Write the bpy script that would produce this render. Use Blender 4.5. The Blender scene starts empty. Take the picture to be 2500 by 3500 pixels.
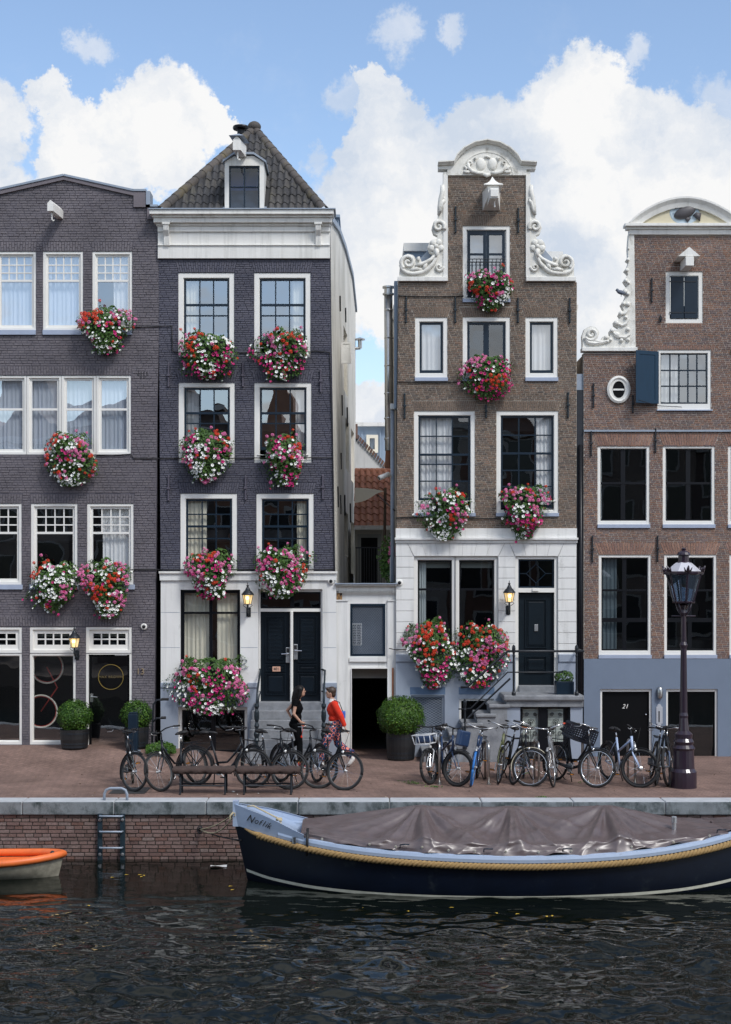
import bpy, bmesh, math, random
from mathutils import Vector, Matrix, Quaternion, noise
from mathutils.geometry import tessellate_polygon
R = math.radians
rnd = random.Random(7)
sc = bpy.context.scene
col = sc.collection

# ---------------------------------------------------------------- camera (survey of the place: 1 photo pixel <-> metres)
F, D, CH, CX, CY = 4900.0, 31.6, 3.8, 1250.0, 1996.0      # focal length px, metres to the house fronts, eye height, principal point
cam_d = bpy.data.cameras.new('camera'); cam = bpy.data.objects.new('camera', cam_d); col.objects.link(cam)
cam.location = (0, -D, CH); cam.rotation_euler = (R(90), 0, 0)
cam_d.sensor_fit = 'HORIZONTAL'; cam_d.sensor_width = 36; cam_d.lens = 36 * F / 2500
cam_d.shift_y = (CY - 1750) / 2500; cam_d.clip_end = 3000
sc.camera = cam
vs = sc.view_settings
vs.view_transform = 'Standard'; vs.look = 'None'; vs.gamma = 1; vs.use_curve_mapping = False
vs.exposure = 0.58
sc.cycles.max_bounces = 8; sc.cycles.transparent_max_bounces = 12; sc.cycles.caustics_reflective = False; sc.cycles.caustics_refractive = False
sc.cycles.use_denoising = True

# ---------------------------------------------------------------- sun (veiled by cloud) and sky
SUN_EL, SUN_AZ = 50.0, 142.0      # azimuth clockwise from +Y (away from the camera): behind the viewer, to the right
sd = bpy.data.lights.new('sun', 'SUN'); sun = bpy.data.objects.new('sun', sd); col.objects.link(sun)
sd.energy = 1.5; sd.angle = R(13); sd.color = (1, 0.985, 0.96)
_sdir = Vector((math.sin(R(SUN_AZ)) * math.cos(R(SUN_EL)), math.cos(R(SUN_AZ)) * math.cos(R(SUN_EL)), math.sin(R(SUN_EL))))
sun.rotation_euler = (-_sdir).to_track_quat('-Z', 'Y').to_euler(); sun.location = _sdir * 60

world = bpy.data.worlds.new('World'); sc.world = world; world.use_nodes = True
wt = world.node_tree; wn = wt.nodes; wl = wt.links; wn.clear()
def wnode(t, **kw):
    n = wn.new(t)
    for k, v in kw.items(): setattr(n, k, v)
    return n
def wmath(op, a, b=None, c=None, clamp=False):
    n = wnode('ShaderNodeMath', operation=op, use_clamp=clamp)
    for i, v in enumerate((a, b, c)):
        if v is None: continue
        if isinstance(v, (int, float)): n.inputs[i].default_value = v
        else: wl.new(v, n.inputs[i])
    return n.outputs[0]
def wstep(v, a, b):                                         # smooth 0..1
    n = wnode('ShaderNodeMapRange', interpolation_type='SMOOTHSTEP'); wl.new(v, n.inputs[0])
    n.inputs[1].default_value = a; n.inputs[2].default_value = b; n.inputs[3].default_value = 0; n.inputs[4].default_value = 1
    return n.outputs[0]
def wvec(op, a, b):
    n = wnode('ShaderNodeVectorMath', operation=op)
    for i, v in enumerate((a, b)):
        if isinstance(v, (tuple, Vector)): n.inputs[i].default_value = v
        else: wl.new(v, n.inputs[i])
    return n
def wnoise(vec, scale, detail, rough=0.55):
    n = wnode('ShaderNodeTexNoise'); n.inputs['Scale'].default_value = scale; n.inputs['Detail'].default_value = detail
    n.inputs['Roughness'].default_value = rough; wl.new(vec, n.inputs['Vector']); return n
sky = wnode('ShaderNodeTexSky', sky_type='NISHITA', sun_disc=False)
sky.sun_elevation = R(SUN_EL); sky.sun_rotation = R(SUN_AZ); sky.air_density = 1.0; sky.dust_density = 1.4; sky.ozone_density = 1.2
tc = wnode('ShaderNodeTexCoord'); dvec = wvec('NORMALIZE', tc.outputs['Generated'], (0, 0, 0)).outputs[0]
n1 = wnoise(dvec, 11, 9, 0.62); n2 = wnoise(dvec, 46, 9, 0.68)
off1 = wvec('SUBTRACT', n1.outputs['Color'], (0.5, 0.5, 0.5)).outputs[0]
off2 = wvec('SUBTRACT', n2.outputs['Color'], (0.5, 0.5, 0.5)).outputs[0]
s1 = wnode('ShaderNodeVectorMath', operation='SCALE'); wl.new(off1, s1.inputs[0]); s1.inputs[3].default_value = 0.055
s2 = wnode('ShaderNodeVectorMath', operation='SCALE'); wl.new(off2, s2.inputs[0]); s2.inputs[3].default_value = 0.030
wd = wvec('ADD', wvec('ADD', dvec, s1.outputs[0]).outputs[0], s2.outputs[0]).outputs[0]
CLOUDS = [  # the cumulus in view: bearing (photo px) and size
 (560,350,145),(480,430,130),(665,430,105),(380,450,70),(250,460,100),(180,335,72),(200,590,95),(370,590,85),(580,560,120),(500,620,75),(745,425,60),
 (1290,300,80),(1350,420,120),(1250,520,90),(1400,560,150),(1290,700,170),(1180,770,90),(1640,460,130),(1560,560,150),(1960,330,150),(1860,450,140),
 (2060,420,180),(2230,480,170),(2420,560,200),(1800,640,240),(2150,700,300),(1560,820,260),(1330,980,200),(2400,900,300),(1900,980,300),(1260,1400,90),
 (-40,420,150),(-60,700,160),(120,760,120),(1300,1500,160),(2000,1200,300)]
WISPS = [(330,170,60),(270,140,50),(1380,130,75),(1560,110,50),(2190,150,55),(2150,190,45),(1095,580,55),(1110,520,40),(1150,680,70),(760,640,90),(640,700,90),(150,680,90),(1190,330,60),(2480,330,90),(420,690,80)]
def field(lst, vec, k):
    d = None
    for (px, py, r) in lst:
        c = Vector(((px - CX) / F, 1, (CY - py) / F)).normalized()
        v = wmath('DIVIDE', wvec('DISTANCE', vec, c).outputs['Value'], r / F)
        d = v if d is None else wmath('SMOOTH_MIN', d, v, k)
    return d
fray = wmath('SUBTRACT', wnoise(dvec, 70, 10, 0.72).outputs['Fac'], 0.5)
fray2 = wmath('SUBTRACT', wnoise(dvec, 24, 10, 0.70).outputs['Fac'], 0.5)
soft = wmath('ADD', field(CLOUDS, wd, 0.35), wmath('ADD', wmath('MULTIPLY', fray, 0.42), wmath('MULTIPLY', fray2, 0.46)))
m_front = wmath('SUBTRACT', 1.0, wstep(soft, 0.86, 1.07))
thin = wmath('ADD', field(WISPS, wd, 0.4), wmath('ADD', wmath('MULTIPLY', fray, 1.3), wmath('MULTIPLY', fray2, 1.5)))
wisp = wmath('MULTIPLY', wmath('SUBTRACT', 1.0, wstep(thin, 0.40, 1.10)), 0.62)
veil = wmath('MULTIPLY', wstep(wnoise(dvec, 13, 10, 0.7).outputs['Fac'], 0.52, 0.80), 0.12)
# the rest of the dome: the same broken cumulus
nb = wnoise(wvec('MULTIPLY', dvec, (1, 1, 1.8)).outputs[0], 3.4, 9, 0.56)
m_all = wstep(nb.outputs['Fac'], 0.45, 0.58)
fwd = wstep(wvec('DOT_PRODUCT', dvec, Vector((0, 1, 0.17)).normalized()).outputs['Value'], 0.90, 0.94)
inv = wmath('SUBTRACT', 1.0, fwd)
mask = wmath('ADD', wmath('MULTIPLY', wmath('MAXIMUM', m_front, wmath('MAXIMUM', wisp, veil)), fwd), wmath('MULTIPLY', m_all, inv), clamp=True)
shade = wnoise(wd, 10, 9, 0.60)
ramp = wnode('ShaderNodeValToRGB'); wl.new(shade.outputs['Fac'], ramp.inputs[0])
ramp.color_ramp.elements[0].position = 0.36; ramp.color_ramp.elements[0].color = (0.66, 0.74, 0.86, 1)
ramp.color_ramp.elements[1].position = 0.56; ramp.color_ramp.elements[1].color = (1.0, 1.0, 1.0, 1)
bg_s = wnode('ShaderNodeBackground'); wl.new(sky.outputs[0], bg_s.inputs[0]); bg_s.inputs[1].default_value = 0.14
bg_c = wnode('ShaderNodeBackground'); wl.new(ramp.outputs[0], bg_c.inputs[0]); bg_c.inputs[1].default_value = 0.635
mx = wnode('ShaderNodeMixShader'); wl.new(mask, mx.inputs[0]); wl.new(bg_s.outputs[0], mx.inputs[1]); wl.new(bg_c.outputs[0], mx.inputs[2])
wo = wnode('ShaderNodeOutputWorld'); wl.new(mx.outputs[0], wo.inputs[0])

# ---------------------------------------------------------------- helpers
def X(px, Y=0.0): return (px - CX) * (Y + D) / F
def Z(py, Y=0.0): return CH - (py - CY) * (Y + D) / F
def P(px, py, Y=0.0): return Vector((X(px, Y), Y, Z(py, Y)))
def G(px, py, zg=0.0):                                       # a point on level ground at height zg
    d = F * (CH - zg) / (py - CY); return Vector(((px - CX) * d / F, d - D, zg))
def crop(ox, oy, s): return lambda x, y: (ox + x / s, oy + y / s)

def new_mat(name):
    m = bpy.data.materials.new(name); m.use_nodes = True
    return m, m.node_tree.nodes, m.node_tree.links, m.node_tree.nodes['Principled BSDF']
def mat(name, c, rough=0.6, metal=0.0, var=0.0, vscale=3.0, bump=0.0, bscale=40.0, spec=0.5, dirt=None, coat=0.0, stretch=(1, 1, 1), emit=None, streak=0.0):
    """plain surface: base colour with soft noise mottling (var), fine relief (bump) and optional stains of another colour (dirt)"""
    m, n, l, b = new_mat(name)
    b.inputs['Roughness'].default_value = rough; b.inputs['Metallic'].default_value = metal
    b.inputs['Specular IOR Level'].default_value = spec; b.inputs['Coat Weight'].default_value = coat
    b.inputs['Base Color'].default_value = (*c, 1)
    if var or bump or dirt or streak:
        g = n.new('ShaderNodeNewGeometry'); mp = n.new('ShaderNodeMapping'); mp.inputs['Scale'].default_value = stretch
        l.new(g.outputs['Position'], mp.inputs[0])
        out = None
        if var:
            t = n.new('ShaderNodeTexNoise'); t.inputs['Scale'].default_value = vscale; t.inputs['Detail'].default_value = 6; t.inputs['Roughness'].default_value = .65
            l.new(mp.outputs[0], t.inputs[0])
            r = n.new('ShaderNodeMapRange'); r.inputs[1].default_value = .3; r.inputs[2].default_value = .7; r.inputs[3].default_value = 1 - var; r.inputs[4].default_value = 1 + var
            l.new(t.outputs[0], r.inputs[0])
            x = n.new('ShaderNodeMix'); x.data_type = 'RGBA'; x.blend_type = 'MULTIPLY'; x.inputs[0].default_value = 1; x.inputs[6].default_value = (*c, 1)
            l.new(r.outputs[0], x.inputs[7]); out = x.outputs[2]
        for (dc, lo, hi, ds, stv) in ([dirt] if dirt else []) + ([((c[0] * .45, c[1] * .45, c[2] * .42), .50, .74, 1.0, (6, 6, .35))] if streak else []):
            mp2 = n.new('ShaderNodeMapping'); mp2.inputs['Scale'].default_value = stv; l.new(g.outputs['Position'], mp2.inputs[0])
            t = n.new('ShaderNodeTexNoise'); t.inputs['Scale'].default_value = ds; t.inputs['Detail'].default_value = 8; t.inputs['Roughness'].default_value = .7
            l.new(mp2.outputs[0], t.inputs[0])
            r = n.new('ShaderNodeMapRange'); r.inputs[1].default_value = lo; r.inputs[2].default_value = hi; r.inputs[3].default_value = 0; r.inputs[4].default_value = streak if (streak and stv == (6, 6, .35)) else 1
            l.new(t.outputs[0], r.inputs[0])
            x = n.new('ShaderNodeMix'); x.data_type = 'RGBA'; l.new(r.outputs[0], x.inputs[0])
            if out is None: x.inputs[6].default_value = (*c, 1)
            else: l.new(out, x.inputs[6])
            x.inputs[7].default_value = (*dc, 1); out = x.outputs[2]
        if out: l.new(out, b.inputs['Base Color'])
        if bump:
            t = n.new('ShaderNodeTexNoise'); t.inputs['Scale'].default_value = bscale; t.inputs['Detail'].default_value = 4
            l.new(mp.outputs[0], t.inputs[0])
            bp = n.new('ShaderNodeBump'); bp.inputs['Strength'].default_value = bump; bp.inputs['Distance'].default_value = .01
            l.new(t.outputs[0], bp.inputs['Height']); l.new(bp.outputs[0], b.inputs['Normal'])
    if emit:
        b.inputs['Emission Color'].default_value = (*emit[:3], 1); b.inputs['Emission Strength'].default_value = emit[3]
    return m
def brick_mat(name, cols, rough=0.85, bump=.5, grime=0.0, grime_col=(.05, .05, .06), moss=None):
    """each brick takes its own tone: object random for single bricks, island random for the joined rest"""
    m, n, l, b = new_mat(name); b.inputs['Roughness'].default_value = rough; b.inputs['Specular IOR Level'].default_value = .3
    oi = n.new('ShaderNodeObjectInfo'); g = n.new('ShaderNodeNewGeometry')
    a = n.new('ShaderNodeMath'); a.operation = 'ADD'; l.new(oi.outputs['Random'], a.inputs[0]); l.new(g.outputs['Random Per Island'], a.inputs[1])
    f = n.new('ShaderNodeMath'); f.operation = 'FRACT'; l.new(a.outputs[0], f.inputs[0])
    cr = n.new('ShaderNodeValToRGB'); cr.color_ramp.interpolation = 'LINEAR'; e = cr.color_ramp.elements
    while len(e) < len(cols): e.new(0.5)
    for i, c in enumerate(cols): e[i].position = i / (len(cols) - 1); e[i].color = (*c, 1)
    l.new(f.outputs[0], cr.inputs[0])
    t = n.new('ShaderNodeTexNoise'); t.inputs['Scale'].default_value = 45; t.inputs['Detail'].default_value = 5; l.new(g.outputs['Position'], t.inputs[0])
    t2 = n.new('ShaderNodeTexNoise'); t2.inputs['Scale'].default_value = 1.1; t2.inputs['Detail'].default_value = 7; t2.inputs['Roughness'].default_value = .65; l.new(g.outputs['Position'], t2.inputs[0])
    r = n.new('ShaderNodeMapRange'); r.inputs[1].default_value = .3; r.inputs[2].default_value = .7; r.inputs[3].default_value = .78; r.inputs[4].default_value = 1.2; l.new(t.outputs[0], r.inputs[0])
    r2 = n.new('ShaderNodeMapRange'); r2.inputs[1].default_value = .3; r2.inputs[2].default_value = .7; r2.inputs[3].default_value = .74; r2.inputs[4].default_value = 1.20; l.new(t2.outputs[0], r2.inputs[0])
    mm = n.new('ShaderNodeMath'); mm.operation = 'MULTIPLY'; l.new(r.outputs[0], mm.inputs[0]); l.new(r2.outputs[0], mm.inputs[1])
    x = n.new('ShaderNodeMix'); x.data_type = 'RGBA'; x.blend_type = 'MULTIPLY'; x.inputs[0].default_value = 1; l.new(cr.outputs[0], x.inputs[6]); l.new(mm.outputs[0], x.inputs[7])
    out = x.outputs[2]
    if grime:
        t3 = n.new('ShaderNodeTexNoise'); t3.inputs['Scale'].default_value = 2.2; t3.inputs['Detail'].default_value = 9; t3.inputs['Roughness'].default_value = .7
        mp = n.new('ShaderNodeMapping'); mp.inputs['Location'].default_value = (3, 1, 9); l.new(g.outputs['Position'], mp.inputs[0]); l.new(mp.outputs[0], t3.inputs[0])
        r3 = n.new('ShaderNodeMapRange'); r3.inputs[1].default_value = .52; r3.inputs[2].default_value = .72; r3.inputs[3].default_value = 0; r3.inputs[4].default_value = grime; l.new(t3.outputs[0], r3.inputs[0])
        y = n.new('ShaderNodeMix'); y.data_type = 'RGBA'; l.new(r3.outputs[0], y.inputs[0]); l.new(out, y.inputs[6]); y.inputs[7].default_value = (*grime_col, 1); out = y.outputs[2]
    l.new(out, b.inputs['Base Color'])
    bp = n.new('ShaderNodeBump'); bp.inputs['Strength'].default_value = bump; bp.inputs['Distance'].default_value = .006; l.new(t.outputs[0], bp.inputs['Height']); l.new(bp.outputs[0], b.inputs['Normal'])
    return m
def glass_mat(name, refl=0.3, tint=(.95, .97, .97), warp=.0025):
    m, n, l, b = new_mat(name); n.remove(b)
    o = [q for q in n if q.type == 'OUTPUT_MATERIAL'][0]
    tr = n.new('ShaderNodeBsdfTransparent'); tr.inputs[0].default_value = (*tint, 1)
    gl = n.new('ShaderNodeBsdfGlossy'); gl.inputs['Roughness'].default_value = .0; gl.inputs[0].default_value = (.92, .96, 1, 1)
    g = n.new('ShaderNodeNewGeometry'); t = n.new('ShaderNodeTexNoise'); t.inputs['Scale'].default_value = 2.2; t.inputs['Detail'].default_value = 1.0; l.new(g.outputs['Position'], t.inputs[0])
    bp = n.new('ShaderNodeBump'); bp.inputs['Strength'].default_value = 1; bp.inputs['Distance'].default_value = warp; l.new(t.outputs[0], bp.inputs['Height']); l.new(bp.outputs[0], gl.inputs['Normal'])
    mxs = n.new('ShaderNodeMixShader'); mxs.inputs[0].default_value = refl; l.new(tr.outputs[0], mxs.inputs[1]); l.new(gl.outputs[0], mxs.inputs[2]); l.new(mxs.outputs[0], o.inputs[0])
    return m

ORG = {}
def tag(o, label=None, cat=None, group=None, kind=None):
    if label: o['label'] = label
    if cat: o['category'] = cat
    if group: o['group'] = group
    if kind: o['kind'] = kind
    return o
def thing(name, label, cat, loc=(0, 0, 0), group=None):
    o = bpy.data.objects.new(name, None); col.objects.link(o); o.location = loc; o.empty_display_size = .1
    ORG[o.name] = Vector(loc); return tag(o, label, cat, group)
def place(name, me, parent, loc=(0, 0, 0), rot=None, scale=None):
    """link an object that uses shared mesh data; loc in the parent's frame"""
    o = bpy.data.objects.new(name, me); col.objects.link(o)
    if parent: o.parent = parent
    o.location = loc
    if rot is not None: o.rotation_euler = rot
    if scale is not None: o.scale = (scale,) * 3 if isinstance(scale, (int, float)) else scale
    return o
class MB:
    """collects faces for ONE mesh object"""
    def __init__(s): s.v = []; s.f = []; s.m = []; s.mi = 0
    def add(s, vs, fs):
        k = len(s.v); s.v += [tuple(q) for q in vs]; s.f += [tuple(k + i for i in f) for f in fs]; s.m += [s.mi] * len(fs); return s
    def box(s, x0, x1, y0, y1, z0, z1):
        return s.add([(x0,y0,z0),(x1,y0,z0),(x1,y1,z0),(x0,y1,z0),(x0,y0,z1),(x1,y0,z1),(x1,y1,z1),(x0,y1,z1)],
                     [(0,1,5,4),(1,2,6,5),(2,3,7,6),(3,0,4,7),(4,5,6,7),(3,2,1,0)])
    def quad(s, a, b, c, d): return s.add([a, b, c, d], [(0, 1, 2, 3)])
    def prism(s, poly, y0, y1, holes=()):
        """polygon(s) in x,z extruded from y0 (front) to y1"""
        loops = [list(poly)] + [list(h) for h in holes]; flat = [q for lp in loops for q in lp]
        tri = tessellate_polygon([[Vector((q[0], q[1], 0)) for q in lp] for lp in loops]); n = len(flat)
        def area(t): a, b, c = (flat[i] for i in t); return (b[0]-a[0])*(c[1]-a[1]) - (b[1]-a[1])*(c[0]-a[0])
        fs = []
        for t in tri:
            t = tuple(t) if area(t) > 0 else tuple(reversed(t))
            fs += [t, tuple(n + i for i in reversed(t))]
        k = 0
        for li, lp in enumerate(loops):
            a = sum(lp[i][0]*lp[(i+1) % len(lp)][1] - lp[(i+1) % len(lp)][0]*lp[i][1] for i in range(len(lp)))
            for i in range(len(lp)):
                j = (i + 1) % len(lp); q = (k+i, k+i+n, k+j+n, k+j)
                fs.append(q if (a > 0) == (li == 0) else q[::-1])
            k += len(lp)
        return s.add([(q[0], y0, q[1]) for q in flat] + [(q[0], y1, q[1]) for q in flat], fs)
    def wall(s, poly, y0, y1, holes=()):
        """slab with rectangular openings (which may touch), cut into level bands"""
        zs = sorted({round(q[1], 5) for lp in [poly, *holes] for q in lp}); e = 1e-5
        for za, zb in zip(zs, zs[1:]):
            if zb - za < 1e-4: continue
            A, B = spans(poly, za + e), spans(poly, zb - e); hs = sorted(iv for h in holes for iv in spans(h, (za+zb)/2))
            for (la, ra), (lb, rb) in zip(A, B):
                cur = (la, lb)
                for (h0, h1) in hs + [(1e9, 1e9)]:
                    end = (min(h0, ra), min(h0, rb))
                    if h0 > min(ra, rb): end = (ra, rb)
                    if max(end[0]-cur[0], end[1]-cur[1]) > 1e-4:
                        s.add([(cur[0], y0, za), (end[0], y0, za), (end[1], y0, zb), (cur[1], y0, zb), (cur[0], y1, za), (end[0], y1, za), (end[1], y1, zb), (cur[1], y1, zb)], [(0, 1, 2, 3), (7, 6, 5, 4)])
                    if h0 > min(ra, rb): break
                    cur = (max(cur[0], h1), max(cur[1], h1))
        for li, lp in enumerate([poly, *holes]):
            for i in range(len(lp)):
                a, b = lp[i], lp[(i+1) % len(lp)]; q = [(a[0], y0, a[1]), (a[0], y1, a[1]), (b[0], y1, b[1]), (b[0], y0, b[1])]
                s.add(q, [(0, 1, 2, 3) if li == 0 else (3, 2, 1, 0)])
        return s
    def tube(s, pts, r, n=8, caps=True, flat=1.0):
        """tube along a path; r a number or one per point"""
        pts = [Vector(p) for p in pts]; rs = r if isinstance(r, (list, tuple)) else [r] * len(pts)
        vs, fs = [], []; up = Vector((0, 0, 1)); prev = None
        for i, p in enumerate(pts):
            t = (pts[min(i+1, len(pts)-1)] - pts[max(i-1, 0)])
            t = t.normalized() if t.length > 1e-9 else Vector((0, 0, 1))
            if prev is None:
                a = up if abs(t.z) < .95 else Vector((1, 0, 0)); u = t.cross(a).normalized()
            else:
                u = prev - t * prev.dot(t); u = u.normalized() if u.length > 1e-6 else t.orthogonal().normalized()
            prev = u; w = t.cross(u)
            for k in range(n):
                an = 2 * math.pi * k / n; vs.append(p + u * math.cos(an) * rs[i] + w * math.sin(an) * rs[i] * flat)
        for i in range(len(pts) - 1):
            for k in range(n): fs.append((i*n+k, i*n+(k+1) % n, (i+1)*n+(k+1) % n, (i+1)*n+k))
        if caps: fs += [tuple(reversed(range(n))), tuple(range((len(pts)-1)*n, len(pts)*n))]
        return s.add(vs, fs)
    def cyl(s, a, b, r, n=10, r2=None): return s.tube([a, b], [r, r if r2 is None else r2], n)
    def lathe(s, prof, c=(0, 0, 0), n=16, ax='z', sx=1.0, sy=1.0):
        vs, fs = [], []; m = len(prof)
        for (r, z) in prof:
            for k in range(n):
                a = 2*math.pi*k/n; x, y = r*math.cos(a)*sx, r*math.sin(a)*sy
                vs.append((c[0]+x, c[1]+y, c[2]+z) if ax == 'z' else (c[0]+x, c[1]+z, c[2]+y) if ax == 'y' else (c[0]+z, c[1]+x, c[2]+y))
        for i in range(m-1):
            for k in range(n):
                q = (i*n+k, i*n+(k+1) % n, (i+1)*n+(k+1) % n, (i+1)*n+k); fs.append(q if ax != 'y' else q[::-1])
        e1, e2 = tuple(reversed(range(n))), tuple(range((m-1)*n, m*n))
        fs += [e1, e2] if ax != 'y' else [e1[::-1], e2[::-1]]
        return s.add(vs, fs)
    def ball(s, c, rx, ry=None, rz=None, n=12, m=8, rot=None):
        ry = rx if ry is None else ry; rz = rx if rz is None else rz; vs, fs = [], []; q = rot or Matrix.Identity(3)
        for i in range(m+1):
            ph = math.pi*i/m - math.pi/2
            for k in range(n):
                a = 2*math.pi*k/n; vs.append(Vector(c) + q @ Vector((rx*math.cos(ph)*math.cos(a), ry*math.cos(ph)*math.sin(a), rz*math.sin(ph))))
        for i in range(m):
            for k in range(n): fs.append((i*n+k, i*n+(k+1) % n, (i+1)*n+(k+1) % n, (i+1)*n+k))
        return s.add(vs, fs)
    def rbox(s, x0, x1, y0, y1, z0, z1, b=.01):
        """box with chamfered edges"""
        bm = bmesh.new(); bmesh.ops.create_cube(bm, size=1)
        for v in bm.verts: v.co = Vector(((x0+x1)/2 + v.co.x*(x1-x0), (y0+y1)/2 + v.co.y*(y1-y0), (z0+z1)/2 + v.co.z*(z1-z0)))
        bmesh.ops.bevel(bm, geom=list(bm.edges), offset=b, segments=2, affect='EDGES', profile=.5)
        bm.verts.ensure_lookup_table(); s.add([v.co.copy() for v in bm.verts], [[v.index for v in f.verts] for f in bm.faces]); bm.free(); return s
    def grid(s, fn, nu, nv, closed=False):
        vs = [fn(i/nu, j/nv) for i in range(nu+1) for j in range(nv+1)]; w = nv+1
        return s.add(vs, [(i*w+j, (i+1)*w+j, (i+1)*w+j+1, i*w+j+1) for i in range(nu) for j in range(nv)])
    def moved(s, M): s.v = [tuple(M @ Vector(q)) for q in s.v]; return s
    def mesh(s, name, mats, smooth=False, off=None):
        me = bpy.data.meshes.new(name); vs = s.v if off is None else [(q[0]-off[0], q[1]-off[1], q[2]-off[2]) for q in s.v]
        me.from_pydata(vs, [], s.f)
        for m in (mats if isinstance(mats, (list, tuple)) else [mats]): me.materials.append(m)
        if any(s.m): me.polygons.foreach_set('material_index', s.m)
        if smooth: me.polygons.foreach_set('use_smooth', [True] * len(s.f))
        me.update(); return me
    def build(s, name, mats, parent=None, smooth=False):
        off = ORG.get(parent.name) if parent else None
        o = bpy.data.objects.new(name, s.mesh(name, mats, smooth, off)); col.objects.link(o)
        if parent: o.parent = parent; ORG[o.name] = off if off is not None else Vector((0, 0, 0))
        return o
def autosmooth(o, ang=40):
    me = o.data; me.polygons.foreach_set('use_smooth', [True] * len(me.polygons))
    bm = bmesh.new(); bm.from_mesh(me)
    for e in bm.edges:
        if len(e.link_faces) == 2 and e.calc_face_angle(0) > R(ang): e.smooth = False
    bm.to_mesh(me); bm.free(); return o
def rect(x0, z0, x1, z1): return [(x0, z0), (x1, z0), (x1, z1), (x0, z1)]
def spans(poly, z):
    xs = []
    for i in range(len(poly)):
        (xa, za), (xb, zb) = poly[i], poly[(i+1) % len(poly)]
        if (za <= z) != (zb <= z): xs.append(xa + (z-za)/(zb-za)*(xb-xa))
    xs.sort(); return list(zip(xs[::2], xs[1::2]))
def cut(sp, holes):
    for (h0, h1) in holes:
        out = []
        for (a, b) in sp:
            if h1 <= a or h0 >= b: out.append((a, b)); continue
            if a < h0: out.append((a, h0))
            if h1 < b: out.append((h1, b))
        sp = out
    return sp
# ---------------------------------------------------------------- materials
M = {}
M['white'] = mat('white_paint', (.80, .79, .75), .55, var=.05, vscale=2.5, bump=.12, bscale=30, streak=.5)
M['white2'] = mat('white_stucco', (.78, .78, .76), .7, var=.05, vscale=1.6, bump=.25, bscale=60, streak=.45, dirt=((.46, .46, .44), .62, .74, 1.3, (1, 1, 1)))
M['sidewhite'] = mat('side_wall_render', (.80, .77, .70), .8, var=.07, vscale=.9, bump=.3, bscale=25, streak=.45, dirt=((.30, .28, .21), .46, .78, 1.1, (1.3, .8, .30)))
M['casing'] = mat('casing_paint', (.82, .81, .77), .45, var=.03, vscale=4)
M['navy'] = mat('navy_gloss', (.008, .020, .036), .35, var=.12, vscale=6, spec=.35)
M['blackpaint'] = mat('black_gloss', (.006, .007, .010), .35, var=.1, vscale=5, spec=.3)
M['doorblack'] = mat('black_gap_shade_paint', (.003, .0035, .0045), .5, spec=.15)
M['iron'] = mat('black_iron', (.016, .020, .026), .45, metal=.2, var=.2, vscale=20)
M['ironp'] = mat('painted_anchor_iron', (.085, .078, .105), .6, var=.1)
M['plinth'] = mat('blue_grey_plinth', (.30, .345, .42), .8, var=.06, vscale=1.8, bump=.25, bscale=70, dirt=((.24, .27, .32), .58, .78, 1.6, (1, 1, .6)))
M['plinth4'] = mat('blue_grey_render', (.17, .215, .29), .85, var=.05, vscale=1.5, bump=.4, bscale=120, dirt=((.15, .19, .26), .60, .8, 1.2, (1, 1, .5)))
M['sillblue'] = mat('blue_grey_sill', (.36, .42, .54), .6, var=.06, vscale=6)
M['stone'] = mat('grey_step_stone', (.23, .24, .255), .8, var=.22, vscale=5, bump=.4, bscale=40, dirt=((.14, .15, .17), .52, .72, 3.5, (1, 1, 1)))
M['lead'] = mat('lead_grey', (.30, .35, .42), .5, metal=.2, var=.12, vscale=4)
M['zincblue'] = mat('blue_zinc', (.28, .36, .46), .55, var=.05, vscale=3)
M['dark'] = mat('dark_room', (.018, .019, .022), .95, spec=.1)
M['curt_w'] = mat('white_curtain', (.86, .86, .88), .9)
M['curt_c'] = mat('cream_curtain', (.80, .75, .62), .9)
M['curt_cloud'] = mat('pale_curtain_and_cloud_reflection', (.70, .76, .88), .9)
M['curt_g'] = mat('grey_curtain', (.20, .24, .28), .9)
M['blind'] = mat('roller_blind', (.44, .43, .40), .85)
M['glass'] = glass_mat('window_glass', .17, warp=.0016)
M['glass_hi'] = glass_mat('sky_facing_glass', .36, warp=.0015)
M['glass_lo'] = glass_mat('dim_glass', .10, (.6, .65, .65), warp=.0008)
M['steel'] = mat('brushed_steel', (.55, .55, .54), .32, metal=1.0, var=.1, vscale=9)
M['chrome'] = mat('chrome', (.75, .75, .75), .12, metal=1.0)
M['alu'] = mat('dull_aluminium', (.55, .56, .57), .38, metal=.9, var=.08)
M['cable'] = mat('black_cable', (.012, .012, .014), .6)
M['wcable'] = mat('white_clip', (.7, .7, .7), .5)
M['mort_p'] = mat('painted_wall_joint', (.100, .092, .112), .85, var=.10, vscale=1.2, bump=.5, bscale=50)
M['mort_p2'] = mat('painted_wall_joint_dark', (.040, .041, .060), .85, var=.12, vscale=1.2, bump=.5, bscale=50)
M['mort_3'] = mat('lime_mortar', (.40, .355, .30), .95, var=.15, vscale=3, bump=.4, bscale=90)
M['mort_4'] = mat('pale_mortar', (.43, .38, .335), .95, var=.12, vscale=3, bump=.4, bscale=90)
M['mort_q'] = mat('dark_quay_joint', (.055, .05, .045), .95, var=.3, vscale=6, bump=.4, bscale=60)
M['br_p'] = brick_mat('purple_painted_brick', [(.150, .138, .155), (.166, .151, .165), (.158, .145, .161), (.174, .158, .170)], .7, .5, .45, (.09, .085, .108))
M['br_p2'] = brick_mat('indigo_painted_brick', [(.094, .095, .126), (.112, .110, .138), (.102, .102, .132), (.120, .117, .142)], .65, .5, .5, (.05, .053, .085))
M['br_3'] = brick_mat('brown_brick', [(.205, .145, .105), (.160, .122, .097), (.245, .178, .132), (.120, .098, .088), (.190, .147, .120), (.255, .165, .118), (.165, .132, .112)], .9, .6, .35, (.10, .085, .075))
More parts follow.
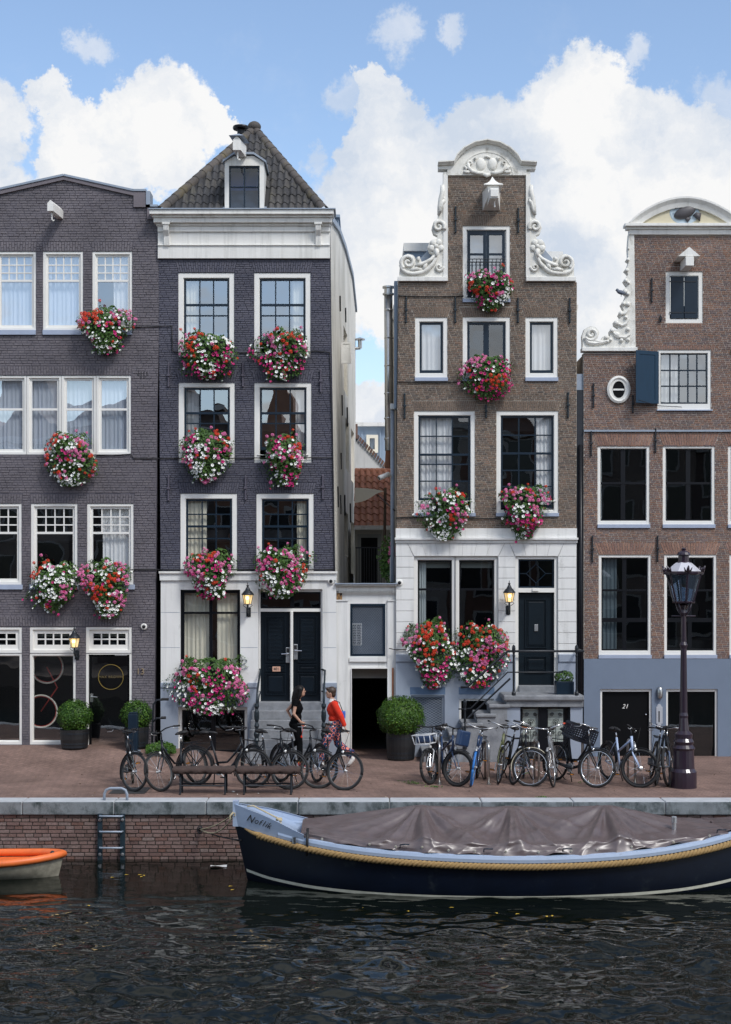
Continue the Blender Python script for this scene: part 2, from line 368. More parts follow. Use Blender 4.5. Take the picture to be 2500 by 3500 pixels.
M['br_4'] = brick_mat('red_brown_brick', [(.25, .142, .100), (.19, .122, .100), (.285, .165, .115), (.145, .112, .112), (.235, .143, .110), (.175, .130, .128), (.26, .142, .097)], .9, .6, .5, (.11, .088, .08))
M['br_q'] = brick_mat('quay_brick', [(.175, .112, .100), (.225, .155, .140), (.165, .090, .072), (.235, .178, .162), (.19, .125, .112), (.135, .085, .076)], .85, .9, .75, (.10, .08, .065))
M['arch_3'] = brick_mat('arch_brick_brown', [(.20, .15, .115), (.165, .125, .10), (.225, .165, .125), (.18, .135, .11)], .9, .5)
M['arch_4'] = brick_mat('arch_brick_red', [(.30, .175, .13), (.25, .145, .115), (.33, .20, .15), (.24, .15, .13)], .9, .5)

# ---------------------------------------------------------------- setting: pavement, water, ground behind, far bank
QY = -6.6                                                      # quay face
WZ = -1.0                                                      # water level
def street_z(x, y):
    """the paving rises a little towards the doorstep of the leftmost house"""
    t = min(1, max(0, (-1.2 - x) / 4.5)); k = min(1, max(0, (y + 3.2) / 3.0))
    return .25 * (t * t * (3 - 2 * t)) * (k * k * (3 - 2 * k))
def pave_mat():
    m, n, l, b = new_mat('brick_paving'); b.inputs['Roughness'].default_value = .85; b.inputs['Specular IOR Level'].default_value = .3
    g = n.new('ShaderNodeNewGeometry')
    mp = n.new('ShaderNodeMapping'); mp.inputs['Rotation'].default_value = (0, 0, R(38)); l.new(g.outputs['Position'], mp.inputs[0])
    bt = n.new('ShaderNodeTexBrick'); l.new(mp.outputs[0], bt.inputs[0]); bt.offset = .5
    bt.inputs['Scale'].default_value = 1; bt.inputs['Brick Width'].default_value = .20; bt.inputs['Row Height'].default_value = .10
    bt.inputs['Mortar Size'].default_value = .006; bt.inputs['Bias'].default_value = -.1
    bt.inputs['Color1'].default_value = (.245, .160, .130, 1); bt.inputs['Color2'].default_value = (.20, .130, .108, 1); bt.inputs['Mortar'].default_value = (.115, .085, .075, 1)
    t = n.new('ShaderNodeTexNoise'); t.inputs['Scale'].default_value = .9; t.inputs['Detail'].default_value = 8; t.inputs['Roughness'].default_value = .68; l.new(g.outputs['Position'], t.inputs[0])
    r = n.new('ShaderNodeMapRange'); r.inputs[1].default_value = .32; r.inputs[2].default_value = .68; r.inputs[3].default_value = .62; r.inputs[4].default_value = 1.26; l.new(t.outputs[0], r.inputs[0])
    x = n.new('ShaderNodeMix'); x.data_type = 'RGBA'; x.blend_type = 'MULTIPLY'; x.inputs[0].default_value = 1; l.new(bt.outputs[0], x.inputs[6]); l.new(r.outputs[0], x.inputs[7])
    t2 = n.new('ShaderNodeTexNoise'); t2.inputs['Scale'].default_value = 26; t2.inputs['Detail'].default_value = 5; l.new(g.outputs['Position'], t2.inputs[0])
    r2 = n.new('ShaderNodeMapRange'); r2.inputs[1].default_value = .3; r2.inputs[2].default_value = .7; r2.inputs[3].default_value = .8; r2.inputs[4].default_value = 1.2; l.new(t2.outputs[0], r2.inputs[0])
    y = n.new('ShaderNodeMix'); y.data_type = 'RGBA'; y.blend_type = 'MULTIPLY'; y.inputs[0].default_value = 1; l.new(x.outputs[2], y.inputs[6]); l.new(r2.outputs[0], y.inputs[7])
    l.new(y.outputs[2], b.inputs['Base Color'])
    bp = n.new('ShaderNodeBump'); bp.inputs['Strength'].default_value = .5; bp.inputs['Distance'].default_value = .006; l.new(bt.outputs['Fac'], bp.inputs['Height']); bp.invert = True; l.new(bp.outputs[0], b.inputs['Normal'])
    return m
M['pave'] = pave_mat()
mb = MB(); nx, ny = 120, 40
mb.grid(lambda u, v: ((x := -30 + 60 * u), (y := QY + .42 + 7.6 * v), street_z(x, y))[0:3], nx, ny)
o = mb.build('pavement', M['pave'], smooth=True); tag(o, kind='structure')
mb = MB().add([(-400, 1.0, -.06), (400, 1.0, -.06), (400, 900, -.06), (-400, 900, -.06)], [(0, 1, 2, 3)])
tag(mb.build('ground', mat('town_ground', (.10, .10, .10), .9)), kind='structure')

def water_mat():
    m, n, l, b = new_mat('canal_water'); b.inputs['Base Color'].default_value = (.003, .005, .0035, 1); b.inputs['Roughness'].default_value = .02; b.inputs['IOR'].default_value = 1.34
    g = n.new('ShaderNodeNewGeometry'); mp = n.new('ShaderNodeMapping'); mp.inputs['Scale'].default_value = (13, 19, 1); l.new(g.outputs['Position'], mp.inputs[0])
    t = n.new('ShaderNodeTexNoise'); t.inputs['Scale'].default_value = 1; t.inputs['Detail'].default_value = 2; l.new(mp.outputs[0], t.inputs[0])
    bp = n.new('ShaderNodeBump'); bp.inputs['Strength'].default_value = .25; bp.inputs['Distance'].default_value = .006; l.new(t.outputs[0], bp.inputs['Height']); l.new(bp.outputs[0], b.inputs['Normal'])
    return m
M['water'] = water_mat()
def ripple(x, y):
    """wind chop, calmer in the lee of the quay"""
    k = min(1, max(0, (-8.6 - y) / 5.5)); amp = .07 + .93*k*k*(3-2*k); nz = noise.noise
    gust = .75 + .9*nz(Vector((x*.35, y*.5, 6.6)))
    h = .046*nz(Vector((x*1.0 + 5, y*1.8, 0))) + gust*(.078*nz(Vector((x*2.5 + .9*y, y*4.3, 3.7))) + .020*nz(Vector((x*5.2 - 1.2*y, y*8.4, 8.1))))
    return h*amp
gx0, gx1, gy0, gy1, gn, gm = -8.5, 8.5, -17.5, QY + .3, 420, 270
mb = MB(); mb.grid(lambda u, v: ((x := gx0 + (gx1-gx0)*u), (y := gy0 + (gy1-gy0)*v), WZ + ripple(x, y))[0:3], gn, gm)
for (xa, xb, ya, yb) in ((-200, gx0, -30.4, QY+.3), (gx1, 200, -30.4, QY+.3), (gx0, gx1, -30.4, gy0)): mb.add([(xa, ya, WZ), (xb, ya, WZ), (xb, yb, WZ), (xa, yb, WZ)], [(0, 1, 2, 3)])
tag(mb.build('water', M['water'], smooth=True), kind='structure')
mb = MB().add([(-200, -400, .0), (200, -400, .0), (200, -30.4, .0), (-200, -30.4, .0), (-200, -30.4, -1.5), (200, -30.4, -1.5)], [(0, 1, 2, 3), (3, 2, 5, 4)])
tag(mb.build('far_bank_ground', mat('far_bank_paving', (.16, .13, .11), .9)), kind='structure')

# ---------------------------------------------------------------- quay wall
qw = thing('quay_wall', 'red brick quay wall with pale stone coping above dark water', 'quay wall', (0, QY, -1.0))
MB().box(-40, 40, QY + .004, QY + .40, -2.2, -.22).build('core', M['mort_q'], qw)
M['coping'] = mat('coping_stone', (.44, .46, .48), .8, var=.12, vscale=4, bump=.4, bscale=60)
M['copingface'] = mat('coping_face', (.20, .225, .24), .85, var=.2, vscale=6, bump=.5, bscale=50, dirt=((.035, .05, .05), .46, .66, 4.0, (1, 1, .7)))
xs = [-8.45 + 1.6 * k for k in range(13)]
for k in range(-2, 12):
    x0 = X(392, QY) - 1.6 * 2 + 1.6 * k
    mb = MB(); mb.rbox(x0 + .006, x0 + 1.594, QY - .06, QY + .42, -.225, .012, .02)
    me = mb.mesh('coping_stone', [M['coping'], M['copingface']], False, ORG[qw.name])
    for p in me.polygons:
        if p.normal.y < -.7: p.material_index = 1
    place('coping_stone', me, qw)
def joined_and_single(parent, bricks, m, extra, n_single, seed, name, y0):
    """bricks: (x0,x1,z0,z1,dy,full). The n_single plainest ones become parts of their own, the rest one joined part"""
    rs = random.Random(seed); idx = [i for i, b in enumerate(bricks) if b[5]]; rs.shuffle(idx); single = set(idx[:n_single]); cache = {}
    off = ORG[parent.name]; mb = MB()
    for i, (x0, x1, z0, z1, dy, full) in enumerate(bricks):
        if i in single:
            k = (round(x1 - x0, 3), round(z1 - z0, 3))
            if k not in cache:
                hx, hz = k[0] / 2, k[1] / 2; c = min(.004, hz * .2)
                b = MB().add([(-hx+c,0,-hz+c),(hx-c,0,-hz+c),(hx-c,0,hz-c),(-hx+c,0,hz-c),(-hx,.006,-hz),(hx,.006,-hz),(hx,.006,hz),(-hx,.006,hz),(-hx,.03,-hz),(hx,.03,-hz),(hx,.03,hz),(-hx,.03,hz)],
                             [(0,1,2,3),(0,4,5,1),(1,5,6,2),(2,6,7,3),(3,7,4,0),(4,8,9,5),(5,9,10,6),(6,10,11,7),(7,11,8,4)])
                cache[k] = b.mesh(name, m)
            place(name, cache[k], parent, ((x0+x1)/2 - off.x, y0 + dy - off.y, (z0+z1)/2 - off.z), (0, rs.uniform(-.004, .004), 0))
        else:
            y = y0 + dy; k = len(mb.v); c = .003; t = rs.uniform(-.0015, .0015)
            mb.v += [(x0+c,y,z0+c+t),(x1-c,y,z0+c-t),(x1-c,y,z1-c-t),(x0+c,y,z1-c+t),(x0,y+.03,z0),(x1,y+.03,z0),(x1,y+.03,z1),(x0,y+.03,z1)]
            mb.f += [(k,k+1,k+2,k+3),(k,k+4,k+5,k+1),(k+1,k+5,k+6,k+2),(k+2,k+6,k+7,k+3),(k+3,k+7,k+4,k)]; mb.m += [0]*5
    mats = [m]
    if extra:
        mats.append(extra[0]); mb.mi = 1
        for q in extra[1]:
            k = len(mb.v); y = y0 - .011 + rs.uniform(-.002, .002)
            mb.v += [(p[0], y, p[1]) for p in q] + [(p[0], y0 + .02, p[1]) for p in q]
            mb.f += [(k,k+1,k+2,k+3),(k,k+4,k+5,k+1),(k+1,k+5,k+6,k+2),(k+2,k+6,k+7,k+3),(k+3,k+7,k+4,k)]; mb.m += [1]*5
    if mb.f: tag(mb.build(name + 'work', mats, parent), kind='stuff')
def lay(outline, holes, h, L, joint, seed, proud=.010, jit=.003, rough=.0):
    """courses of bricks inside an outline, stretcher and header courses in turn"""
    rs = random.Random(seed); zs = [p[1] for p in outline]; z = min(zs); out = []; r = 0
    while z + h * .6 < max(zs):
        zm = z + h / 2; hs = [iv for q in holes for iv in spans(q, zm)]
        l = L if r % 2 == 0 else L * .66; ph = (r * .37 % 1) * l + rs.uniform(-.01, .01)
        for (a, b) in cut(spans(outline, zm), hs):
            if b - a < .03: continue
            k = math.floor((a - ph) / l); x = ph + k * l
            while x < b - 1e-4:
                w = l * (1 + rs.uniform(-.06, .06)) if rough else l
                x0, x1 = max(x, a), min(x + l, b)
                if x1 - x0 > .025:
                    out.append((x0 + joint/2, x1 - joint/2, z + joint/2, z + h - joint/2, -proud + rs.uniform(-jit, jit), abs(x1 - x0 - l) < 1e-4))
                x += l
        z += h; r += 1
    return out
def arch(xl, xr, zb, h, splay, w=.055, rows=2):
    """flat gauged arch: splayed bricks on end above an opening -> (brick quads, outline hole)"""
    n = max(6, round((xr - xl) / w)); out = []; g = .0055
    for i in range(n):
        a0, a1 = xl + (xr-xl)*i/n, xl + (xr-xl)*(i+1)/n
        b0, b1 = xl - splay + (xr-xl+2*splay)*i/n, xl - splay + (xr-xl+2*splay)*(i+1)/n
        cs = [0, .66, 1] if i % 2 else [0, .34, 1]
        for c0, c1 in zip(cs, cs[1:]):
            L0, L1, R0, R1 = a0+(b0-a0)*c0, a0+(b0-a0)*c1, a1+(b1-a1)*c0, a1+(b1-a1)*c1
            out.append([(L0+g, zb+h*c0+g), (R0-g, zb+h*c0+g), (R1-g, zb+h*c1-g), (L1+g, zb+h*c1-g)])
    return out, [(xl, zb), (xr, zb), (xr+splay, zb+h), (xl-splay, zb+h)]
qb = lay(rect(X(-300, QY), -1.35, X(2800, QY), -.226), [], .0665, .225, .012, 5, .012, .006)
joined_and_single(qw, qb, M['br_q'], None, 300, 11, 'brick', QY)

# ---------------------------------------------------------------- houses: shared builders
class House:
    def __init__(s, name, label, xc): s.root = thing(name, label, 'house', (xc, 0, 0)); s.holes = []; s.arches = []; s.archholes = []
    def open(s, x0, z0, x1, z1): s.holes.append(rect(x0, z0, x1, z1)); return x0, z0, x1, z1
    def arch(s, x0, x1, zb, h, splay, w=.055): q, p = arch(x0, x1, zb, h, splay, w); s.arches += q; s.archholes.append(p)
def frame(mb, x0, z0, x1, z1, w, y0, y1, wt=None, wb=None):
    wt = w if wt is None else wt; wb = w if wb is None else wb
    mb.box(x0, x0 + w, y0, y1, z0, z1); mb.box(x1 - w, x1, y0, y1, z0, z1)
    if wt: mb.box(x0 + w, x1 - w, y0 + .0012, y1, z1 - wt, z1)
    if wb: mb.box(x0 + w, x1 - w, y0 + .0012, y1, z0, z0 + wb)
def drape(mb, x0, x1, z0, z1, y, amp=.025, n=None, seed=0, gather=0.0):
    rs = random.Random(seed); w = x1 - x0; n = n or max(4, int(w / .09)); ph = rs.uniform(0, 6); k = n * 10
    def fn(u, v):
        e = u + .015 * math.sin(u * n * 3.1 + ph); x = x0 + w * u; a = amp * (.5 + .5 * v) * (.7 + .3 * math.sin(u * 9 + ph))
        if gather: x = x0 + w * u * (1 - gather * math.sin(v * math.pi) ** 2 * .7)
        return (x, y + a * math.sin(2 * math.pi * n * e + ph), z1 + (z0 - z1) * v)
    mb.grid(fn, k, 6); return mb
def pane(parent, x0, z0, x1, z1, y, m, rs):
    o = ORG[parent.name]; tx, tz = rs.uniform(-.006, .006), rs.uniform(-.010, .010); hx, hz = (x1-x0)/2, (z1-z0)/2; c = ((x0+x1)/2, y, (z0+z1)/2)
    mb = MB().add([(-hx,tx*-hx*0 ,-hz),(hx,0,-hz),(hx,0,hz),(-hx,0,hz)], [(0, 1, 2, 3)])
    return place('pane', mb.mesh('pane', m), parent, (c[0]-o.x, c[1]-o.y, c[2]-o.z), (tx, 0, tz))
WSEED = [100]
def window(h, x0, z0, x1, z1, cas=.11, cols=3, rows=(.43, .6), rail=(0,), glass='glass', sash='navy', casing='casing', curtains=(), bottom=1.0, bars=(), sill=None, cas_b=None, sw=.055, mw=.027, mullions=(), blind=None, y=0.0, name='window', colrows=99):
    """casing (the part), sash, single panes, curtains, bars, sill as sub-parts; rows are fractions from the top of the sash"""
    WSEED[0] += 1; rs = random.Random(WSEED[0]); h.open(x0, z0, x1, z1); hr = h.root
    mb = MB(); frame(mb, x0, z0, x1, z1, cas, y + .012, y + .15, cas, cas if cas_b is None else cas_b)
    b = cas * .78; frame(mb, x0 + b, z0 + (b if cas_b is None else cas_b * .78), x1 - b, z1 - b, cas - b + .012, y + .035, y + .16)
    win = mb.build(name, M[casing], hr)
    sx0, sx1, sz1 = x0 + cas, x1 - cas, z1 - cas; szb = z0 + (cas if cas_b is None else cas_b); sz0 = sz1 - (sz1 - szb) * bottom
    mb = MB(); ys = y + .06
    fields = list(zip([sx0] + [sx0 + (sx1-sx0)*m_ + .02 for m_ in mullions], [sx0 + (sx1-sx0)*m_ - .02 for m_ in mullions] + [sx1]))
    for (a, c) in fields:
        frame(mb, a, sz0, c, sz1, sw, ys, ys + .05, sw, sw * 1.3)
        ia, ic, iz0, iz1 = a + sw, c - sw, sz0 + sw * 1.3, sz1 - sw
        cl = cols if isinstance(cols, (list, tuple)) else [k / cols for k in range(1, cols)]
        zr = [iz1 - (iz1 - iz0) * f for f in rows]; zc = [iz1] + zr + [iz0]; xc = [ia] + [ia + (ic-ia)*f for f in cl] + [ic]
        for i, zz in enumerate(zr):
            t = .024 if i in rail else mw / 2; mb.box(ia, ic, ys + (.0 if i in rail else .006), ys + .04, zz - t, zz + t)
        for xx in xc[1:-1]:
            for k in range(min(colrows, len(zc) - 1)): mb.box(xx - mw/2, xx + mw/2, ys + .008, ys + .038, zc[k+1] + (.024 if k in rail else mw/2) * (k < len(zr)), zc[k] - (.024 if (k-1) in rail else mw/2) * (k > 0))
        for k in range(len(zc) - 1):
            xk = xc if k < colrows else [ia, ic]
            for i in range(len(xk) - 1): pane(win, xk[i], zc[k+1], xk[i+1], zc[k], ys + .026, M[glass], rs)
    mb.build('sash', M[sash], win)
    for (f0, f1, cm) in curtains:
        drape(MB(), sx0 + (sx1-sx0)*f0, sx0 + (sx1-sx0)*f1, z0, z1 - .06, y + .17 + rs.uniform(0, .03), seed=WSEED[0]).build('curtain', M[cm], win, smooth=True)
    if blind: MB().box(sx0, sx1, y + .2, y + .206, sz1 - (sz1 - sz0) * blind, sz1 + .05).build('blind', M['blind'], win)
    for f in bars:
        zz = sz1 - (sz1 - szb) * f; MB().cyl((x0 + cas*.6, y + .0, zz), (x1 - cas*.6, y + .0, zz), .011, 8).build('safety_bar', M['casing'], win)
    if sill: MB().rbox(x0 - sill[1], x1 + sill[1], y - .05, y + .10, z0 - sill[0], z0 - .002, .006).build('sill', M[sill[2]], win)
    return win
def finish(h, outline, brick, L, hgt, joint, seed, archmat, mort, n_single=300, extra_holes=(), proud=.010, jit=.003, wall_outline=None):
    core = MB().wall(wall_outline or outline, 0.0, .28, h.holes)
    core.build('wall', M[mort], h.root)
    bl = lay(outline, h.holes + h.archholes + list(extra_holes), hgt, L, joint, seed, proud, jit)
    joined_and_single(h.root, bl, M[brick], (M[archmat], h.arches) if h.arches else None, n_single, seed, 'brick', 0.0)
def anchor(h, px, py0, py1, m='iron', w=.035, y=-.012):
    x = X(px); z0, z1 = Z(py1), Z(py0); zm = (z0+z1)/2
    mb = MB(); mb.rbox(x-w/2, x+w/2, y-.045, y, z0, z1, .006); mb.rbox(x-w*1.0, x+w*1.0, y-.065, y-.044, zm-.025, zm+.025, .006)
    mb.ball((x, y-.03, z1-.012), w*.75, .02, .03, 8, 6); mb.ball((x, y-.03, z0+.012), w*.75, .02, .03, 8, 6)
    return mb.build('wall_anchor', M[m], h.root)
def cable(h, pts, r=.011, m='cable', y=-.03, name='cable'):
    q = []
    for (px, py) in pts: q.append(P(px, py) + Vector((0, y, 0)))
    out = [q[0]]
    for a, b in zip(q, q[1:]):
        n = max(1, int((b-a).length / .25))
        for k in range(1, n+1): out.append(a.lerp(b, k/n) + Vector((0, 0, -.010 * math.sin(math.pi*k/n) * (n > 1))))
    return MB().tube(out, r, 6).build(name, M[m], h.root, smooth=True)
def text(body, x, y, z, size, m, parent, shear=0.0, ext=.002, name='lettering', space=1.0, rot=(R(90), 0, 0)):
    c = bpy.data.curves.new(name, 'FONT'); c.body = body; c.size = size; c.align_x = 'CENTER'; c.align_y = 'CENTER'; c.extrude = ext; c.shear = shear; c.space_character = space
    c.materials.append(m); t = bpy.data.objects.new(name, c); me = bpy.data.meshes.new_from_object(t); me.name = name; bpy.data.objects.remove(t)
    o = bpy.data.objects.new(name, me); col.objects.link(o); off = ORG[parent.name]
    o.parent = parent; o.location = (x-off.x, y-off.y, z-off.z); o.rotation_euler = rot; return o
def shell(h, xl, xr, z0, z1, depth, m, xl2=None, xr2=None, name='side_wall'):
    """side and back walls plus the dark rooms inside"""
    xl2 = xl if xl2 is None else xl2; xr2 = xr if xr2 is None else xr2
    mb = MB(); mb.add([(xl, .281, z0), (xl2, depth, z0), (xr2, depth, z0), (xr, .281, z0), (xl, .281, z1), (xl2, depth, z1), (xr2, depth, z1), (xr, .281, z1)],
                      [(1, 0, 4, 5), (2, 1, 5, 6), (3, 2, 6, 7), (7, 6, 5, 4)])
    mb.build(name, M[m], h.root)
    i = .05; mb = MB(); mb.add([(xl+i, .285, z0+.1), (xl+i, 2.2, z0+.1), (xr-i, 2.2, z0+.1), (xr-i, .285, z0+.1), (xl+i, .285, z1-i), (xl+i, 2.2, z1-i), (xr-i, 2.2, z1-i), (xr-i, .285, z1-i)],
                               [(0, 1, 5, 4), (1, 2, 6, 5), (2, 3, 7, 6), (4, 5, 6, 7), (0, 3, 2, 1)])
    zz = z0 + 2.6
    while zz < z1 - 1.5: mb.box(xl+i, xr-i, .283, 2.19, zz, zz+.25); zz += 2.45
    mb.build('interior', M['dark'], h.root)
# ================================================================ HOUSE A: leftmost, purple painted brick
A1, A2, A3 = crop(150, 550, 2.953), crop(150, 1200, 2.953), crop(150, 1850, 2.953)
hA = House('canal_house', 'purple-grey painted brick house with stepped parapet, leftmost in the row', X(219))
def PX(*q): return [(X(a), Z(b)) for a, b in q]
outA = PX((-107, 2640), (527, 2640), (538, 1400), (544, 1150), (543, 730), (541, 708), (501, 708), (501, 655), (456, 655), (219, 603), (-18, 655), (-63, 655), (-63, 708), (-107, 708))
for c in ((-14, 123), (147, 284), (316, 452)):
    x0, x1 = X(c[0]), X(c[1])
    window(hA, x0, Z(1128), x1, Z(859), .055, 4, (.12, .235, .35), (2,), colrows=3, glass='glass_hi', sash='casing', curtains=((.5, 1, 'curt_w'),) if c[0] > 300 else ((0, 1, 'curt_cloud'),), sw=.05, mw=.026, sill=(.11, .0, 'sillblue'), blind=.36 if c[0] > 0 else None, bars=(.80,) if c[0] > 300 else ())  # full-width pale curtains added to brighten panes in place of reflected cloud
    hA.arch(x0, x1, Z(858), .21, .02, .06)
for k, (a, b) in enumerate(((-28, 91), (91, 210), (210, 329), (329, 448))):
    window(hA, X(a), Z(1553), X(b), Z(1283), .05, 1, (.42,), (0,), 'glass_hi', 'casing', curtains=((0, 1, 'curt_cloud'),), sw=.055, name='window')
hA.arch(X(-28), X(448), Z(1282), .20, .02, .06)
for c in ((-85, 74), (106, 265), (298, 457)):
    x0, x1 = X(c[0]), X(c[1])
    window(hA, x0, Z(1998), x1, Z(1721), .06, 4, (.115, .23, .345), (2,), colrows=3, glass='glass', sash='casing', curtains=((.28, 1, 'curt_w'),) if c[0] > 200 else (), sw=.055, mw=.026, sill=(.11, .03, 'sillblue'))
    hA.arch(x0, x1, Z(1720), .20, .02, .06)
window(hA, X(-100), Z(2232), X(75), Z(2143), .06, 4, (.5,), (), 'glass_lo', 'casing', sw=.09, mw=.03)
window(hA, X(102), Z(2232), X(259), Z(2143), .06, 4, (.5,), (), 'glass_lo', 'casing', sw=.09, mw=.03, blind=.35)
window(hA, X(294), Z(2232), X(451), Z(2143), .06, 4, (.5,), (), 'glass_lo', 'casing', sw=.09, mw=.03, blind=.35)
window(hA, X(102), Z(2545), X(259), Z(2233), .05, 1, (), (), 'glass', 'casing', sw=.02, cas_b=.06, name='shop_window')
window(hA, X(-100), Z(2545), X(75), Z(2233), .05, 1, (), (), 'glass', 'casing', sw=.02, cas_b=.06, name='shop_window')
hA.arch(X(-100), X(451), Z(2141), .22, .02, .06)
# glass door with ring and lettering
x0, z0, x1, z1 = hA.open(X(294), Z(2560), X(451), Z(2233)); mb = MB(); frame(mb, x0, z0, x1, z1, .055, .012, .15, .03, 0)
door = mb.build('door_frame', M['casing'], hA.root)
d = MB(); frame(d, x0+.055, z0, x1-.055, z1-.03, .05, .06, .11); leaf = d.build('door', M['doorblack'], hA.root)
pane(leaf, x0+.1, z0+.05, x1-.1, z1-.08, .085, M['glass'], random.Random(4))
M['gold'] = mat('gold_leaf', (.55, .40, .10), .35, metal=.6); M['goldtxt'] = mat('dull_gold_print', (.16, .12, .05), .5)
cx, cz = X(377), Z(2315); r = .275
MB().tube([(cx + r*math.cos(a*math.pi/32), .074, cz + r*math.sin(a*math.pi/32)) for a in range(65)], .006, 5).build('ring', M['gold'], leaf)
text('MAX BROWN', cx, .072, cz, .078, M['goldtxt'], leaf, space=1.15)
mb = MB(); hx, hz = X(312), Z(2385); mb.rbox(hx-.035, hx+.03, .045, .062, hz-.10, hz+.08, .004); mb.cyl((hx, .03, hz+.02), (hx+.13, .03, hz+.01), .011); mb.ball((hx, .04, hz+.02), .018); mb.build('handle', M['steel'], leaf)
MB().rbox(X(392), X(434), .02, .058, Z(2242), Z(2236), .004).build('door_closer', M['alu'], leaf)
text('13', X(481), -.035, Z(2296), .19, mat('bronze_number', (.36, .28, .19), .5, metal=.3), hA.root, ext=.012, name='house_number')
# capping, parapet band, corbels, hoist beam
cap = [(-107, 708), (-63, 708), (-63, 655), (-18, 655), (219, 603), (456, 655), (501, 655), (501, 708), (541, 708)]
for a, b in zip(cap, cap[1:]):
    (xa, za), (xb, zb) = (X(a[0]), Z(a[1])), (X(b[0]), Z(b[1])); v = Vector((xb-xa, zb-za)); n = Vector((-v.y, v.x)).normalized() * .045
    if abs(v.x) < .01: n = Vector((.09 if xa > 0 or b[0] > 219 else -.09, 0)); n = Vector((.09, 0)) if a[0] > 219 else Vector((-.09, 0))
    pol = [(xa, za), (xb, zb), (xb+n.x, zb+n.y), (xa+n.x, za+n.y)]
    if Vector((pol[1][0]-pol[0][0], pol[1][1]-pol[0][1])).cross(Vector((pol[2][0]-pol[1][0], pol[2][1]-pol[1][1]))) < 0: pol.reverse()
    MB().prism(pol, -.075, .34).build('capping', M['lead'], hA.root)
M['paintA'] = mat('painted_band', (.165, .146, .162), .75, var=.1, vscale=3, bump=.4, bscale=40)
band = PX((-18, 656), (219, 604), (456, 656), (500, 656), (500, 709), (458, 709), (458, 670), (219, 616), (-20, 670), (-20, 709), (-62, 709), (-62, 656))
MB().prism(band, -.055, -.002).build('parapet_band', M['paintA'], hA.root)
MB().prism(PX((504, 711), (540, 711), (540, 750), (504, 750)), -.05, -.002).build('corbel', M['paintA'], hA.root)
finish(hA, outA, 'br_p', .19, .056, .008, 21, 'br_p', 'mort_p', extra_holes=[band], proud=.009, jit=.006)
shell(hA, X(-107), X(526), -.3, Z(712), 10, 'mort_p')
MB().box(X(522), X(552), .285, .30, -.3, Z(1150)).build('gap_shade_board', M['doorblack'], hA.root)  # added black board; its colour stands in for the shade in the gap
def hoist(h, px, py, lean, w=.16, length=.75, y=-.0, m='white'):
    """gabled beam box with hook; lean = sideways offset of its outer end"""
    x, z = X(px), Z(py); L = -length
    mb = MB(); t = .10
    prof = [(-w/2, 0), (w/2, 0), (w/2, w*1.2), (0, w*1.75), (-w/2, w*1.2)]
    vs = [(x+p[0], y, z+p[1]) for p in prof] + [(x+lean+p[0]*.85, y+L, z+p[1]*.9) for p in prof]
    mb.add(vs, [(0, 5, 6, 1)[::-1], (1, 6, 7, 2)[::-1], (2, 7, 8, 3)[::-1], (3, 8, 9, 4)[::-1], (4, 9, 5, 0)[::-1], (5, 6, 7, 8, 9)])
    o = mb.build('hoist_beam', M[m], h.root)
    hk = MB().tube([(x+lean*.8, y+L*.85, z), (x+lean*.8, y+L*.85, z-.16), (x+lean*.8+.03, y+L*.85, z-.20), (x+lean*.8+.05, y+L*.85, z-.17)], .014, 6).build('hook', M['white'], o, smooth=True)
    return o
hoist(hA, 205, 748, -.06, .15, .7)
cable(hA, [(175, 1131), (290, 1128), (455, 1118), (588, 1113), (590, 1200), (612, 1206)])
cable(hA, [(330, 1556), (448, 1552), (458, 1567), (612, 1565)])
cable(hA, [(425, 1950), (470, 1946), (545, 1947)], .013)
mb = MB()
for k in range(4): mb.box(X(471+10*k), X(474.5+10*k), -.0135, -.009, Z(1294), Z(1271))
mb.build('vent_slots', M['cable'], hA.root)
# ================================================================ HOUSE B: indigo painted house with white cornice and tiled roof
hB = House('canal_house', 'indigo painted brick house with white cornice and dark tiled hip roof', X(845))
outB = PX((549, 1956), (1146, 1956), (1127, 885), (541, 885))
W1 = ((610, 932, 801, 1218), (869.5, 932, 1062, 1218)); W2 = ((611, 1306, 803, 1583), (870, 1306, 1065, 1583)); W3 = ((617, 1687, 811, 1958), (877, 1687, 1073, 1958))
CURT = {(0, 0): ((0, .30, 'curt_c'),), (0, 1): ((.70, 1, 'curt_c'),), (1, 0): ((0, .31, 'curt_w'),), (1, 1): ((.76, 1, 'curt_w'),), (2, 0): ((0, .44, 'curt_c'),), (2, 1): ((.74, 1, 'curt_c'),)}
for r, row in enumerate((W1, W2, W3)):
    for k, (a, b, c, d_) in enumerate(row):
        x0, x1 = X(a), X(c)
        window(hB, x0, Z(d_), x1, Z(b), .105, 3, (.41, .59) if r < 2 else (.22, .42, .62), (0,) if r < 2 else (1,), ('glass_hi', 'glass_hi', 'glass')[r], 'navy', curtains=CURT[(r, k)], bottom=.86 if r < 2 else .93, bars=(.93,), cas_b=.07)
        hB.arch(x0, x1, Z(b) + .006, .235, .055, .05)
for q in ((577, 1245, 1322), (831, 1245, 1322), (1097, 1265, 1340), (577, 1628, 1711), (840, 1628, 1708), (1104, 1625, 1706)): anchor(hB, *q, m='ironp', y=-.01)
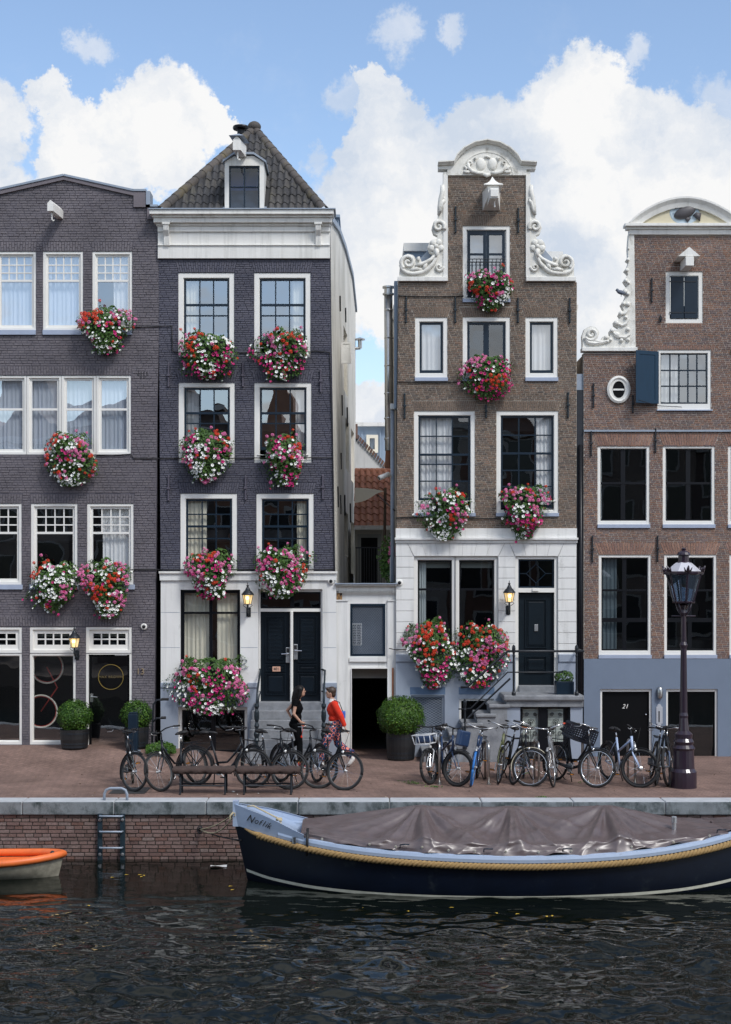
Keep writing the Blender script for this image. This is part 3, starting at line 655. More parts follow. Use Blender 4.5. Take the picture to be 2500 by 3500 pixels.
# ground floor openings in white stucco
gx = dict(y=0.0)
window(hB, X(618), Z(2330), X(822), Z(2016), .022, 2, (.235,), (0,), 'glass', 'blackpaint', 'blackpaint', curtains=((0, .52, 'curt_c'), (.60, 1, 'curt_c')), sw=.05, mw=.075, name='shop_window')
window(hB, X(612), Z(2582), X(846), Z(2418), .05, 2, (), (), 'glass_lo', 'blackpaint', 'casing', sw=.05, mw=.10, name='basement_window')
x0, z0, x1, z1 = hB.open(X(884), Z(2400), X(1103), Z(2014))
mb = MB(); frame(mb, x0, z0, x1, z1, .04, .03, .22, .06, 0); mb.box(x0+.04, x1-.04, .03, .2, Z(2091), Z(2080)); mb.tube([(X(997), .02, z0), (X(997), .02, Z(2091))], .035, 12)
df = mb.build('door_frame', M['casing'], hB.root)
mb = MB(); frame(mb, X(890), Z(2080), X(1097), Z(2024), .035, .08, .13); mb.box(X(1000)-.05, X(1000)+.03, .08, .13, Z(2079), Z(2025)); tl = mb.build('transom_light', M['blackpaint'], hB.root)
for a, b in ((892, 998), (1004, 1095)): pane(tl, X(a), Z(2077), X(b), Z(2027), .10, M['glass_lo'], rnd)
M['doornavy'] = mat('worn_navy_door', (.004, .009, .015), .4, spec=.3, var=.25, vscale=5, bump=.2, bscale=30, dirt=((.04, .07, .10), .70, .76, 9, (1, 1, .5)))
def panel_door(parent, xa, xb, za, zb, panels, y, m, name='door'):
    """leaf with raised mouldings round its panels; panels are fractions x0,x1,z0,z1"""
    mb = MB(); mb.box(xa, xb, y, y+.06, za, zb)
    for (f0, f1, g0, g1) in panels:
        a, b, c, e = xa+(xb-xa)*f0, xa+(xb-xa)*f1, za+(zb-za)*g0, za+(zb-za)*g1
        frame(mb, a, c, b, e, .022, y-.028, y); frame(mb, a+.045, c+.045, b-.045, e-.045, .012, y-.014, y)
        mb.rbox(a+.065, b-.065, y-.02, y+.01, c+.065, e-.065, .012)
    return mb.build(name, M[m], parent)
for (a, b, side) in ((890, 992, 1), (1001, 1099, -1)):
    lf = panel_door(hB.root, X(a), X(b), Z(2398), Z(2092), [(.16, .84, .43, .95), (.16, .84, .33, .41), (.16, .84, .07, .31)], .11, 'doornavy')
    mb = MB(); rs = random.Random(a)
    for i in range(8):                                     # carved interlace on the tall panel
        for j in range(11):
            xx = X(a) + (X(b)-X(a))*(.27 + .46*i/7); zz = Z(2398) + (Z(2092)-Z(2398))*(.475 + .43*j/10)
            mb.tube([(xx + .020*math.cos(t*math.pi/4), .088, zz + .014*math.sin(t*math.pi/4)*(1 + (i+j) % 2)) for t in range(9)], .004, 4, False)
    mb.build('carving', M['doornavy'], lf)
    hx = X(984) if side == 1 else X(1010); hz = Z(2240 if side == 1 else 2229)
    mb = MB(); mb.rbox(hx-.045, hx+.045, .07, .112, hz-.17, hz+.17, .008); mb.build('lock_plate', M['alu'], lf)
    mb = MB(); mb.cyl((hx, .03, hz+.03), (hx-.14*side, .03, hz+.025), .012); mb.ball((hx, .045, hz+.03), .022); mb.build('handle', M['chrome'], lf)
    MB().rbox(hx-.03, hx+.03, .062, .072, hz+.06, hz+.15, .006).build('card_reader', M['cable'], lf)
lf = hB.root
pl = MB().rbox(X(931), X(958.5), .055, .068, Z(2296), Z(2279), .003).build('number_plate', mat('salmon_plate', (.62, .36, .26), .5), hB.root)
text('401', X(944.5), .052, Z(2287.5), .085, M['cable'], pl, name='house_number')
# stucco ground floor as a proud skin, with wall behind
gB = MB(); out_g = PX((551, 1985), (1150, 1985), (1153, 2640), (551, 2640))
gholes = [q for q in hB.holes if q[2][1] < Z(1985)]
gB.wall(out_g, -.055, -.001, gholes); gB.build('stucco_front', M['white2'], hB.root)
MB().prism(PX((1150, 1984), (1152, 1953), (547, 1953), (549, 1984)), -.10, .02).build('string_course', M['white2'], hB.root)
MB().box(X(546), X(1154), -.14, .02, Z(1960), Z(1953)).build('string_moulding', M['white'], hB.root)
for y_ in (2093, 2213):                                    # incised joints read as thin shadow grooves between blocks
    for a, b in ((551, 616), (824, 882), (1105, 1150)): MB().box(X(a), X(b), -.058, -.05, Z(y_)-.004, Z(y_)+.004).build('joint', M['lead'], hB.root)
for a, b in ((551, 611), (847, 882), (1105, 1153)):
    MB().box(X(a), X(b), -.085, -.04, -.25, Z(2350)).build('plinth', M['plinth'], hB.root)
    MB().rbox(X(a), X(b), -.11, -.05, Z(2350), Z(2333), .012).build('plinth_moulding', M['plinth'], hB.root)
MB().box(X(611), X(847), -.08, -.04, Z(2416), Z(2350)).build('plinth', M['plinth'], hB.root)
finish(hB, outB, 'br_p2', .18, .0485, .008, 22, 'br_p2', 'mort_p2', proud=.008, jit=.0055, wall_outline=PX((549, 1960), (551, 2640), (1153, 2640), (1146, 1956), (1127, 730), (541, 730)))
# cornice
c0, c1 = X(541), X(1124)
prof = [(885, 842, -.07), (842, 838, -.10), (838, 795, -.06), (795, 776, -.10), (776, 768, -.14), (768, 752, -.22), (752, 744, -.26), (744, 729, -.34)]
for i, (a, b, yy) in enumerate(prof):
    e = .0 if yy > -.11 else (-yy - .10)*.6
    MB().rbox(c0 - e, c1 + e*.6 + .03, yy, .1, Z(a)+.001, Z(b), .006).build('cornice', M['white'], hB.root)
MB().box(c0-.16, c1+.16, -.37, .3, Z(729)+.001, Z(725)).build('gutter_edge', M['lead'], hB.root)
for px in (572, 1089):
    mb = MB(); x = X(px)
    for k in range(4): mb.tube([(x-.045+.03*k, -.10, Z(842)), (x-.045+.03*k, -.12, Z(810)), (x-.045+.03*k, -.20, Z(792)), (x-.045+.03*k, -.22, Z(775))], .018, 8)
    mb.rbox(x-.085, x+.085, -.25, -.07, Z(775), Z(768), .006); mb.rbox(x-.06, x+.06, -.09, -.05, Z(842), Z(776), .004)
    mb.build('console', M['white'], hB.root, smooth=False)
# hip roof
AP = Vector((X(870, 2.1), 2.1, Z(437, 2.1))); zl = Z(727); EL, ER = Vector((X(556), -.18, zl)), Vector((X(1108), -.18, zl)); BACK = 9.5
BL, BR = Vector((X(556) + .1, BACK, zl)), Vector((X(1108) + .35, BACK, zl)); RB = Vector((AP.x + .2, BACK - 1.5, AP.z))
rf = MB().add([EL, ER, AP, RB, BL, BR], [(0, 1, 2), (1, 5, 3, 2), (0, 2, 3, 4), (5, 4, 3)]).build('roof', mat('roof_underlay', (.03, .03, .032), .9), hB.root)
M['tileB'] = brick_mat('dark_roof_tile', [(.044, .044, .047), (.068, .066, .067), (.054, .054, .058), (.085, .080, .076), (.060, .060, .064)], .75, .6, .8, (.13, .12, .085))
M['ridgeB'] = brick_mat('ridge_tile', [(.095, .086, .08), (.115, .10, .09), (.085, .078, .074)], .8, .6, .9, (.17, .14, .07))
def pantile(name, w, l, m, thick=.014):
    """one S-shaped pantile, lying in x (across) / y (down the slope, head at 0) / z (off the slope)"""
    mb = MB(); n = 8
    def prof(u): return .028 * math.sin(2*math.pi*u + .4) + .012 * (u > .8) * (u-.8) / .2
    top = lambda u, v: (w*(u-.5)*1.12, -l*1.18*v, prof(u) + .022*v + .004)
    mb.grid(top, n, 2)
    mb.grid(lambda u, v: (w*(u-.5)*1.12, -l*1.18, prof(u) + .026 - thick*1.6*v), n, 1)
    return mb.mesh(name, m, True)
def slope_tiles(parent, a, b, apex, m, w, rows, skip=lambda p: False, name='roof_tile', lift=.01, apex_frac=1.0):
    """tile the triangle/trapezoid whose eaves run a->b"""
    ux = (b-a).normalized(); mid = (a+b)/2; up = (apex - a) - ux * (apex-a).dot(ux); H = up.length; up.normalize(); nn = ux.cross(up)
    if nn.y > 0: nn = -nn
    l = H / rows; me = pantile(name, w, l, m); off = ORG[parent.name]; rot = Matrix((ux, up, ux.cross(up))).transposed(); rs = random.Random(rows)
    if rot.determinant() < 0: rot = Matrix((-ux, up, (-ux).cross(up))).transposed()
    for r in range(rows):
        v = (r + 1) * l; t = v / H * apex_frac
        xa = a.lerp(apex, t) if apex_frac == 1 else a + up*v; xb = b.lerp(apex, t) if apex_frac == 1 else b + up*v
        s0, s1 = (xa-a).dot(ux), (xb-a).dot(ux); k = math.ceil((s0 - .02)/w)
        while k*w + w*.2 < s1:
            p = a + ux*(k*w + w/2) + up*(v) + nn*lift
            if s0 - w*.3 < k*w and not skip(p):
                o = place(name, me, parent, p - off); o.rotation_euler = (rot @ Matrix.Rotation(rs.uniform(-.02, .02), 3, 'Z') @ Matrix.Rotation(rs.uniform(-.015, .015), 3, 'X')).to_euler()
            k += 1
def in_dormer(p):
    return X(762, -.1) < p.x < X(925, -.1) and p.z < Z(585)
slope_tiles(rf, EL, ER, AP, M['tileB'], .148, 11, in_dormer)
def ridge(parent, a, b, n, r, m, name='ridge_tile'):
    off = ORG[parent.name]; ax = (b-a).normalized(); L = (b-a).length / n
    mb = MB(); mb.grid(lambda u, v: (r*(1.0 + .12*(1-v))*math.cos(math.pi*(u*1.1-.05)), L*1.12*v, r*(1.0 + .12*(1-v))*math.sin(math.pi*(u*1.1-.05))), 8, 2); me = mb.mesh(name, m, True)
    zz = Vector((0, -.35, 1)); zz = (zz - ax*zz.dot(ax)).normalized(); xx = ax.cross(zz); rot = Matrix((xx, ax, zz)).transposed().to_euler()
    for k in range(n): place(name, me, parent, a + ax*(L*k) - off - zz*.03, rot)
ridge(rf, EL + Vector((-.02, -.03, .02)), AP, 14, .10, M['ridgeB']); ridge(rf, ER + Vector((.02, -.03, .02)), AP, 14, .10, M['ridgeB'])
mb = MB(); mb.ball(AP + Vector((0, -.02, .02)), .16, .16, .13, 12, 8); mb.build('apex_tile', M['ridgeB'], rf, smooth=True)
# dormer
A4 = crop(500, 400, 2.165)
dx0, dx1 = X(768.5, -.15), X(903, -.15); dz0 = zl + .02; dzs = Z(553, -.15); dzp = Z(524, -.15); dxc = X(825, -.15)
dpoly = [(dx0, dz0), (dx1, dz0), (dx1, dzs), (X(868, -.15), Z(533, -.15)), (X(800, -.15), Z(533, -.15)), (dx0, dzs)]
dw = rect(X(783, -.15), dz0 + .02, X(888, -.15), Z(566, -.15))
dm = MB().prism(dpoly, -.16, -.08, [dw]).build('dormer', M['white'], hB.root)
mb = MB(); mb.box(dx1-.02, dx1, -.08, 1.6, dz0, dzs); mb.box(dx0, dx0+.02, -.08, 1.6, dz0, dzs); mb.build('dormer_cheek', M['white'], dm)
mb = MB(); q = [(dx0-.04, dzs-.02), (X(800, -.15), Z(529, -.15)), (X(868, -.15), Z(529, -.15)), (dx1+.05, dzs-.03)]
for (a, b) in zip(q, q[1:]): mb.add([(a[0], -.22, a[1]), (b[0], -.22, b[1]), (b[0], 1.7, b[1]), (a[0], 1.7, a[1]), (a[0], -.22, a[1]+.045), (b[0], -.22, b[1]+.045), (b[0], 1.7, b[1]+.045), (a[0], 1.7, a[1]+.045)], [(0, 1, 5, 4), (4, 5, 6, 7), (3, 2, 1, 0), (1, 2, 6, 5), (0, 4, 7, 3)])
mb.build('dormer_roof', M['lead'], dm)
mb = MB(); wx0, wz0, wx1, wz1 = dw[0][0], dw[0][1], dw[2][0], dw[2][1]; frame(mb, wx0, wz0, wx1, wz1, .035, -.13, -.07); xm, zm = (wx0+wx1)/2, (wz0+wz1)/2 + .02
mb.box(xm-.014, xm+.014, -.125, -.08, wz0+.035, wz1-.035); mb.box(wx0+.035, xm-.014, -.124, -.08, zm-.012, zm+.012); mb.box(xm+.014, wx1-.035, -.124, -.08, zm-.012, zm+.012)
mb.build('dormer_sash', M['navy'], dm)
M['glass_d'] = glass_mat('reflection_tinted_dormer_glass', .09, (.6, .75, .95))  # blue tint helps carry the reflection painted behind the panes
for a, b in ((wx0+.03, xm), (xm, wx1-.03)):
    for c, e in ((wz0+.03, zm), (zm, wz1-.03)): pane(dm, a, c, b, e, -.10, M['glass_d'], rnd)
MB().add([(wx0, .35, wz0), (wx1, .35, wz0), (wx1, .35, wz1), (wx0, .35, wz1)], [(0, 1, 2, 3)]).build('dormer_reflection_panel', mat('painted_blue_reflection', (.030, .085, .25), .8), dm)  # added panel, painted with the deep blue the dormer panes reflect
for s, px in ((-1, 762), (1, 912)):                       # lead flashing beside the cheeks
    mb = MB(); mb.add([(X(px, -.15), -.20, zl+.03), (X(px, -.15)+.09*-s, -.21, zl+.03), (dx1 if s > 0 else dx0, .9, Z(600, -.1)), ((dx1+.07) if s > 0 else dx0-.07, .75, Z(600, -.1))], [(0, 1, 2, 3)]); mb.build('flashing', M['lead'], dm)
hb = hoist(hB, 829, 545, -.06, .20, .55, y=-.16)
MB().add([(X(829)-.17+(-.06), -.76, Z(545)+.30), (X(829)+.16-.06, -.76, Z(545)+.30), (X(829)+.16, -.1, Z(545)+.33), (X(829)-.17, -.1, Z(545)+.33), (X(829)-.03, -.55, Z(545)+.40)], [(0, 1, 4), (1, 2, 4), (2, 3, 4), (3, 0, 4), (3, 2, 1, 0)]).build('beam_cap', M['lead'], hb)
# flue on the far slope
mb = MB(); fx = X(824, 3); fz = Z(470, 3); mb.lathe([(.09, -.6), (.09, .18), (.11, .2)], (fx, 3, fz), 14); mb.lathe([(.19, .20), (.2, .24), (.19, .27), (.0, .29)], (fx, 3, fz), 14); mb.build('roof_flue', M['blackpaint'], hB.root, smooth=False)
# side wall: leans back to the right, capped by a sloping parapet
sx0t, sx0b = X(1127) + .01, X(1148); DEPTH = 10
sx1 = X(1216, DEPTH); zt0, zt1 = Z(728), Z(1055, DEPTH)
def sidep(t, z):                                           # t 0 front .. 1 back
    f = (z + .3) / (zt0 + .3); return Vector(((sx0b + (sx0t-sx0b)*f) * (1-t) + sx1*t, .281 + (DEPTH-.281)*t, z))
side_outline = [(0, -.3), (1, -.3), (1, zt1), (.82, Z(935, 8.2)), (.5, Z(835, 5)), (.25, Z(770, 2.5)), (0, zt0)]
sholes = []
for (t0, t1, pa, pb) in ((.44, .60, 1110, 1330), (.50, .66, 1425, 1600), (.76, .92, 1462, 1640), (.42, .60, 1745, 1900), (.74, .92, 1780, 1960)):
    y0 = .281 + 9.7*t0; sholes.append([(t0, Z(pb, y0)), (t1, Z(pb, y0)), (t1, Z(pa, y0)), (t0, Z(pa, y0))])
loops = [side_outline] + sholes; flat = [q for lp in loops for q in lp]
tri = tessellate_polygon([[Vector((q[0]*10, q[1], 0)) for q in lp] for lp in loops]); mb = MB()
def ar(t): a, b, c = (flat[i] for i in t); return (b[0]-a[0])*(c[1]-a[1])-(b[1]-a[1])*(c[0]-a[0])
mb.add([sidep(*q) for q in flat], [tuple(t) if ar(t) > 0 else tuple(reversed(t)) for t in tri])
sw = mb.build('side_wall', M['sidewhite'], hB.root)
for hq in sholes:                                          # recessed blind windows
    a, b = sidep(*hq[0]), sidep(*hq[1]); c, e = sidep(*hq[2]), sidep(*hq[3]); inn = Vector((-.16, 0, 0))
    MB().add([a, b, c, e, a+inn, b+inn, c+inn, e+inn], [(0, 4, 5, 1)[::-1], (1, 5, 6, 2)[::-1], (2, 6, 7, 3)[::-1], (3, 7, 4, 0)[::-1], (4, 5, 6, 7)]).build('blind_window', M['sidewhite'], sw)
cp = [sidep(t, z) for t, z in ((0, zt0), (.25, Z(770, 2.5)), (.5, Z(835, 5)), (.82, Z(935, 8.2)), (1, zt1))]
mb = MB(); vs = []
for p in cp: vs += [p + Vector((-.12, 0, -.10)), p + Vector((.05, 0, -.10)), p + Vector((.05, 0, .03)), p + Vector((-.12, 0, .03))]
mb.add(vs, [f for i in range(len(cp)-1) for f in ((4*i, 4*i+4, 4*i+5, 4*i+1), (4*i+1, 4*i+5, 4*i+6, 4*i+2), (4*i+2, 4*i+6, 4*i+7, 4*i+3))] + [(0, 1, 2, 3)]); mb.build('side_capping', M['lead'], sw)
for (t, pa, pb) in ((.33, 1347, 1415), (.55, 1390, 1455), (.27, 1545, 1600), (.14, 1660, 1730), (.24, 1690, 1755), (.42, 1690, 1760), (.68, 1720, 1785), (.28, 1005, 1055), (.5, 1048, 1095)):
    a, b = sidep(t, Z(pa, 10*t)) + Vector((.02, 0, 0)), sidep(t, Z(pb, 10*t)) + Vector((.02, .12, 0)); MB().tube([a, b], .02, 5).build('wall_anchor', M['iron'], sw)
sh0 = sidep(.30, Z(1165, 3)); sh1 = sidep(.30, Z(1238, 3))                      # open hatch shutter
xh = sh0.x; mb = MB(); frame(mb, xh+.03, sh1.z, xh+.27, sh0.z, .04, sh0.y-.02, sh0.y+.02); mb.box(xh+.05, xh+.25, sh0.y-.005, sh0.y+.01, sh1.z+.04, sh0.z-.04); mb.build('hatch', M['white'], sw)
p = sidep(.98, Z(1190, 9.8)); mb = MB(); mb.tube([p, p + Vector((.12, 0, 0)), p + Vector((.14, 0, .12))], .05, 8); mb.lathe([(.06, 0), (.06, .22), (.15, .24), (.15, .27), (.03, .31)], (p.x+.14, p.y, p.z), 12); mb.build('wall_vent', M['steel'], sw)
shell(hB, X(541), X(1108), -.3, zl - .1, BACK, 'mort_p2', xr2=X(1108)+.3, name='inner_wall')
mb = MB(); mb.box(X(1120, 3), X(1158, 3), 3, 5.2, Z(800, 3), Z(745, 3)); mb.box(X(1116, 3), X(1163, 3), 2.9, 5.3, Z(745, 3), Z(736, 3)); mb.build('roof_dormer', M['zincblue'], hB.root)
cable(hB, [(612, 1206), (1060, 1203), (1078, 1200), (1128, 1204), (1137, 1500), (1144, 1953)]); cable(hB, [(545, 1567), (870, 1565), (1064, 1564), (1136, 1565)], .011); cable(hB, [(545, 1947), (870, 1946), (1140, 1946)], .013)
# stoop: six stone steps and two iron railings
st = MB().box(X(872), X(1108), -.26, -.056, -.25, Z(2400)-.003).build('stoop', M['stone'], hB.root)
zt = Z(2427, -.3)
for k in range(6):
    y1 = -.30 - .20*k; z1 = zt - .185*k
    MB().rbox(X(868) - .012*k, X(1108) + .01*k, y1 - .24, y1 + (.04 if k == 0 else .03), z1 - .185 if k < 5 else -.1, z1, .012).build('step', M['stone'], st)
MB().rbox(X(884), X(1103), -.30, .1, Z(2427)+.004, Z(2398), .01).build('threshold', M['stone'], st)
M['railnavy'] = mat('dark_teal_iron', (.014, .024, .032), .4, metal=.2, var=.15)
for s, px in ((-1, 878), (1, 1107)):
    x = X(px, -1.15); y = -1.15; zb = .02
    mb = MB(); mb.lathe([(.06, 0), (.06, .12), (.035, .16), (.035, .42), (.06, .46), (.04, .5), (.06, .56), (.065, .6), (.04, .66), (.035, .72), (.055, .76), (.03, .84), (.05, .9), (.055, .98), (.05, 1.06), (.03, 1.12), (.055, 1.18), (.045, 1.23), (.0, 1.26)], (x, y, zb), 12)
    b = mb.build('railing', M['railnavy'], st, smooth=False)
    xw = X(889 if s < 0 else 1100); mb = MB(); mb.tube([(x, y, 1.24), (x, y+.25, 1.55), (x, -.12, 1.9), (xw, -.06, 1.92)], .022, 8); mb.tube([(x, y, .95), (x, -.5, 1.35), (x, -.12, 1.42), (xw, -.06, 1.44)], .014, 6); mb.build('handrail', M['railnavy'], st, smooth=True)

# shop display behind the left window of the purple house
t = thing('display_bicycle', 'white-tyred display bicycle hung behind the shop window, far left', 'bicycle', (X(160, .5), .5, Z(2500, .5)))
M['wtyre'] = mat('cream_tyre', (.70, .66, .58), .6); M['wred'] = mat('red_rim', (.45, .05, .04), .4)
for (px, py) in ((160, 2280), (140, 2432)):
    c = P(px, py, .5); w_ = MB().tube([c + Vector((.36*math.cos(a*math.pi/20), .02, .36*math.sin(a*math.pi/20))) for a in range(41)], .020, 7).build('tyre', M['wtyre'], t, smooth=True); MB().tube([c + Vector((.335*math.cos(a*math.pi/20), .02, .335*math.sin(a*math.pi/20))) for a in range(41)], .010, 5).build('rim', M['wred'], w_, smooth=True)
MB().tube([P(160, 2280, .52), P(196, 2350, .52), P(140, 2432, .52)], .016, 6).build('frame', M['wred'], t, smooth=True)
# ================================================================ HOUSE C: white passage building in the alley
A8 = crop(1050, 1900, 2.842); A7 = crop(1100, 900, 2.067)
hC = House('passage_house', 'narrow white passage front with black doorway between the indigo and brown houses', X(1252)); YC = .06
outC = PX((1150, 2640), (1355, 2640), (1355, 2003), (1150, 2003))
dr = hC.open(X(1203), Z(2600), X(1331), Z(2286)); gr = hC.open(X(1198), Z(2243), X(1318), Z(2064))
MB().wall(outC, YC, YC + .25, hC.holes).build('wall', M['white2'], hC.root)
mb = MB()
for a, b in ((1150, 1191), (1325, 1355)): mb.box(X(a), X(b), YC-.035, YC-.001, Z(2600), Z(2050)); mb.box(X(a)-.0, X(b)+.0, YC-.06, YC-.001, Z(2054), Z(2050))
mb.build('pilaster', M['white2'], hC.root)
for (a, b, yy) in ((2020, 2006, -.05), (2006, 2002, -.10), (2002, 1997, -.16)): MB().rbox(X(1148), X(1357), YC+yy, YC+.1, Z(a), Z(b)-.001, .005).build('cornice', M['white'], hC.root)
MB().box(X(1146), X(1359), YC-.20, YC+.3, Z(1997)+.001, Z(1993)).build('gutter_edge', M['lead'], hC.root)
den = MB(); dx_ = X(1160)
while dx_ < X(1352): den.box(dx_, dx_+.018, YC-.075, YC-.03, Z(2026), Z(2020)); dx_ += .034
den.build('dentils', M['white'], hC.root)
MB().box(X(1150), X(1355), YC-.03, YC, Z(2032), Z(2027)).build('moulding', M['white'], hC.root)
MB().box(X(1195), X(1322), YC-.05, YC+.02, Z(2262), Z(2247)).build('sill', M['white2'], hC.root)
mb = MB(); frame(mb, gr[0], gr[1], gr[2], gr[3], .045, YC-.01, YC+.06); gw = mb.build('grille_window', M['navy'], hC.root)
mb = MB(); gx0, gz0, gx1, gz1 = gr[0]+.045, gr[1]+.045, gr[2]-.045, gr[3]-.045
for sgn in (1, -1):
    c = -(gz1-gz0)
    while c < gx1-gx0:
        xa, xb = max(0, c), min(gx1-gx0, c+(gz1-gz0)*.62); t0, t1 = (xa-c)/.62, (xb-c)/.62
        if xb > xa:
            za, zb_ = (gz0+t0, gz0+t1) if sgn > 0 else (gz1-t0, gz1-t1); mb.tube([(gx0+xa, YC+.03+.004*sgn, za), (gx0+xb, YC+.03+.004*sgn, zb_)], .0035, 4, False)
        c += .038
mb.build('wire_mesh', M['lead'], gw)
ac = MB().rbox(X(1203), X(1237), YC+.18, YC+.5, Z(2208), Z(2133), .01).build('air_conditioner', mat('grey_plastic', (.55, .56, .56), .5), hC.root)
mb = MB()
for k in range(12):
    for j in (0, 1): mb.box(X(1206+15*j), X(1218+15*j), YC+.172, YC+.181, Z(2204-5.8*k), Z(2201-5.8*k))
mb.build('fan_slot', M['cable'], ac)
MB().add([(gr[0], YC+.6, gr[1]), (gr[2], YC+.6, gr[1]), (gr[2], YC+.6, gr[3]), (gr[0], YC+.6, gr[3])], [(0, 1, 2, 3)]).build('back_wall', M['plinth4'], hC.root)
mb = MB(); mb.box(dr[0]-.02, dr[0], YC-.03, YC+.2, dr[1], dr[3]); mb.box(dr[2], dr[2]+.06, YC-.03, YC+.2, dr[1], dr[3]+.03); mb.box(dr[0], dr[2], YC-.03, YC+.2, dr[3], dr[3]+.03); mb.build('door_frame', M['casing'], hC.root)
MB().box(dr[2]+.062, dr[2]+.10, YC-.05, YC-.005, Z(2600), Z(2283)).build('rusty_strip', mat('rust', (.28, .10, .04), .8, var=.3, vscale=12), hC.root)
MB().box(dr[0], dr[2], YC+.5, YC+.52, Z(2324), Z(2290)).build('grey_panel', M['blind'], hC.root)
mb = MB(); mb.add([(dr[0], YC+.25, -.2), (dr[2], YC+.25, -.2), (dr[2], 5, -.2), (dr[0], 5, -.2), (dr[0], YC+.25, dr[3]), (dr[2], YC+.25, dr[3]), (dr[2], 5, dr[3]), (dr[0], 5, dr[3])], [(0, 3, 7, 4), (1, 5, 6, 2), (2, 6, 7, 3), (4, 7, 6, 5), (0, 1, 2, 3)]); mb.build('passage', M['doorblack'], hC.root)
MB().box(X(1150), X(1355), YC+.25, 3.2, Z(2003)-.03, Z(2000)).build('flat_roof', M['lead'], hC.root)
MB().rbox(X(1151), X(1170), YC-.045, YC-.03, Z(2052), Z(2027), .003).build('exposed_timber', mat('bare_timber', (.30, .17, .07), .8, var=.4, vscale=14, dirt=((.01, .01, .01), .5, .6, 8, (1, 1, 1))), hC.root)

# ---------------------------------------------------------------- buildings seen through the alley
b1 = thing('rear_annex', 'low rear annex with red pantile roof seen through the alley', 'house', (X(1270, 6), 6, 0)); YA = 6.0
ax0, ax1 = X(1212, YA), X(1345, YA)
MB().box(ax0, ax1, YA, YA+3, -.2, Z(1800, YA)).build('wall', mat('cream_render', (.5, .48, .42), .8), b1)
re = MB().add([(ax0, YA-.2, Z(1803, YA)), (ax1, YA-.2, Z(1803, YA)), (ax1, YA+2.4, Z(1606, YA+2.4)), (ax0, YA+2.4, Z(1606, YA+2.4))], [(0, 1, 2, 3)]).build('roof', mat('annex_underlay', (.12, .05, .03), .9), b1)
M['tileR'] = brick_mat('red_roof_tile', [(.30, .12, .07), (.36, .16, .10), (.25, .10, .065), (.33, .15, .085)], .75, .5, .5, (.12, .08, .05))
slope_tiles(re, Vector((ax0, YA-.22, Z(1803, YA))), Vector((ax1, YA-.22, Z(1803, YA))), Vector((ax0, YA+2.4, Z(1606, YA+2.4))), M['tileR'], .165, 9, apex_frac=0.0)
ridge(re, Vector((ax0, YA+2.4, Z(1608, YA+2.4))), Vector((ax1, YA+2.4, Z(1608, YA+2.4))), 7, .09, M['tileR'])
MB().box(ax0, ax1, YA-.34, YA-.2, Z(1812, YA), Z(1798, YA)).build('gutter', M['white'], b1)
mb = MB(); frame(mb, X(1223, YA), Z(2010, YA), X(1303, YA), Z(1826, YA), .09, YA-.04, YA+.02); dd = mb.build('door_frame', mat('grey_green_paint', (.33, .34, .32), .6), b1)
MB().box(X(1223, YA)+.09, X(1303, YA)-.09, YA-.02, YA+.01, Z(2010, YA), Z(1838, YA)).build('door', M['doorblack'], dd)
rl = thing('balcony_railing', 'black bar railing in front of the annex door in the alley', 'railing', (X(1265, 3.2), 3.2, Z(2000, 3.2)))
mb = MB(); z0_, z1_ = Z(2002, 3.2), Z(1872, 3.2)
for k in range(14): mb.cyl((X(1220+8.5*k, 3.2), 3.2, z0_), (X(1220+8.5*k, 3.2), 3.2, z1_), .008, 5)
mb.build('bar', M['iron'], rl); mb = MB(); mb.cyl((X(1216, 3.2), 3.2, z1_), (X(1340, 3.2), 3.2, z1_), .014, 6); mb.build('top_rail', M['iron'], rl)
b2 = thing('white_gable_house', 'white gable wall with brick edging behind the red alley roof', 'house', (X(1230, 13), 13, 0)); YB = 13.0
gw_ = [(X(1150, YB), -.2), (X(1320, YB), -.2), (X(1316, YB), Z(1600, YB)), (X(1216, YB), Z(1497, YB)), (X(1150, YB), Z(1430, YB))]
MB().prism(gw_, YB, YB+5).build('wall', M['white2'], b2)
mb = MB(); a = Vector((X(1150, YB), YB-.06, Z(1428, YB))); b = Vector((X(1316, YB), YB-.06, Z(1600, YB)))
for k in range(22):
    p = a.lerp(b, k/22); q = a.lerp(b, (k+.75)/22); o = MB().add([p, q, q+Vector((.06, 0, .12)), p+Vector((.06, 0, .12)), p+Vector((0, .25, 0)), q+Vector((0, .25, 0)), q+Vector((.06, .25, .12)), p+Vector((.06, .25, .12))], [(0, 1, 2, 3), (3, 2, 6, 7), (1, 5, 6, 2), (0, 3, 7, 4)]).build('brick', M['br_4'], b2)
MB().box(X(1210, YB), X(1223, YB), YB-.1, YB+.6, Z(1500, YB), Z(1450, YB)).build('chimney', M['br_4'], b2)
b3 = thing('blue_attic_house', 'blue-grey clad attic with small cream window beyond the alley', 'house', (X(1290, 16), 16, 0)); YD = 16.0
MB().box(X(1180, YD), X(1420, YD), YD, YD+6, -.2, Z(1458, YD)).build('wall', M['zincblue'], b3); MB().box(X(1176, YD), X(1424, YD), YD-.2, YD+6.2, Z(1458, YD), Z(1446, YD)).build('eaves', M['white'], b3)
mb = MB(); frame(mb, X(1253, YD), Z(1548, YD), X(1293, YD), Z(1487, YD), .11, YD-.10, YD+.02); wf = mb.build('window', M['curt_c'], b3); pane(wf, X(1257, YD), Z(1546, YD), X(1289, YD), Z(1490, YD), YD-.04, M['glass_hi'], rnd)
for px in (1236, 1298): MB().box(X(px, YD), X(px+5, YD), YD-.05, YD+.01, Z(1590, YD), Z(1468, YD)).build('standing_seam', M['zincblue'], b3)
sl = thing('shade_sail', 'cream canvas shade sail stretched across the alley', 'shade sail', (X(1260, 4), 4, Z(1690, 4)))
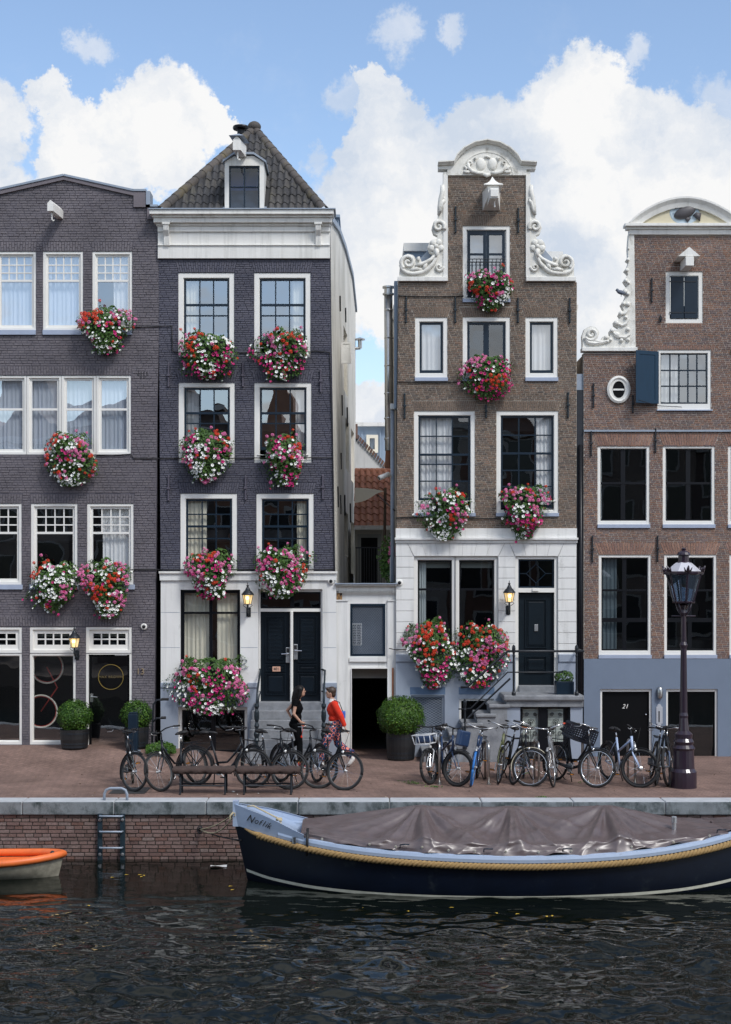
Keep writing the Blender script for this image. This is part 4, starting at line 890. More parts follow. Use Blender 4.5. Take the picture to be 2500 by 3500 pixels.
MB().grid(lambda u, v: P(1214 + 100*u*(1-.25*v) , 1667 + 12*u*u + v*(52-45*u) + 10*math.sin(u*3.1)*v, 4.0 - 1.2*v), 10, 6).build('canvas', mat('canvas', (.58, .53, .42), .9), sl, smooth=True)
MB().tube([P(1290, 1690, 3.4), P(1350, 1745, .4)], .014, 5).build('rope', M['cable'], sl)
MB().tube([P(1318, 1668, 4), P(1314, 1900, 3.6)], .035, 8).build('pole', mat('weathered_pole', (.14, .10, .07), .8), sl)
fl = thing('steel_flue', 'tall stainless steel chimney flue standing in the alley beside the brown house', 'chimney flue', (X(1330, 1.6), 1.6, Z(1640, 1.6)))
xf = X(1331, 1.6); r_ = 14.5*33.2/4900; zb_, zt_ = Z(1540, 1.6), Z(1010, 1.6)
MB().cyl((xf, 1.6, zb_), (xf-.02, 1.6, zt_), r_, 20).build('pipe', M['steel'], fl, smooth=True)
for py in (1060, 1155, 1250, 1345, 1430, 1500): MB().lathe([(r_+.004, -.02), (r_+.012, 0), (r_+.004, .02)], (xf-.01, 1.6, Z(py, 1.6)), 20).build('band', M['steel'], fl)
mb = MB(); mb.lathe([(r_, 0), (r_*1.35, .02), (r_*1.35, .05), (r_*.98, .06), (r_*.98, .16), (r_*1.4, .17), (r_*1.4, .21), (0, .24)], (xf-.02, 1.6, zt_), 20); mb.build('cowl', M['steel'], fl)
MB().cyl((xf-.02, 1.6, Z(1600, 1.6)), (xf, 1.6, zb_), r_*.85, 16).build('lower_pipe', mat('rusty_pipe', (.20, .08, .045), .7, var=.3, vscale=10), fl)
dp = thing('rain_pipe', 'grey rain downpipe on the alley side of the brown house', 'drainpipe', (X(1343, .7), .7, 0))
MB().tube([(X(1343, .7), .7, Z(1990, .7)), (X(1342, .7), .7, Z(1395, .7))], .05, 10).build('pipe', M['lead'], dp, smooth=True)
MB().rbox(X(1334, .7), X(1354, .7), .6, .8, Z(1400, .7), Z(1381, .7), .01).build('hopper', M['white'], dp)
def cctv_bullet():
    t = thing('security_camera', 'white bullet security camera on the alley downpipe', 'camera', tuple(P(1312, 1628, .6)))
    a, b = P(1297, 1634, .45), P(1330, 1620, .6); MB().tube([a, b], [.055, .055], 10).build('body', M['white'], t, smooth=True)
    MB().tube([b, P(1341, 1632, .7)], .02, 6).build('bracket', M['white'], t); MB().tube([a + Vector((0, -.005, 0)), a - (b-a)*.05], .045, 10).build('lens', M['cable'], t)
cctv_bullet()

# ================================================================ HOUSE D: brown brick neck-gable house
B1, B2, B3 = crop(1300, 450, 2.165), crop(1300, 1000, 2.165), crop(1300, 1780, 2.165)
hD = House('gable_house', 'brown brick house with white carved neck gable and white ground floor', X(1664))
outD = PX((1354, 1806), (1971, 1806), (1973, 966), (1798, 966), (1798, 601), (1532, 601), (1532, 966), (1361, 966))
# attic french window
window(hD, X(1583), Z(1022), X(1744), Z(772), .075, 1, (), (), 'glass_hi', 'navy', mullions=(), sw=.001, name='french_window', cas_b=.01)
fw = hD.root.children[-1] if False else [o for o in bpy.data.objects if o.name.startswith('french_window')][0]
for (a, b) in ((1599, 1663), (1664, 1728)):
    mb = MB(); frame(mb, X(a), Z(1020), X(b), Z(786), .062, .052, .085, .09, .30); mb.box(X(a)+.062, X(b)-.062, .054, .08, Z(866)-.02, Z(866)+.02); mb.build('leaf', M['navy'], fw)
mb = MB(); zr0, zr1 = Z(1018), Z(887)
for k in range(10): mb.cyl((X(1602+13.6*k), -.06, zr0), (X(1602+13.6*k), -.06, zr1), .008, 5)
for zz in (zr1, zr1-.07, zr0+.05): mb.cyl((X(1599), -.06, zz), (X(1728), -.06, zz), .010, 6)
mb.build('balcony_rail', M['iron'], fw)
MB().rbox(X(1582), X(1745), -.06, .1, Z(1034), Z(1022), .005).build('sill', M['sillblue'], fw)
hD.arch(X(1583), X(1744), Z(771), .225, .07, .045)
for (a, b, c_) in ((1420, 1530, (.0, 1, 'curt_w')), (1797.5, 1907, (.0, 1, 'curt_w'))):
    window(hD, X(a), Z(1290), X(b), Z(1084.5), .085, 1, (), (), 'glass_hi', 'navy', curtains=(c_,), sw=.062, sill=(.085, .01, 'sillblue'), cas_b=.09)
    hD.arch(X(a), X(b), Z(1084), .215, .075, .045)
window(hD, X(1583), Z(1290), X(1744), Z(1084), .085, [.5], (), (), 'glass', 'navy', sw=.065, mw=.12, sill=(.085, .01, 'sillblue'), bars=(.78,))
hD.arch(X(1583), X(1744), Z(1083), .215, .07, .045)
window(hD, X(1416), Z(1753), X(1624), Z(1405), .085, 3, (.23, .46, .58, .79), (1,), 'glass', 'navy', curtains=((.02, .66, 'curt_w'),), bottom=.9, bars=(.90,), sill=(.08, .012, 'sillblue'), cas_b=.05)
window(hD, X(1698), Z(1753), X(1909), Z(1405), .085, 3, (.20, .41, .605, .79), (1,), 'glass', 'navy', curtains=((.68, .98, 'curt_w'),), bottom=.97, bars=(.90,), sill=(.08, .012, 'sillblue'), cas_b=.05)
for a, b in ((1416, 1624), (1698, 1909)): hD.arch(X(a), X(b), Z(1404), .22, .06, .045)
for q in ((1558, 708, 795), (1772, 713, 795), (1389, 1018, 1103), (1557, 1018, 1103), (1771, 1020, 1103), (1948, 1020, 1103), (1384, 1347, 1430), (1662, 1385, 1428), (1942, 1343, 1427)): anchor(hD, *q, m='railnavy', w=.032)
# ground floor openings
window(hD, X(1416), Z(2236), X(1558), Z(1902), .07, 1, (.32,), (0,), 'glass_lo', 'blackpaint', curtains=((0, .26, 'curt_w'),), sw=.045, blind=.09, name='window')
window(hD, X(1558), Z(2236), X(1703), Z(1902), .07, 1, (.32,), (0,), 'glass_lo', 'blackpaint', sw=.045, blind=.09, name='window')
x0, z0, x1, z1 = hD.open(X(1762), Z(2372), X(1907), Z(1902))
mb = MB(); frame(mb, x0, z0, x1, z1, .07, .0, .16, .06, 0); mb.box(x0+.07, x1-.07, .0, .15, Z(2025), Z(2010)); mb.rbox(X(1820), X(1842), -.03, .02, Z(2021), Z(2010), .006); df = mb.build('door_frame', M['casing'], hD.root)
mb = MB(); tx0, tx1, tz0, tz1 = x0+.07, x1-.07, Z(2010), z1-.06; frame(mb, tx0, tz0, tx1, tz1, .035, .06, .11); xm, zm = (tx0+tx1)/2, (tz0+tz1)/2; hw, hh = (tx1-tx0)*.27, (tz1-tz0)*.33
for a, b in (((xm-hw, zm), (xm, zm+hh)), ((xm, zm+hh), (xm+hw, zm)), ((xm+hw, zm), (xm, zm-hh)), ((xm, zm-hh), (xm-hw, zm)), ((tx0, zm), (xm-hw, zm)), ((xm+hw, zm), (tx1, zm)), ((xm, zm+hh), (xm, tz1)), ((xm, zm-hh), (xm, tz0))): mb.tube([(a[0], .085, a[1]), (b[0], .085, b[1])], .009, 4)
tl = mb.build('transom_light', M['navy'], hD.root); pane(tl, tx0+.03, tz0+.03, tx1-.03, tz1-.03, .095, M['glass_lo'], rnd)
M['doorteal'] = mat('dark_teal_door', (.005, .011, .017), .4, var=.15, vscale=4, spec=.3)
lf = panel_door(hD.root, x0+.07, x1-.07, Z(2343), Z(2025), [(.2, .8, .40, .93), (.2, .8, .13, .31)], .10, 'doorteal')
MB().rbox(X(1829), X(1841), .06, .08, Z(2158), Z(2135), .004).build('letter_slot', M['alu'], lf)
MB().rbox(x0+.07, x1-.07, -.16, .16, Z(2372)+.002, Z(2343), .01).build('threshold', M['stone'], hD.root)
bg1 = hD.open(X(1405), Z(2519), X(1520), Z(2376)); bg2 = hD.open(X(1570), Z(2470), X(1688), Z(2388))
# brickwork above, stucco skin below
finish(hD, outD, 'br_3', .148, .0415, .0085, 23, 'arch_3', 'mort_3', n_single=300, proud=.009, jit=.003, wall_outline=PX((1354, 1806), (1354, 2640), (1970, 2640), (1971, 1806), (1973, 966), (1798, 966), (1798, 560), (1532, 560), (1532, 966), (1361, 966)))
gh = [q for q in hD.holes if q[2][1] < Z(1890)]
MB().wall(PX((1353, 2640), (1971, 2640), (1971, 1808), (1353, 1808)), -.035, -.001, gh).build('stucco_front', M['lead'] if False else mat('stucco_joint', (.50, .50, .49), .8), hD.root)
def blocks(xa, xb, za, zb, n, y=-.052):
    for k in range(n):
        z0 = za + (zb-za)*k/n; MB().rbox(X(xa)+.003, X(xb)-.003, y, -.034, z0+.005, z0+(zb-za)/n-.005, .006).build('block', M['white2'], hD.root)
blocks(1354, 1416, Z(2238), Z(1902), 9); blocks(1703, 1762, Z(2238), Z(1902), 9); blocks(1907, 1970, Z(2238), Z(1902), 9)
zc, zt = Z(1901), Z(1857)                                   # voussoir lintel blocks
for (a0, a1, n, spl) in ((1416, 1703, 7, 22), (1762, 1907, 4, 20)):
    for k in range(n):
        f0, f1 = k/n, (k+1)/n; bl_, br_ = a0+(a1-a0)*f0, a0+(a1-a0)*f1; tl_, tr_ = a0-spl+(a1-a0+2*spl)*f0, a0-spl+(a1-a0+2*spl)*f1
        MB().prism([(X(bl_)+.003, zc+.003), (X(br_)-.003, zc+.003), (X(tr_)-.003, zt), (X(tl_)+.003, zt)], -.052, -.034).build('voussoir', M['white2'], hD.root)
for pol in (((1354, 1901), (1413, 1901), (1393, 1857), (1354, 1857)), ((1706, 1901), (1759, 1901), (1741, 1857), (1726, 1857)), ((1910, 1901), (1970, 1901), (1970, 1857), (1928, 1857))): MB().prism([(X(a), Z(b)) for a, b in pol], -.052, -.034).build('block', M['white2'], hD.root)
for (a, b, yy) in ((1856, 1846, -.085), (1846, 1838, -.13), (1838, 1806, -.055)): MB().rbox(X(1353) - max(0, -yy-.06)*.3, X(1972)+max(0, -yy-.06)*.3, yy, .0, Z(a), Z(b)-.001, .006).build('cornice', M['white2'], hD.root)
pout = PX((1353, 2640), (1971, 2640), (1971, 2240), (1353, 2240))
MB().wall(pout, -.075, -.034, [bg1_ for bg1_ in (rect(*bg1), rect(*bg2), rect(X(1762), Z(2640), X(1907), Z(2240)))]).build('plinth', M['plinth'], hD.root)
for a, b in ((1353, 1760), (1909, 1972)): MB().rbox(X(a), X(b), -.105, -.03, Z(2262), Z(2236), .012).build('plinth_moulding', M['plinth'], hD.root)
for q in (bg1, bg2):
    mb = MB(); frame(mb, *q, .045, -.03, .10); bw = mb.build('basement_window', M['casing'] if q is bg2 else M['plinth'], hD.root)
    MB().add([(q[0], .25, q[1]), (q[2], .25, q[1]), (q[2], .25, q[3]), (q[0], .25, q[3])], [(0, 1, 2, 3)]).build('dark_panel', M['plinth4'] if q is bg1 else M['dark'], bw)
mb = MB(); k = 0
zz = bg1[1] + .05
while zz < bg1[3] - .04:                                    # expanded-metal grille
    mb.tube([(bg1[0]+.045 + (bg1[2]-bg1[0]-.09)*i/14, -.01, zz + (.012 if (i+k) % 2 else -.012)) for i in range(15)], .006, 4, False); zz += .028; k += 1
mb.build('metal_grille', M['lead'], bw)
for (a, b) in ((1402, 1522), (1568, 1690)): MB().box(X(a), X(b), -.078, -.0745, Z(2373), Z(2348)).build('panel', mat('dark_blue_panel', (.10, .16, .26), .7), hD.root)
# neck gable: claw pieces, pediment, relief
M['carve'] = mat('carved_sandstone_paint', (.78, .765, .71), .75, var=.09, vscale=7, bump=.35, bscale=35, streak=.25, dirt=((.34, .32, .27), .54, .74, 5, (1, 1, .6)))
claw = [(143,1075),(143,1035),(150,960),(170,920),(205,905),(245,915),(270,950),(275,928),(290,922),(300,945),(310,970),(345,955),(375,930),(395,905),(365,890),(352,855),(365,820),(385,800),(420,795),(425,770),(395,755),(382,715),(395,670),(430,640),(428,600),(440,540),(448,470),(455,400),(467,385),(467,300),(500,300),(500,1075)]
def spiral(mb, f, cx, cy, r0, turns, y, th, mir=1, ph=0, r1=.12):
    pts, rr = [], []
    for i in range(int(28*turns)+1):
        t = i/(28*turns); a = ph + mir*t*turns*2*math.pi; r = r0*(1-t*(1-r1)); p = f(cx + r*math.cos(a), cy + r*math.sin(a)); pts.append((X(p[0]), y, Z(p[1]))); rr.append(th*(1-.5*t))
    mb.tube(pts, rr, 7)
def relief(mb, f, path, y, th):
    n = len(path); mb.tube([(X(f(*p)[0]), y, Z(f(*p)[1])) for p in path], [th*(.45+.55*math.sin(math.pi*(.15+.8*i/(n-1)))) for i in range(n)], 7)
def petals(mb, f, cx, cy, r, n, y, ph=0):
    for k in range(n):
        a = ph + 2*math.pi*k/n; p = f(cx + r*.6*math.cos(a), cy + r*.6*math.sin(a)); mb.ball((X(p[0]), y, Z(p[1])), r/2.165/155*.42, .03, r/2.165/155*.42, 10, 6)
    p = f(cx, cy); mb.ball((X(p[0]), y-.02, Z(p[1])), r/2.165/155*.3, .035, r/2.165/155*.3, 8, 6)
for s in (1, -1):
    f = B1 if s == 1 else (lambda x, y: B1(1578 - x, y))
    pol = [(X(f(*p)[0]), Z(f(*p)[1])) for p in claw]; pol = pol if s == 1 else pol[::-1]
    cl_ = MB().prism(pol[::-1] if False else pol, -.03, .16).build('claw_piece', M['carve'], hD.root)
    mb = MB(); y = -.05
    spiral(mb, f, 207, 970, 55, 1.6, y, .05, 1, 2.2); spiral(mb, f, 432, 705, 46, 1.4, y, .05, -1, .5); spiral(mb, f, 435, 1005, 30, 1.3, y, .035, 1, 0)
    relief(mb, f, [(150, 985), (165, 1025), (200, 1050), (250, 1055), (310, 1045), (360, 1015), (395, 975), (415, 930), (425, 900)], y, .055)
    relief(mb, f, [(265, 995), (300, 985), (340, 970), (380, 945), (410, 915)], y, .05); relief(mb, f, [(225, 1030), (270, 1020), (310, 1025)], y-.01, .05); relief(mb, f, [(320, 1030), (330, 1000), (345, 975)], y-.01, .045)
    relief(mb, f, [(285, 960), (280, 940), (292, 930)], y, .04); relief(mb, f, [(460, 400), (462, 450), (450, 500), (440, 560), (433, 620)], y, .06); relief(mb, f, [(478, 510), (458, 530), (446, 580), (440, 610)], y-.01, .05); relief(mb, f, [(450, 470), (470, 500), (480, 520)], y, .04)
    petals(mb, f, 415, 852, 58, 5, y, .3); relief(mb, f, [(415, 870), (420, 905), (410, 935)], y-.02, .05)
    mb.build('carving', M['carve'], cl_, smooth=True)
    q = [f(x_, y_) for x_, y_ in ((130, 1110), (500, 1078))]; xa, xb = sorted((X(q[0][0]), X(q[1][0])))
    MB().rbox(xa, xb, -.09, .2, Z(q[0][1]), Z(q[1][1]), .008).build('claw_base', M['white'], cl_)
    MB().box(min(X(f(467, 0)[0]), X(f(500, 0)[0])), max(X(f(467, 0)[0]), X(f(500, 0)[0])), -.05, -.029, Z(B1(0, 1075)[1]), Z(B1(0, 325)[1])).build('edge_strip', M['white'], cl_)
ped = [(497, 325), (497, 282), (430, 280), (430, 236), (548, 228), (575, 180), (622, 133), (700, 93), (790, 78), (880, 93), (958, 133), (1005, 180), (1035, 228), (1150, 236), (1150, 280), (1082, 282), (1082, 325)]
pd = MB().prism([(X(B1(*p)[0]), Z(B1(*p)[1])) for p in ped][::-1][::-1], -.05, .2).build('pediment', M['carve'], hD.root)
mb = MB(); arc = [(428, 240), (545, 232), (572, 182), (620, 134), (700, 92), (790, 76), (880, 92), (960, 134), (1010, 182), (1040, 232), (1155, 240)]
vs = []
for p in arc:
    c = B1(*p); x_, z_ = X(c[0]), Z(c[1]); n = Vector((p[0]-790, -(p[1]-330))).normalized() if 545 < p[0] < 1040 else Vector((0, 1))
    for (o_, y_) in ((-.05, -.02), (-.05, -.10), (-.03, -.12), (.0, -.17), (.025, -.17), (.025, .22)): vs.append((x_ + n.x*o_, y_, z_ + n.y*o_))
mb.add(vs, [(6*i+k, 6*i+6+k, 6*i+7+k, 6*i+k+1)[::-1] if False else (6*i+k, 6*i+6+k, 6*i+7+k, 6*i+k+1) for i in range(len(arc)-1) for k in range(5)] + [tuple(range(6)), tuple(range(6*len(arc)-1, 6*len(arc)-7, -1))]); mb.build('cornice', M['carve'], pd)
mb = MB(); y = -.07
for s in (1, -1):
    f = B1 if s == 1 else (lambda x, y_: B1(1578-x, y_))
    relief(mb, f, [(650, 240), (655, 275), (680, 300), (720, 312), (760, 310)], y, .05); spiral(mb, f, 665, 240, 20, 1.2, y, .03, 1, 2); relief(mb, f, [(615, 300), (640, 305), (670, 300)], y, .04); relief(mb, f, [(620, 262), (640, 275), (625, 295)], y, .035); relief(mb, f, [(695, 205), (710, 198), (700, 220)], y, .03)
    c = B1(745 if s == 1 else 830, 245); mb.ball((X(c[0]), -.05, Z(c[1])), .11, .05, .14, 14, 8)
relief(mb, B1, [(770, 195), (790, 188), (815, 200)], y, .03); relief(mb, B1, [(765, 322), (790, 330), (815, 322)], y, .05); mb.build('coat_of_arms', M['carve'], pd, smooth=True)
mb = MB(); mb.tube([(X(B1(790+190*math.cos(a), 325-170*math.sin(a))[0]), -.052, Z(B1(790+190*math.cos(a), 325-170*math.sin(a))[1])) for a in [math.pi*k/24 for k in range(25)]], .012, 5); mb.build('arch_moulding', M['carve'], pd)
# hoist housing under the pediment: ogee cap, splayed cheeks, long beam seen from below
hx_, zE = X(1680), Z(633, -.5); mb = MB(); rings = [(.21, 0), (.20, .02), (.12, .07), (.065, .13), (.03, .19), (.004, .245)]; vs = []
for (w_, dz) in rings: vs += [(hx_-w_, -.29-w_*1.35, zE+dz), (hx_+w_, -.29-w_*1.35, zE+dz), (hx_+w_, -.29+w_*1.35, zE+dz), (hx_-w_, -.29+w_*1.35, zE+dz)]
mb.add(vs, [(4*i+k, 4*i+(k+1) % 4, 4*i+4+(k+1) % 4, 4*i+4+k) for i in range(5) for k in range(4)] + [(3, 2, 1, 0), (20, 21, 22, 23)]); hh_ = mb.build('hoist_housing', M['white'], hD.root)
mb = MB(); mb.add([(hx_-.20, 0, zE-.004), (hx_+.20, 0, zE-.004), (hx_+.13, -.50, zE-.004), (hx_-.13, -.50, zE-.004), (hx_-.19, 0, zE-.42), (hx_+.19, 0, zE-.42), (hx_+.095, -.50, zE-.20), (hx_-.095, -.50, zE-.20)], [(3, 2, 6, 7)[::-1], (0, 3, 7, 4)[::-1], (2, 1, 5, 6)[::-1], (4, 7, 6, 5)[::-1]]); mb.build('cheeks', M['white'], hh_)
mb = MB(); mb.rbox(hx_-.10, hx_+.09, -.80, .0, zE-.36, zE-.14, .01); mb.rbox(hx_-.085, hx_+.075, -.83, -.79, zE-.33, zE-.17, .006); mb.build('beam', M['white'], hh_)
MB().tube([(hx_+.02, -.60, zE-.36), (hx_+.02, -.60, zE-.50)], .016, 6).build('hook', M['white'], hh_)
# roof behind, side gutters
zr = Z(966); mb = MB(); xl, xr = X(1361), X(1973); xm = (xl+xr)/2
mb.add([(xl, .25, zr), (xr, .25, zr), (xm, .25, Z(610)), (xl, 5, zr), (xr, 5, zr), (xm, 5, Z(610))], [(0, 2, 5, 3), (1, 4, 5, 2), (0, 1, 2)]); mb.build('roof', M['lead'], hD.root)
for a, b, t in ((1387, 1500, 800), (1800, 1940, 830)):
    MB().box(X(a), X(b), .9, 3.5, Z(965), Z(t+28)).build('roof_dormer', M['zincblue'], hD.root); MB().box(X(a)-.02, X(b)+.02, .8, 3.6, Z(t+28), Z(t)).build('dormer_eaves', M['white'], hD.root)
shell(hD, X(1355), X(1971), -.3, zr, 5.0, 'mort_3')
for s, px in ((-1, 1346), (1, 1984)):
    mb = MB(); mb.add([(X(1361 if s < 0 else 1973), .3, Z(1075)), (X(px)+.10*s*0, .3, Z(1045)), (X(px)-.0, .3, Z(1032)), (X(1361 if s < 0 else 1973), .3, Z(1032)), (X(1361 if s < 0 else 1973), 5, Z(1075)), (X(px), 5, Z(1045)), (X(px), 5, Z(1032)), (X(1361 if s < 0 else 1973), 5, Z(1032))], [(0, 1, 2, 3), (0, 4, 5, 1), (1, 5, 6, 2), (2, 6, 7, 3)]); mb.build('side_gutter', M['white'], hD.root)
MB().box(X(1349), X(1361), .29, .6, Z(1390), Z(950)).build('side_cladding', M['zincblue'], hD.root)
cable(hD, [(1361, 1012), (1585, 1012)]); cable(hD, [(1358, 1306), (1585, 1306)]); cable(hD, [(1356, 1770), (1420, 1768), (1700, 1772), (1760, 1768)]); cable(hD, [(1362, 1005), (1357, 1400), (1354, 1900), (1352, 1990)], .010)
cable(hD, [(1330, 2216), (1352, 2220), (1400, 2219)], .011, y=-.09)
# stoop with side steps and iron railings
SD = thing('tmp', 'x', 'x') if False else None
LY = -1.05; xs0, xs1 = X(1722, LY), X(1997, LY); zL = Z(2376, LY)
stp = MB().wall([(X(1735, LY), -.2), (xs1-.02, -.2), (xs1-.02, zL-.25), (X(1735, LY), zL-.25)], LY+.05, LY+.25, [rect(X(1780, LY), -.19, X(1952, LY), Z(2412, LY))]).build('stoop', M['plinth'], hD.root)
MB().box(X(1735, LY), X(1770, LY), LY+.25, -.076, -.2, zL-.25).build('stoop_side', M['plinth'], stp); MB().box(X(1960, LY), xs1-.02, LY+.25, -.076, -.2, zL-.25).build('stoop_side', M['plinth'], stp)
MB().rbox(xs0, xs1, LY-.06, -.076, zL-.12, zL, .03).build('landing', M['stone'], stp); MB().box(xs0+.06, xs1-.01, LY, -.08, zL-.25, zL-.121).build('landing_fascia', M['stone'], stp)
rise = zL/7.2; run = .285; MB().box(xs0+.011, X(1735, LY)-.001, LY+.001, -.085, -.1, zL-.25).build('riser', M['stone'], stp)
for k in range(1, 7):
    z1 = zL - rise*k; xa = xs0 - run*k - .03
    MB().rbox(xa, xa+run+.16, LY-.04, -.08, z1-.075, z1, .02).build('step', M['stone'], stp); MB().box(xa+.04, xa+run+.039, LY, -.085, -.1, z1-.076).build('riser', M['stone'], stp)
mb = MB(); frame(mb, X(1780, LY), -.18, X(1952, LY), Z(2412, LY), .05, LY+.10, LY+.2); bw = mb.build('basement_door', M['blackpaint'], stp)
mb = MB(); mb.box(X(1779, LY), X(1953, LY), LY+.045, LY+.12, Z(2412, LY), Z(2405, LY)); mb.build('basement_frame', M['casing'], stp)
MB().box(X(1845, LY), X(1876, LY), LY+.10, LY+.2, -.1, Z(2420, LY)).build('mullion', M['blackpaint'], bw)
M['slat'] = mat('pale_green_blind', (.50, .56, .52), .7)
for a, b in ((1791, 1844), (1877, 1930)):
    mb = MB(); zz = Z(2538, LY)
    while zz < Z(2428, LY): mb.box(X(a, LY), X(b, LY), LY+.19, LY+.2, zz, zz+.022); zz += .032
    mb.build('slatted_blind', M['slat'], bw)
    mb = MB()
    for (cx_, cz_, r__, m_) in ((.5, .62, .075, 1), (.3, .30, .045, -1), (.75, .25, .05, 1), (.25, .85, .045, 1), (.78, .86, .045, -1)):
        xx, zz = X(a, LY)+(X(b, LY)-X(a, LY))*cx_, Z(2538, LY)+(Z(2428, LY)-Z(2538, LY))*cz_; mb.tube([(xx + r__*(1-t/20)*math.cos(m_*t*.75), LY+.14, zz + r__*(1-t/20)*math.sin(m_*t*.75)) for t in range(20)], .006, 4)
    mb.tube([((X(a, LY)+X(b, LY))/2, LY+.14, Z(2560, LY)), ((X(a, LY)+X(b, LY))/2, LY+.14, Z(2470, LY))], .007, 4); mb.build('scrollwork', M['iron'], bw)
RY = LY - .02
for (px, za, zb_) in ((1757, zL, 1.06), (1972, zL, 1.06), (1590, .28, .96)):
    x = X(px, RY); mb = MB(); h_ = zb_
    mb.lathe([(.045, 0), (.045, .05), (.03, .08), (.022, .14), (.026, .45), (.022, .8), (.03, .84), (.024, .88), (.035, .93), (.04, 1.0), (.03, 1.05), (.0, 1.08)], (x, RY, za), 12); mb.build('rail_post', M['iron'], stp)
zr_ = Z(2226, RY); mb = MB(); q = [(X(1995, RY), zr_), (X(1736, RY), zr_), (X(1598, RY), Z(2348, RY)), (X(1575, RY), Z(2350, RY))]
mb.tube([(a, RY, b) for a, b in q], .026, 10); mb.build('handrail', M['iron'], stp, smooth=True)
mb = MB(); q = [(X(1925, RY), Z(2298, RY)), (X(1736, RY), Z(2298, RY)), (X(1610, RY), Z(2422, RY)), (X(1568, RY), Z(2424, RY))]; mb.tube([(a, RY, b) for a, b in q], .015, 8); mb.build('lower_rail', M['iron'], stp, smooth=True)
mb = MB(); mb.tube([(X(1995, RY), RY, zr_), (X(1995, RY), -.1, zr_)], .024, 8); mb.build('side_rail', M['iron'], stp)
mb = MB(); mb.tube([(X(1745, RY), RY, Z(2300, RY)-.12), (X(1600, RY), RY, Z(2455, RY))], .022, 6); mb.build('stringer_rail', M['iron'], stp)

# ================================================================ dark boarding between the two brick houses
gp = thing('gap_cover', 'black boarded gap with downpipe between the two brown brick houses', 'boarding', (X(1984), .05, 0))
MB().box(X(1972.5), X(1996), .02, .1, -.2, Z(1332)).build('board', mat('tarred_board', (.012, .016, .024), .6, var=.25, vscale=5), gp); MB().box(X(1972.5), X(1996), .05, .12, Z(1332), Z(1277)).build('zinc_top', M['lead'], gp)
MB().tube([(X(1986), -.03, -.1), (X(1985), -.03, Z(1520))], .045, 10).build('downpipe', M['blackpaint'], gp, smooth=True)

# ================================================================ HOUSE E: red-brown brick house at the right
B4, B5, B6 = crop(1950, 650, 2.675), crop(1950, 1400, 2.675), crop(1900, 2150, 3.609)
hE = House('gable_house', 'red-brown brick house with white scrolled gable and blue-grey basement, rightmost', X(2340))
outE = PX((1998, 2252), (2684, 2252), (2684, 1206), (2513, 1200), (2513, 803), (2167, 803), (2173, 1206), (1996, 1206))
window(hE, X(2277), Z(1103), X(2403), Z(928), .085, 1, (), (), 'glass', 'navy', sw=.02)
for a, b in ((2294, 2339), (2341, 2386)):
    mb = MB(); mb.rbox(X(a), X(b), -.005, .03, Z(1088), Z(944), .004); sh = mb.build('shutter', M['navy'], hE.root)
    for zz in (Z(962), Z(1068)): MB().box(X(a)-.03, X(b)-.04, -.015, -.0, zz-.012, zz+.012).build('strap_hinge', M['iron'], sh)
hE.arch(X(2277), X(2403), Z(927), .10, .0, .05); hE.arch(X(2280), X(2400), Z(1103)-.10, .09, .0, .05)
window(hE, X(2249), Z(1400), X(2431), Z(1196), .06, 5, (.33, .66), (), 'glass_hi', 'navy', curtains=((.0, .4, 'curt_w'),), sw=.03, cas_b=.13, sill=(.03, .03, 'sillblue'))
hE.arch(X(2235), X(2445), Z(1195), .09, .0, .05)
for c in ((2044, 2221), (2267, 2444), (2490, 2667)):
    window(hE, X(c[0]), Z(1792), X(c[1]), Z(1523), .055, [.5], (.48,), (0,), 'glass_lo', 'blackpaint', curtains=((0, .06, 'curt_w'),), sw=.03, mw=.10, sill=(.085, .01, 'sillblue'), cas_b=.07)
    hE.arch(X(c[0]), X(c[1]), Z(1522), .27, .10, .052)
for k, c in enumerate(((2048, 2226), (2272, 2450), (2495, 2672))):
    window(hE, X(c[0]), Z(2238), X(c[1]), Z(1897), .05, [.5], (.35, .68), (0,), 'glass_lo', 'blackpaint', curtains=((.02, .36, 'curt_g'),) if k == 0 else (), sw=.03, mw=.09, sill=(.085, .01, 'sillblue'), cas_b=.085)
    hE.arch(X(c[0]), X(c[1]), Z(1896), .26, .10, .052)
ov = [(X(2115) + 40/155*math.cos(2*math.pi*k/20), Z(1332) + 47/155*math.sin(2*math.pi*k/20)) for k in range(20)]
for q in ((2029, 1312, 1392), (2228, 953, 1033), (2258, 1082, 1100), (2163, 1353, 1410), (2021, 1475, 1557), (2241, 1466, 1546), (2025, 1833, 1920), (2248, 1833, 1918)): anchor(hE, *q, w=.03)
for (a, b) in ((2052, 2228), (2277, 2453)):
    x0, z0, x1, z1 = hE.open(X(a), Z(2640), X(b), Z(2355)); mb = MB(); frame(mb, x0, z0, x1, z1, .045, .0, .14, .06, 0); mb.build('door_frame', M['casing'], hE.root)
    dl = MB().box(x0+.045, x1-.045, .06, .10, z0, z1-.06).build('door', M['doorblack'], hE.root)
    if a == 2052:
        text('21', X(2139), .055, Z(2416), .14, M['white'], dl, shear=.3, name='house_number'); MB().ball((X(2210), .04, Z(2443)), .022).build('knob', M['chrome'], dl)
    else: pane(dl, x0+.08, z0+.3, x1-.08, z1-.12, .055, M['glass_lo'], rnd)
finish(hE, outE, 'br_4', .148, .0418, .0085, 24, 'arch_4', 'mort_4', extra_holes=[ov], proud=.009, jit=.003, wall_outline=PX((1996, 2640), (2684, 2640), (2684, 1206), (2513, 1206), (2513, 780), (2167, 780), (2173, 1206), (1996, 1206)))
MB().wall(PX((1996, 2640), (2684, 2640), (2684, 2252), (1996, 2252)), -.045, -.001, [q for q in hE.holes if q[2][1] < Z(2300)]).build('rendered_base', M['plinth4'], hE.root)
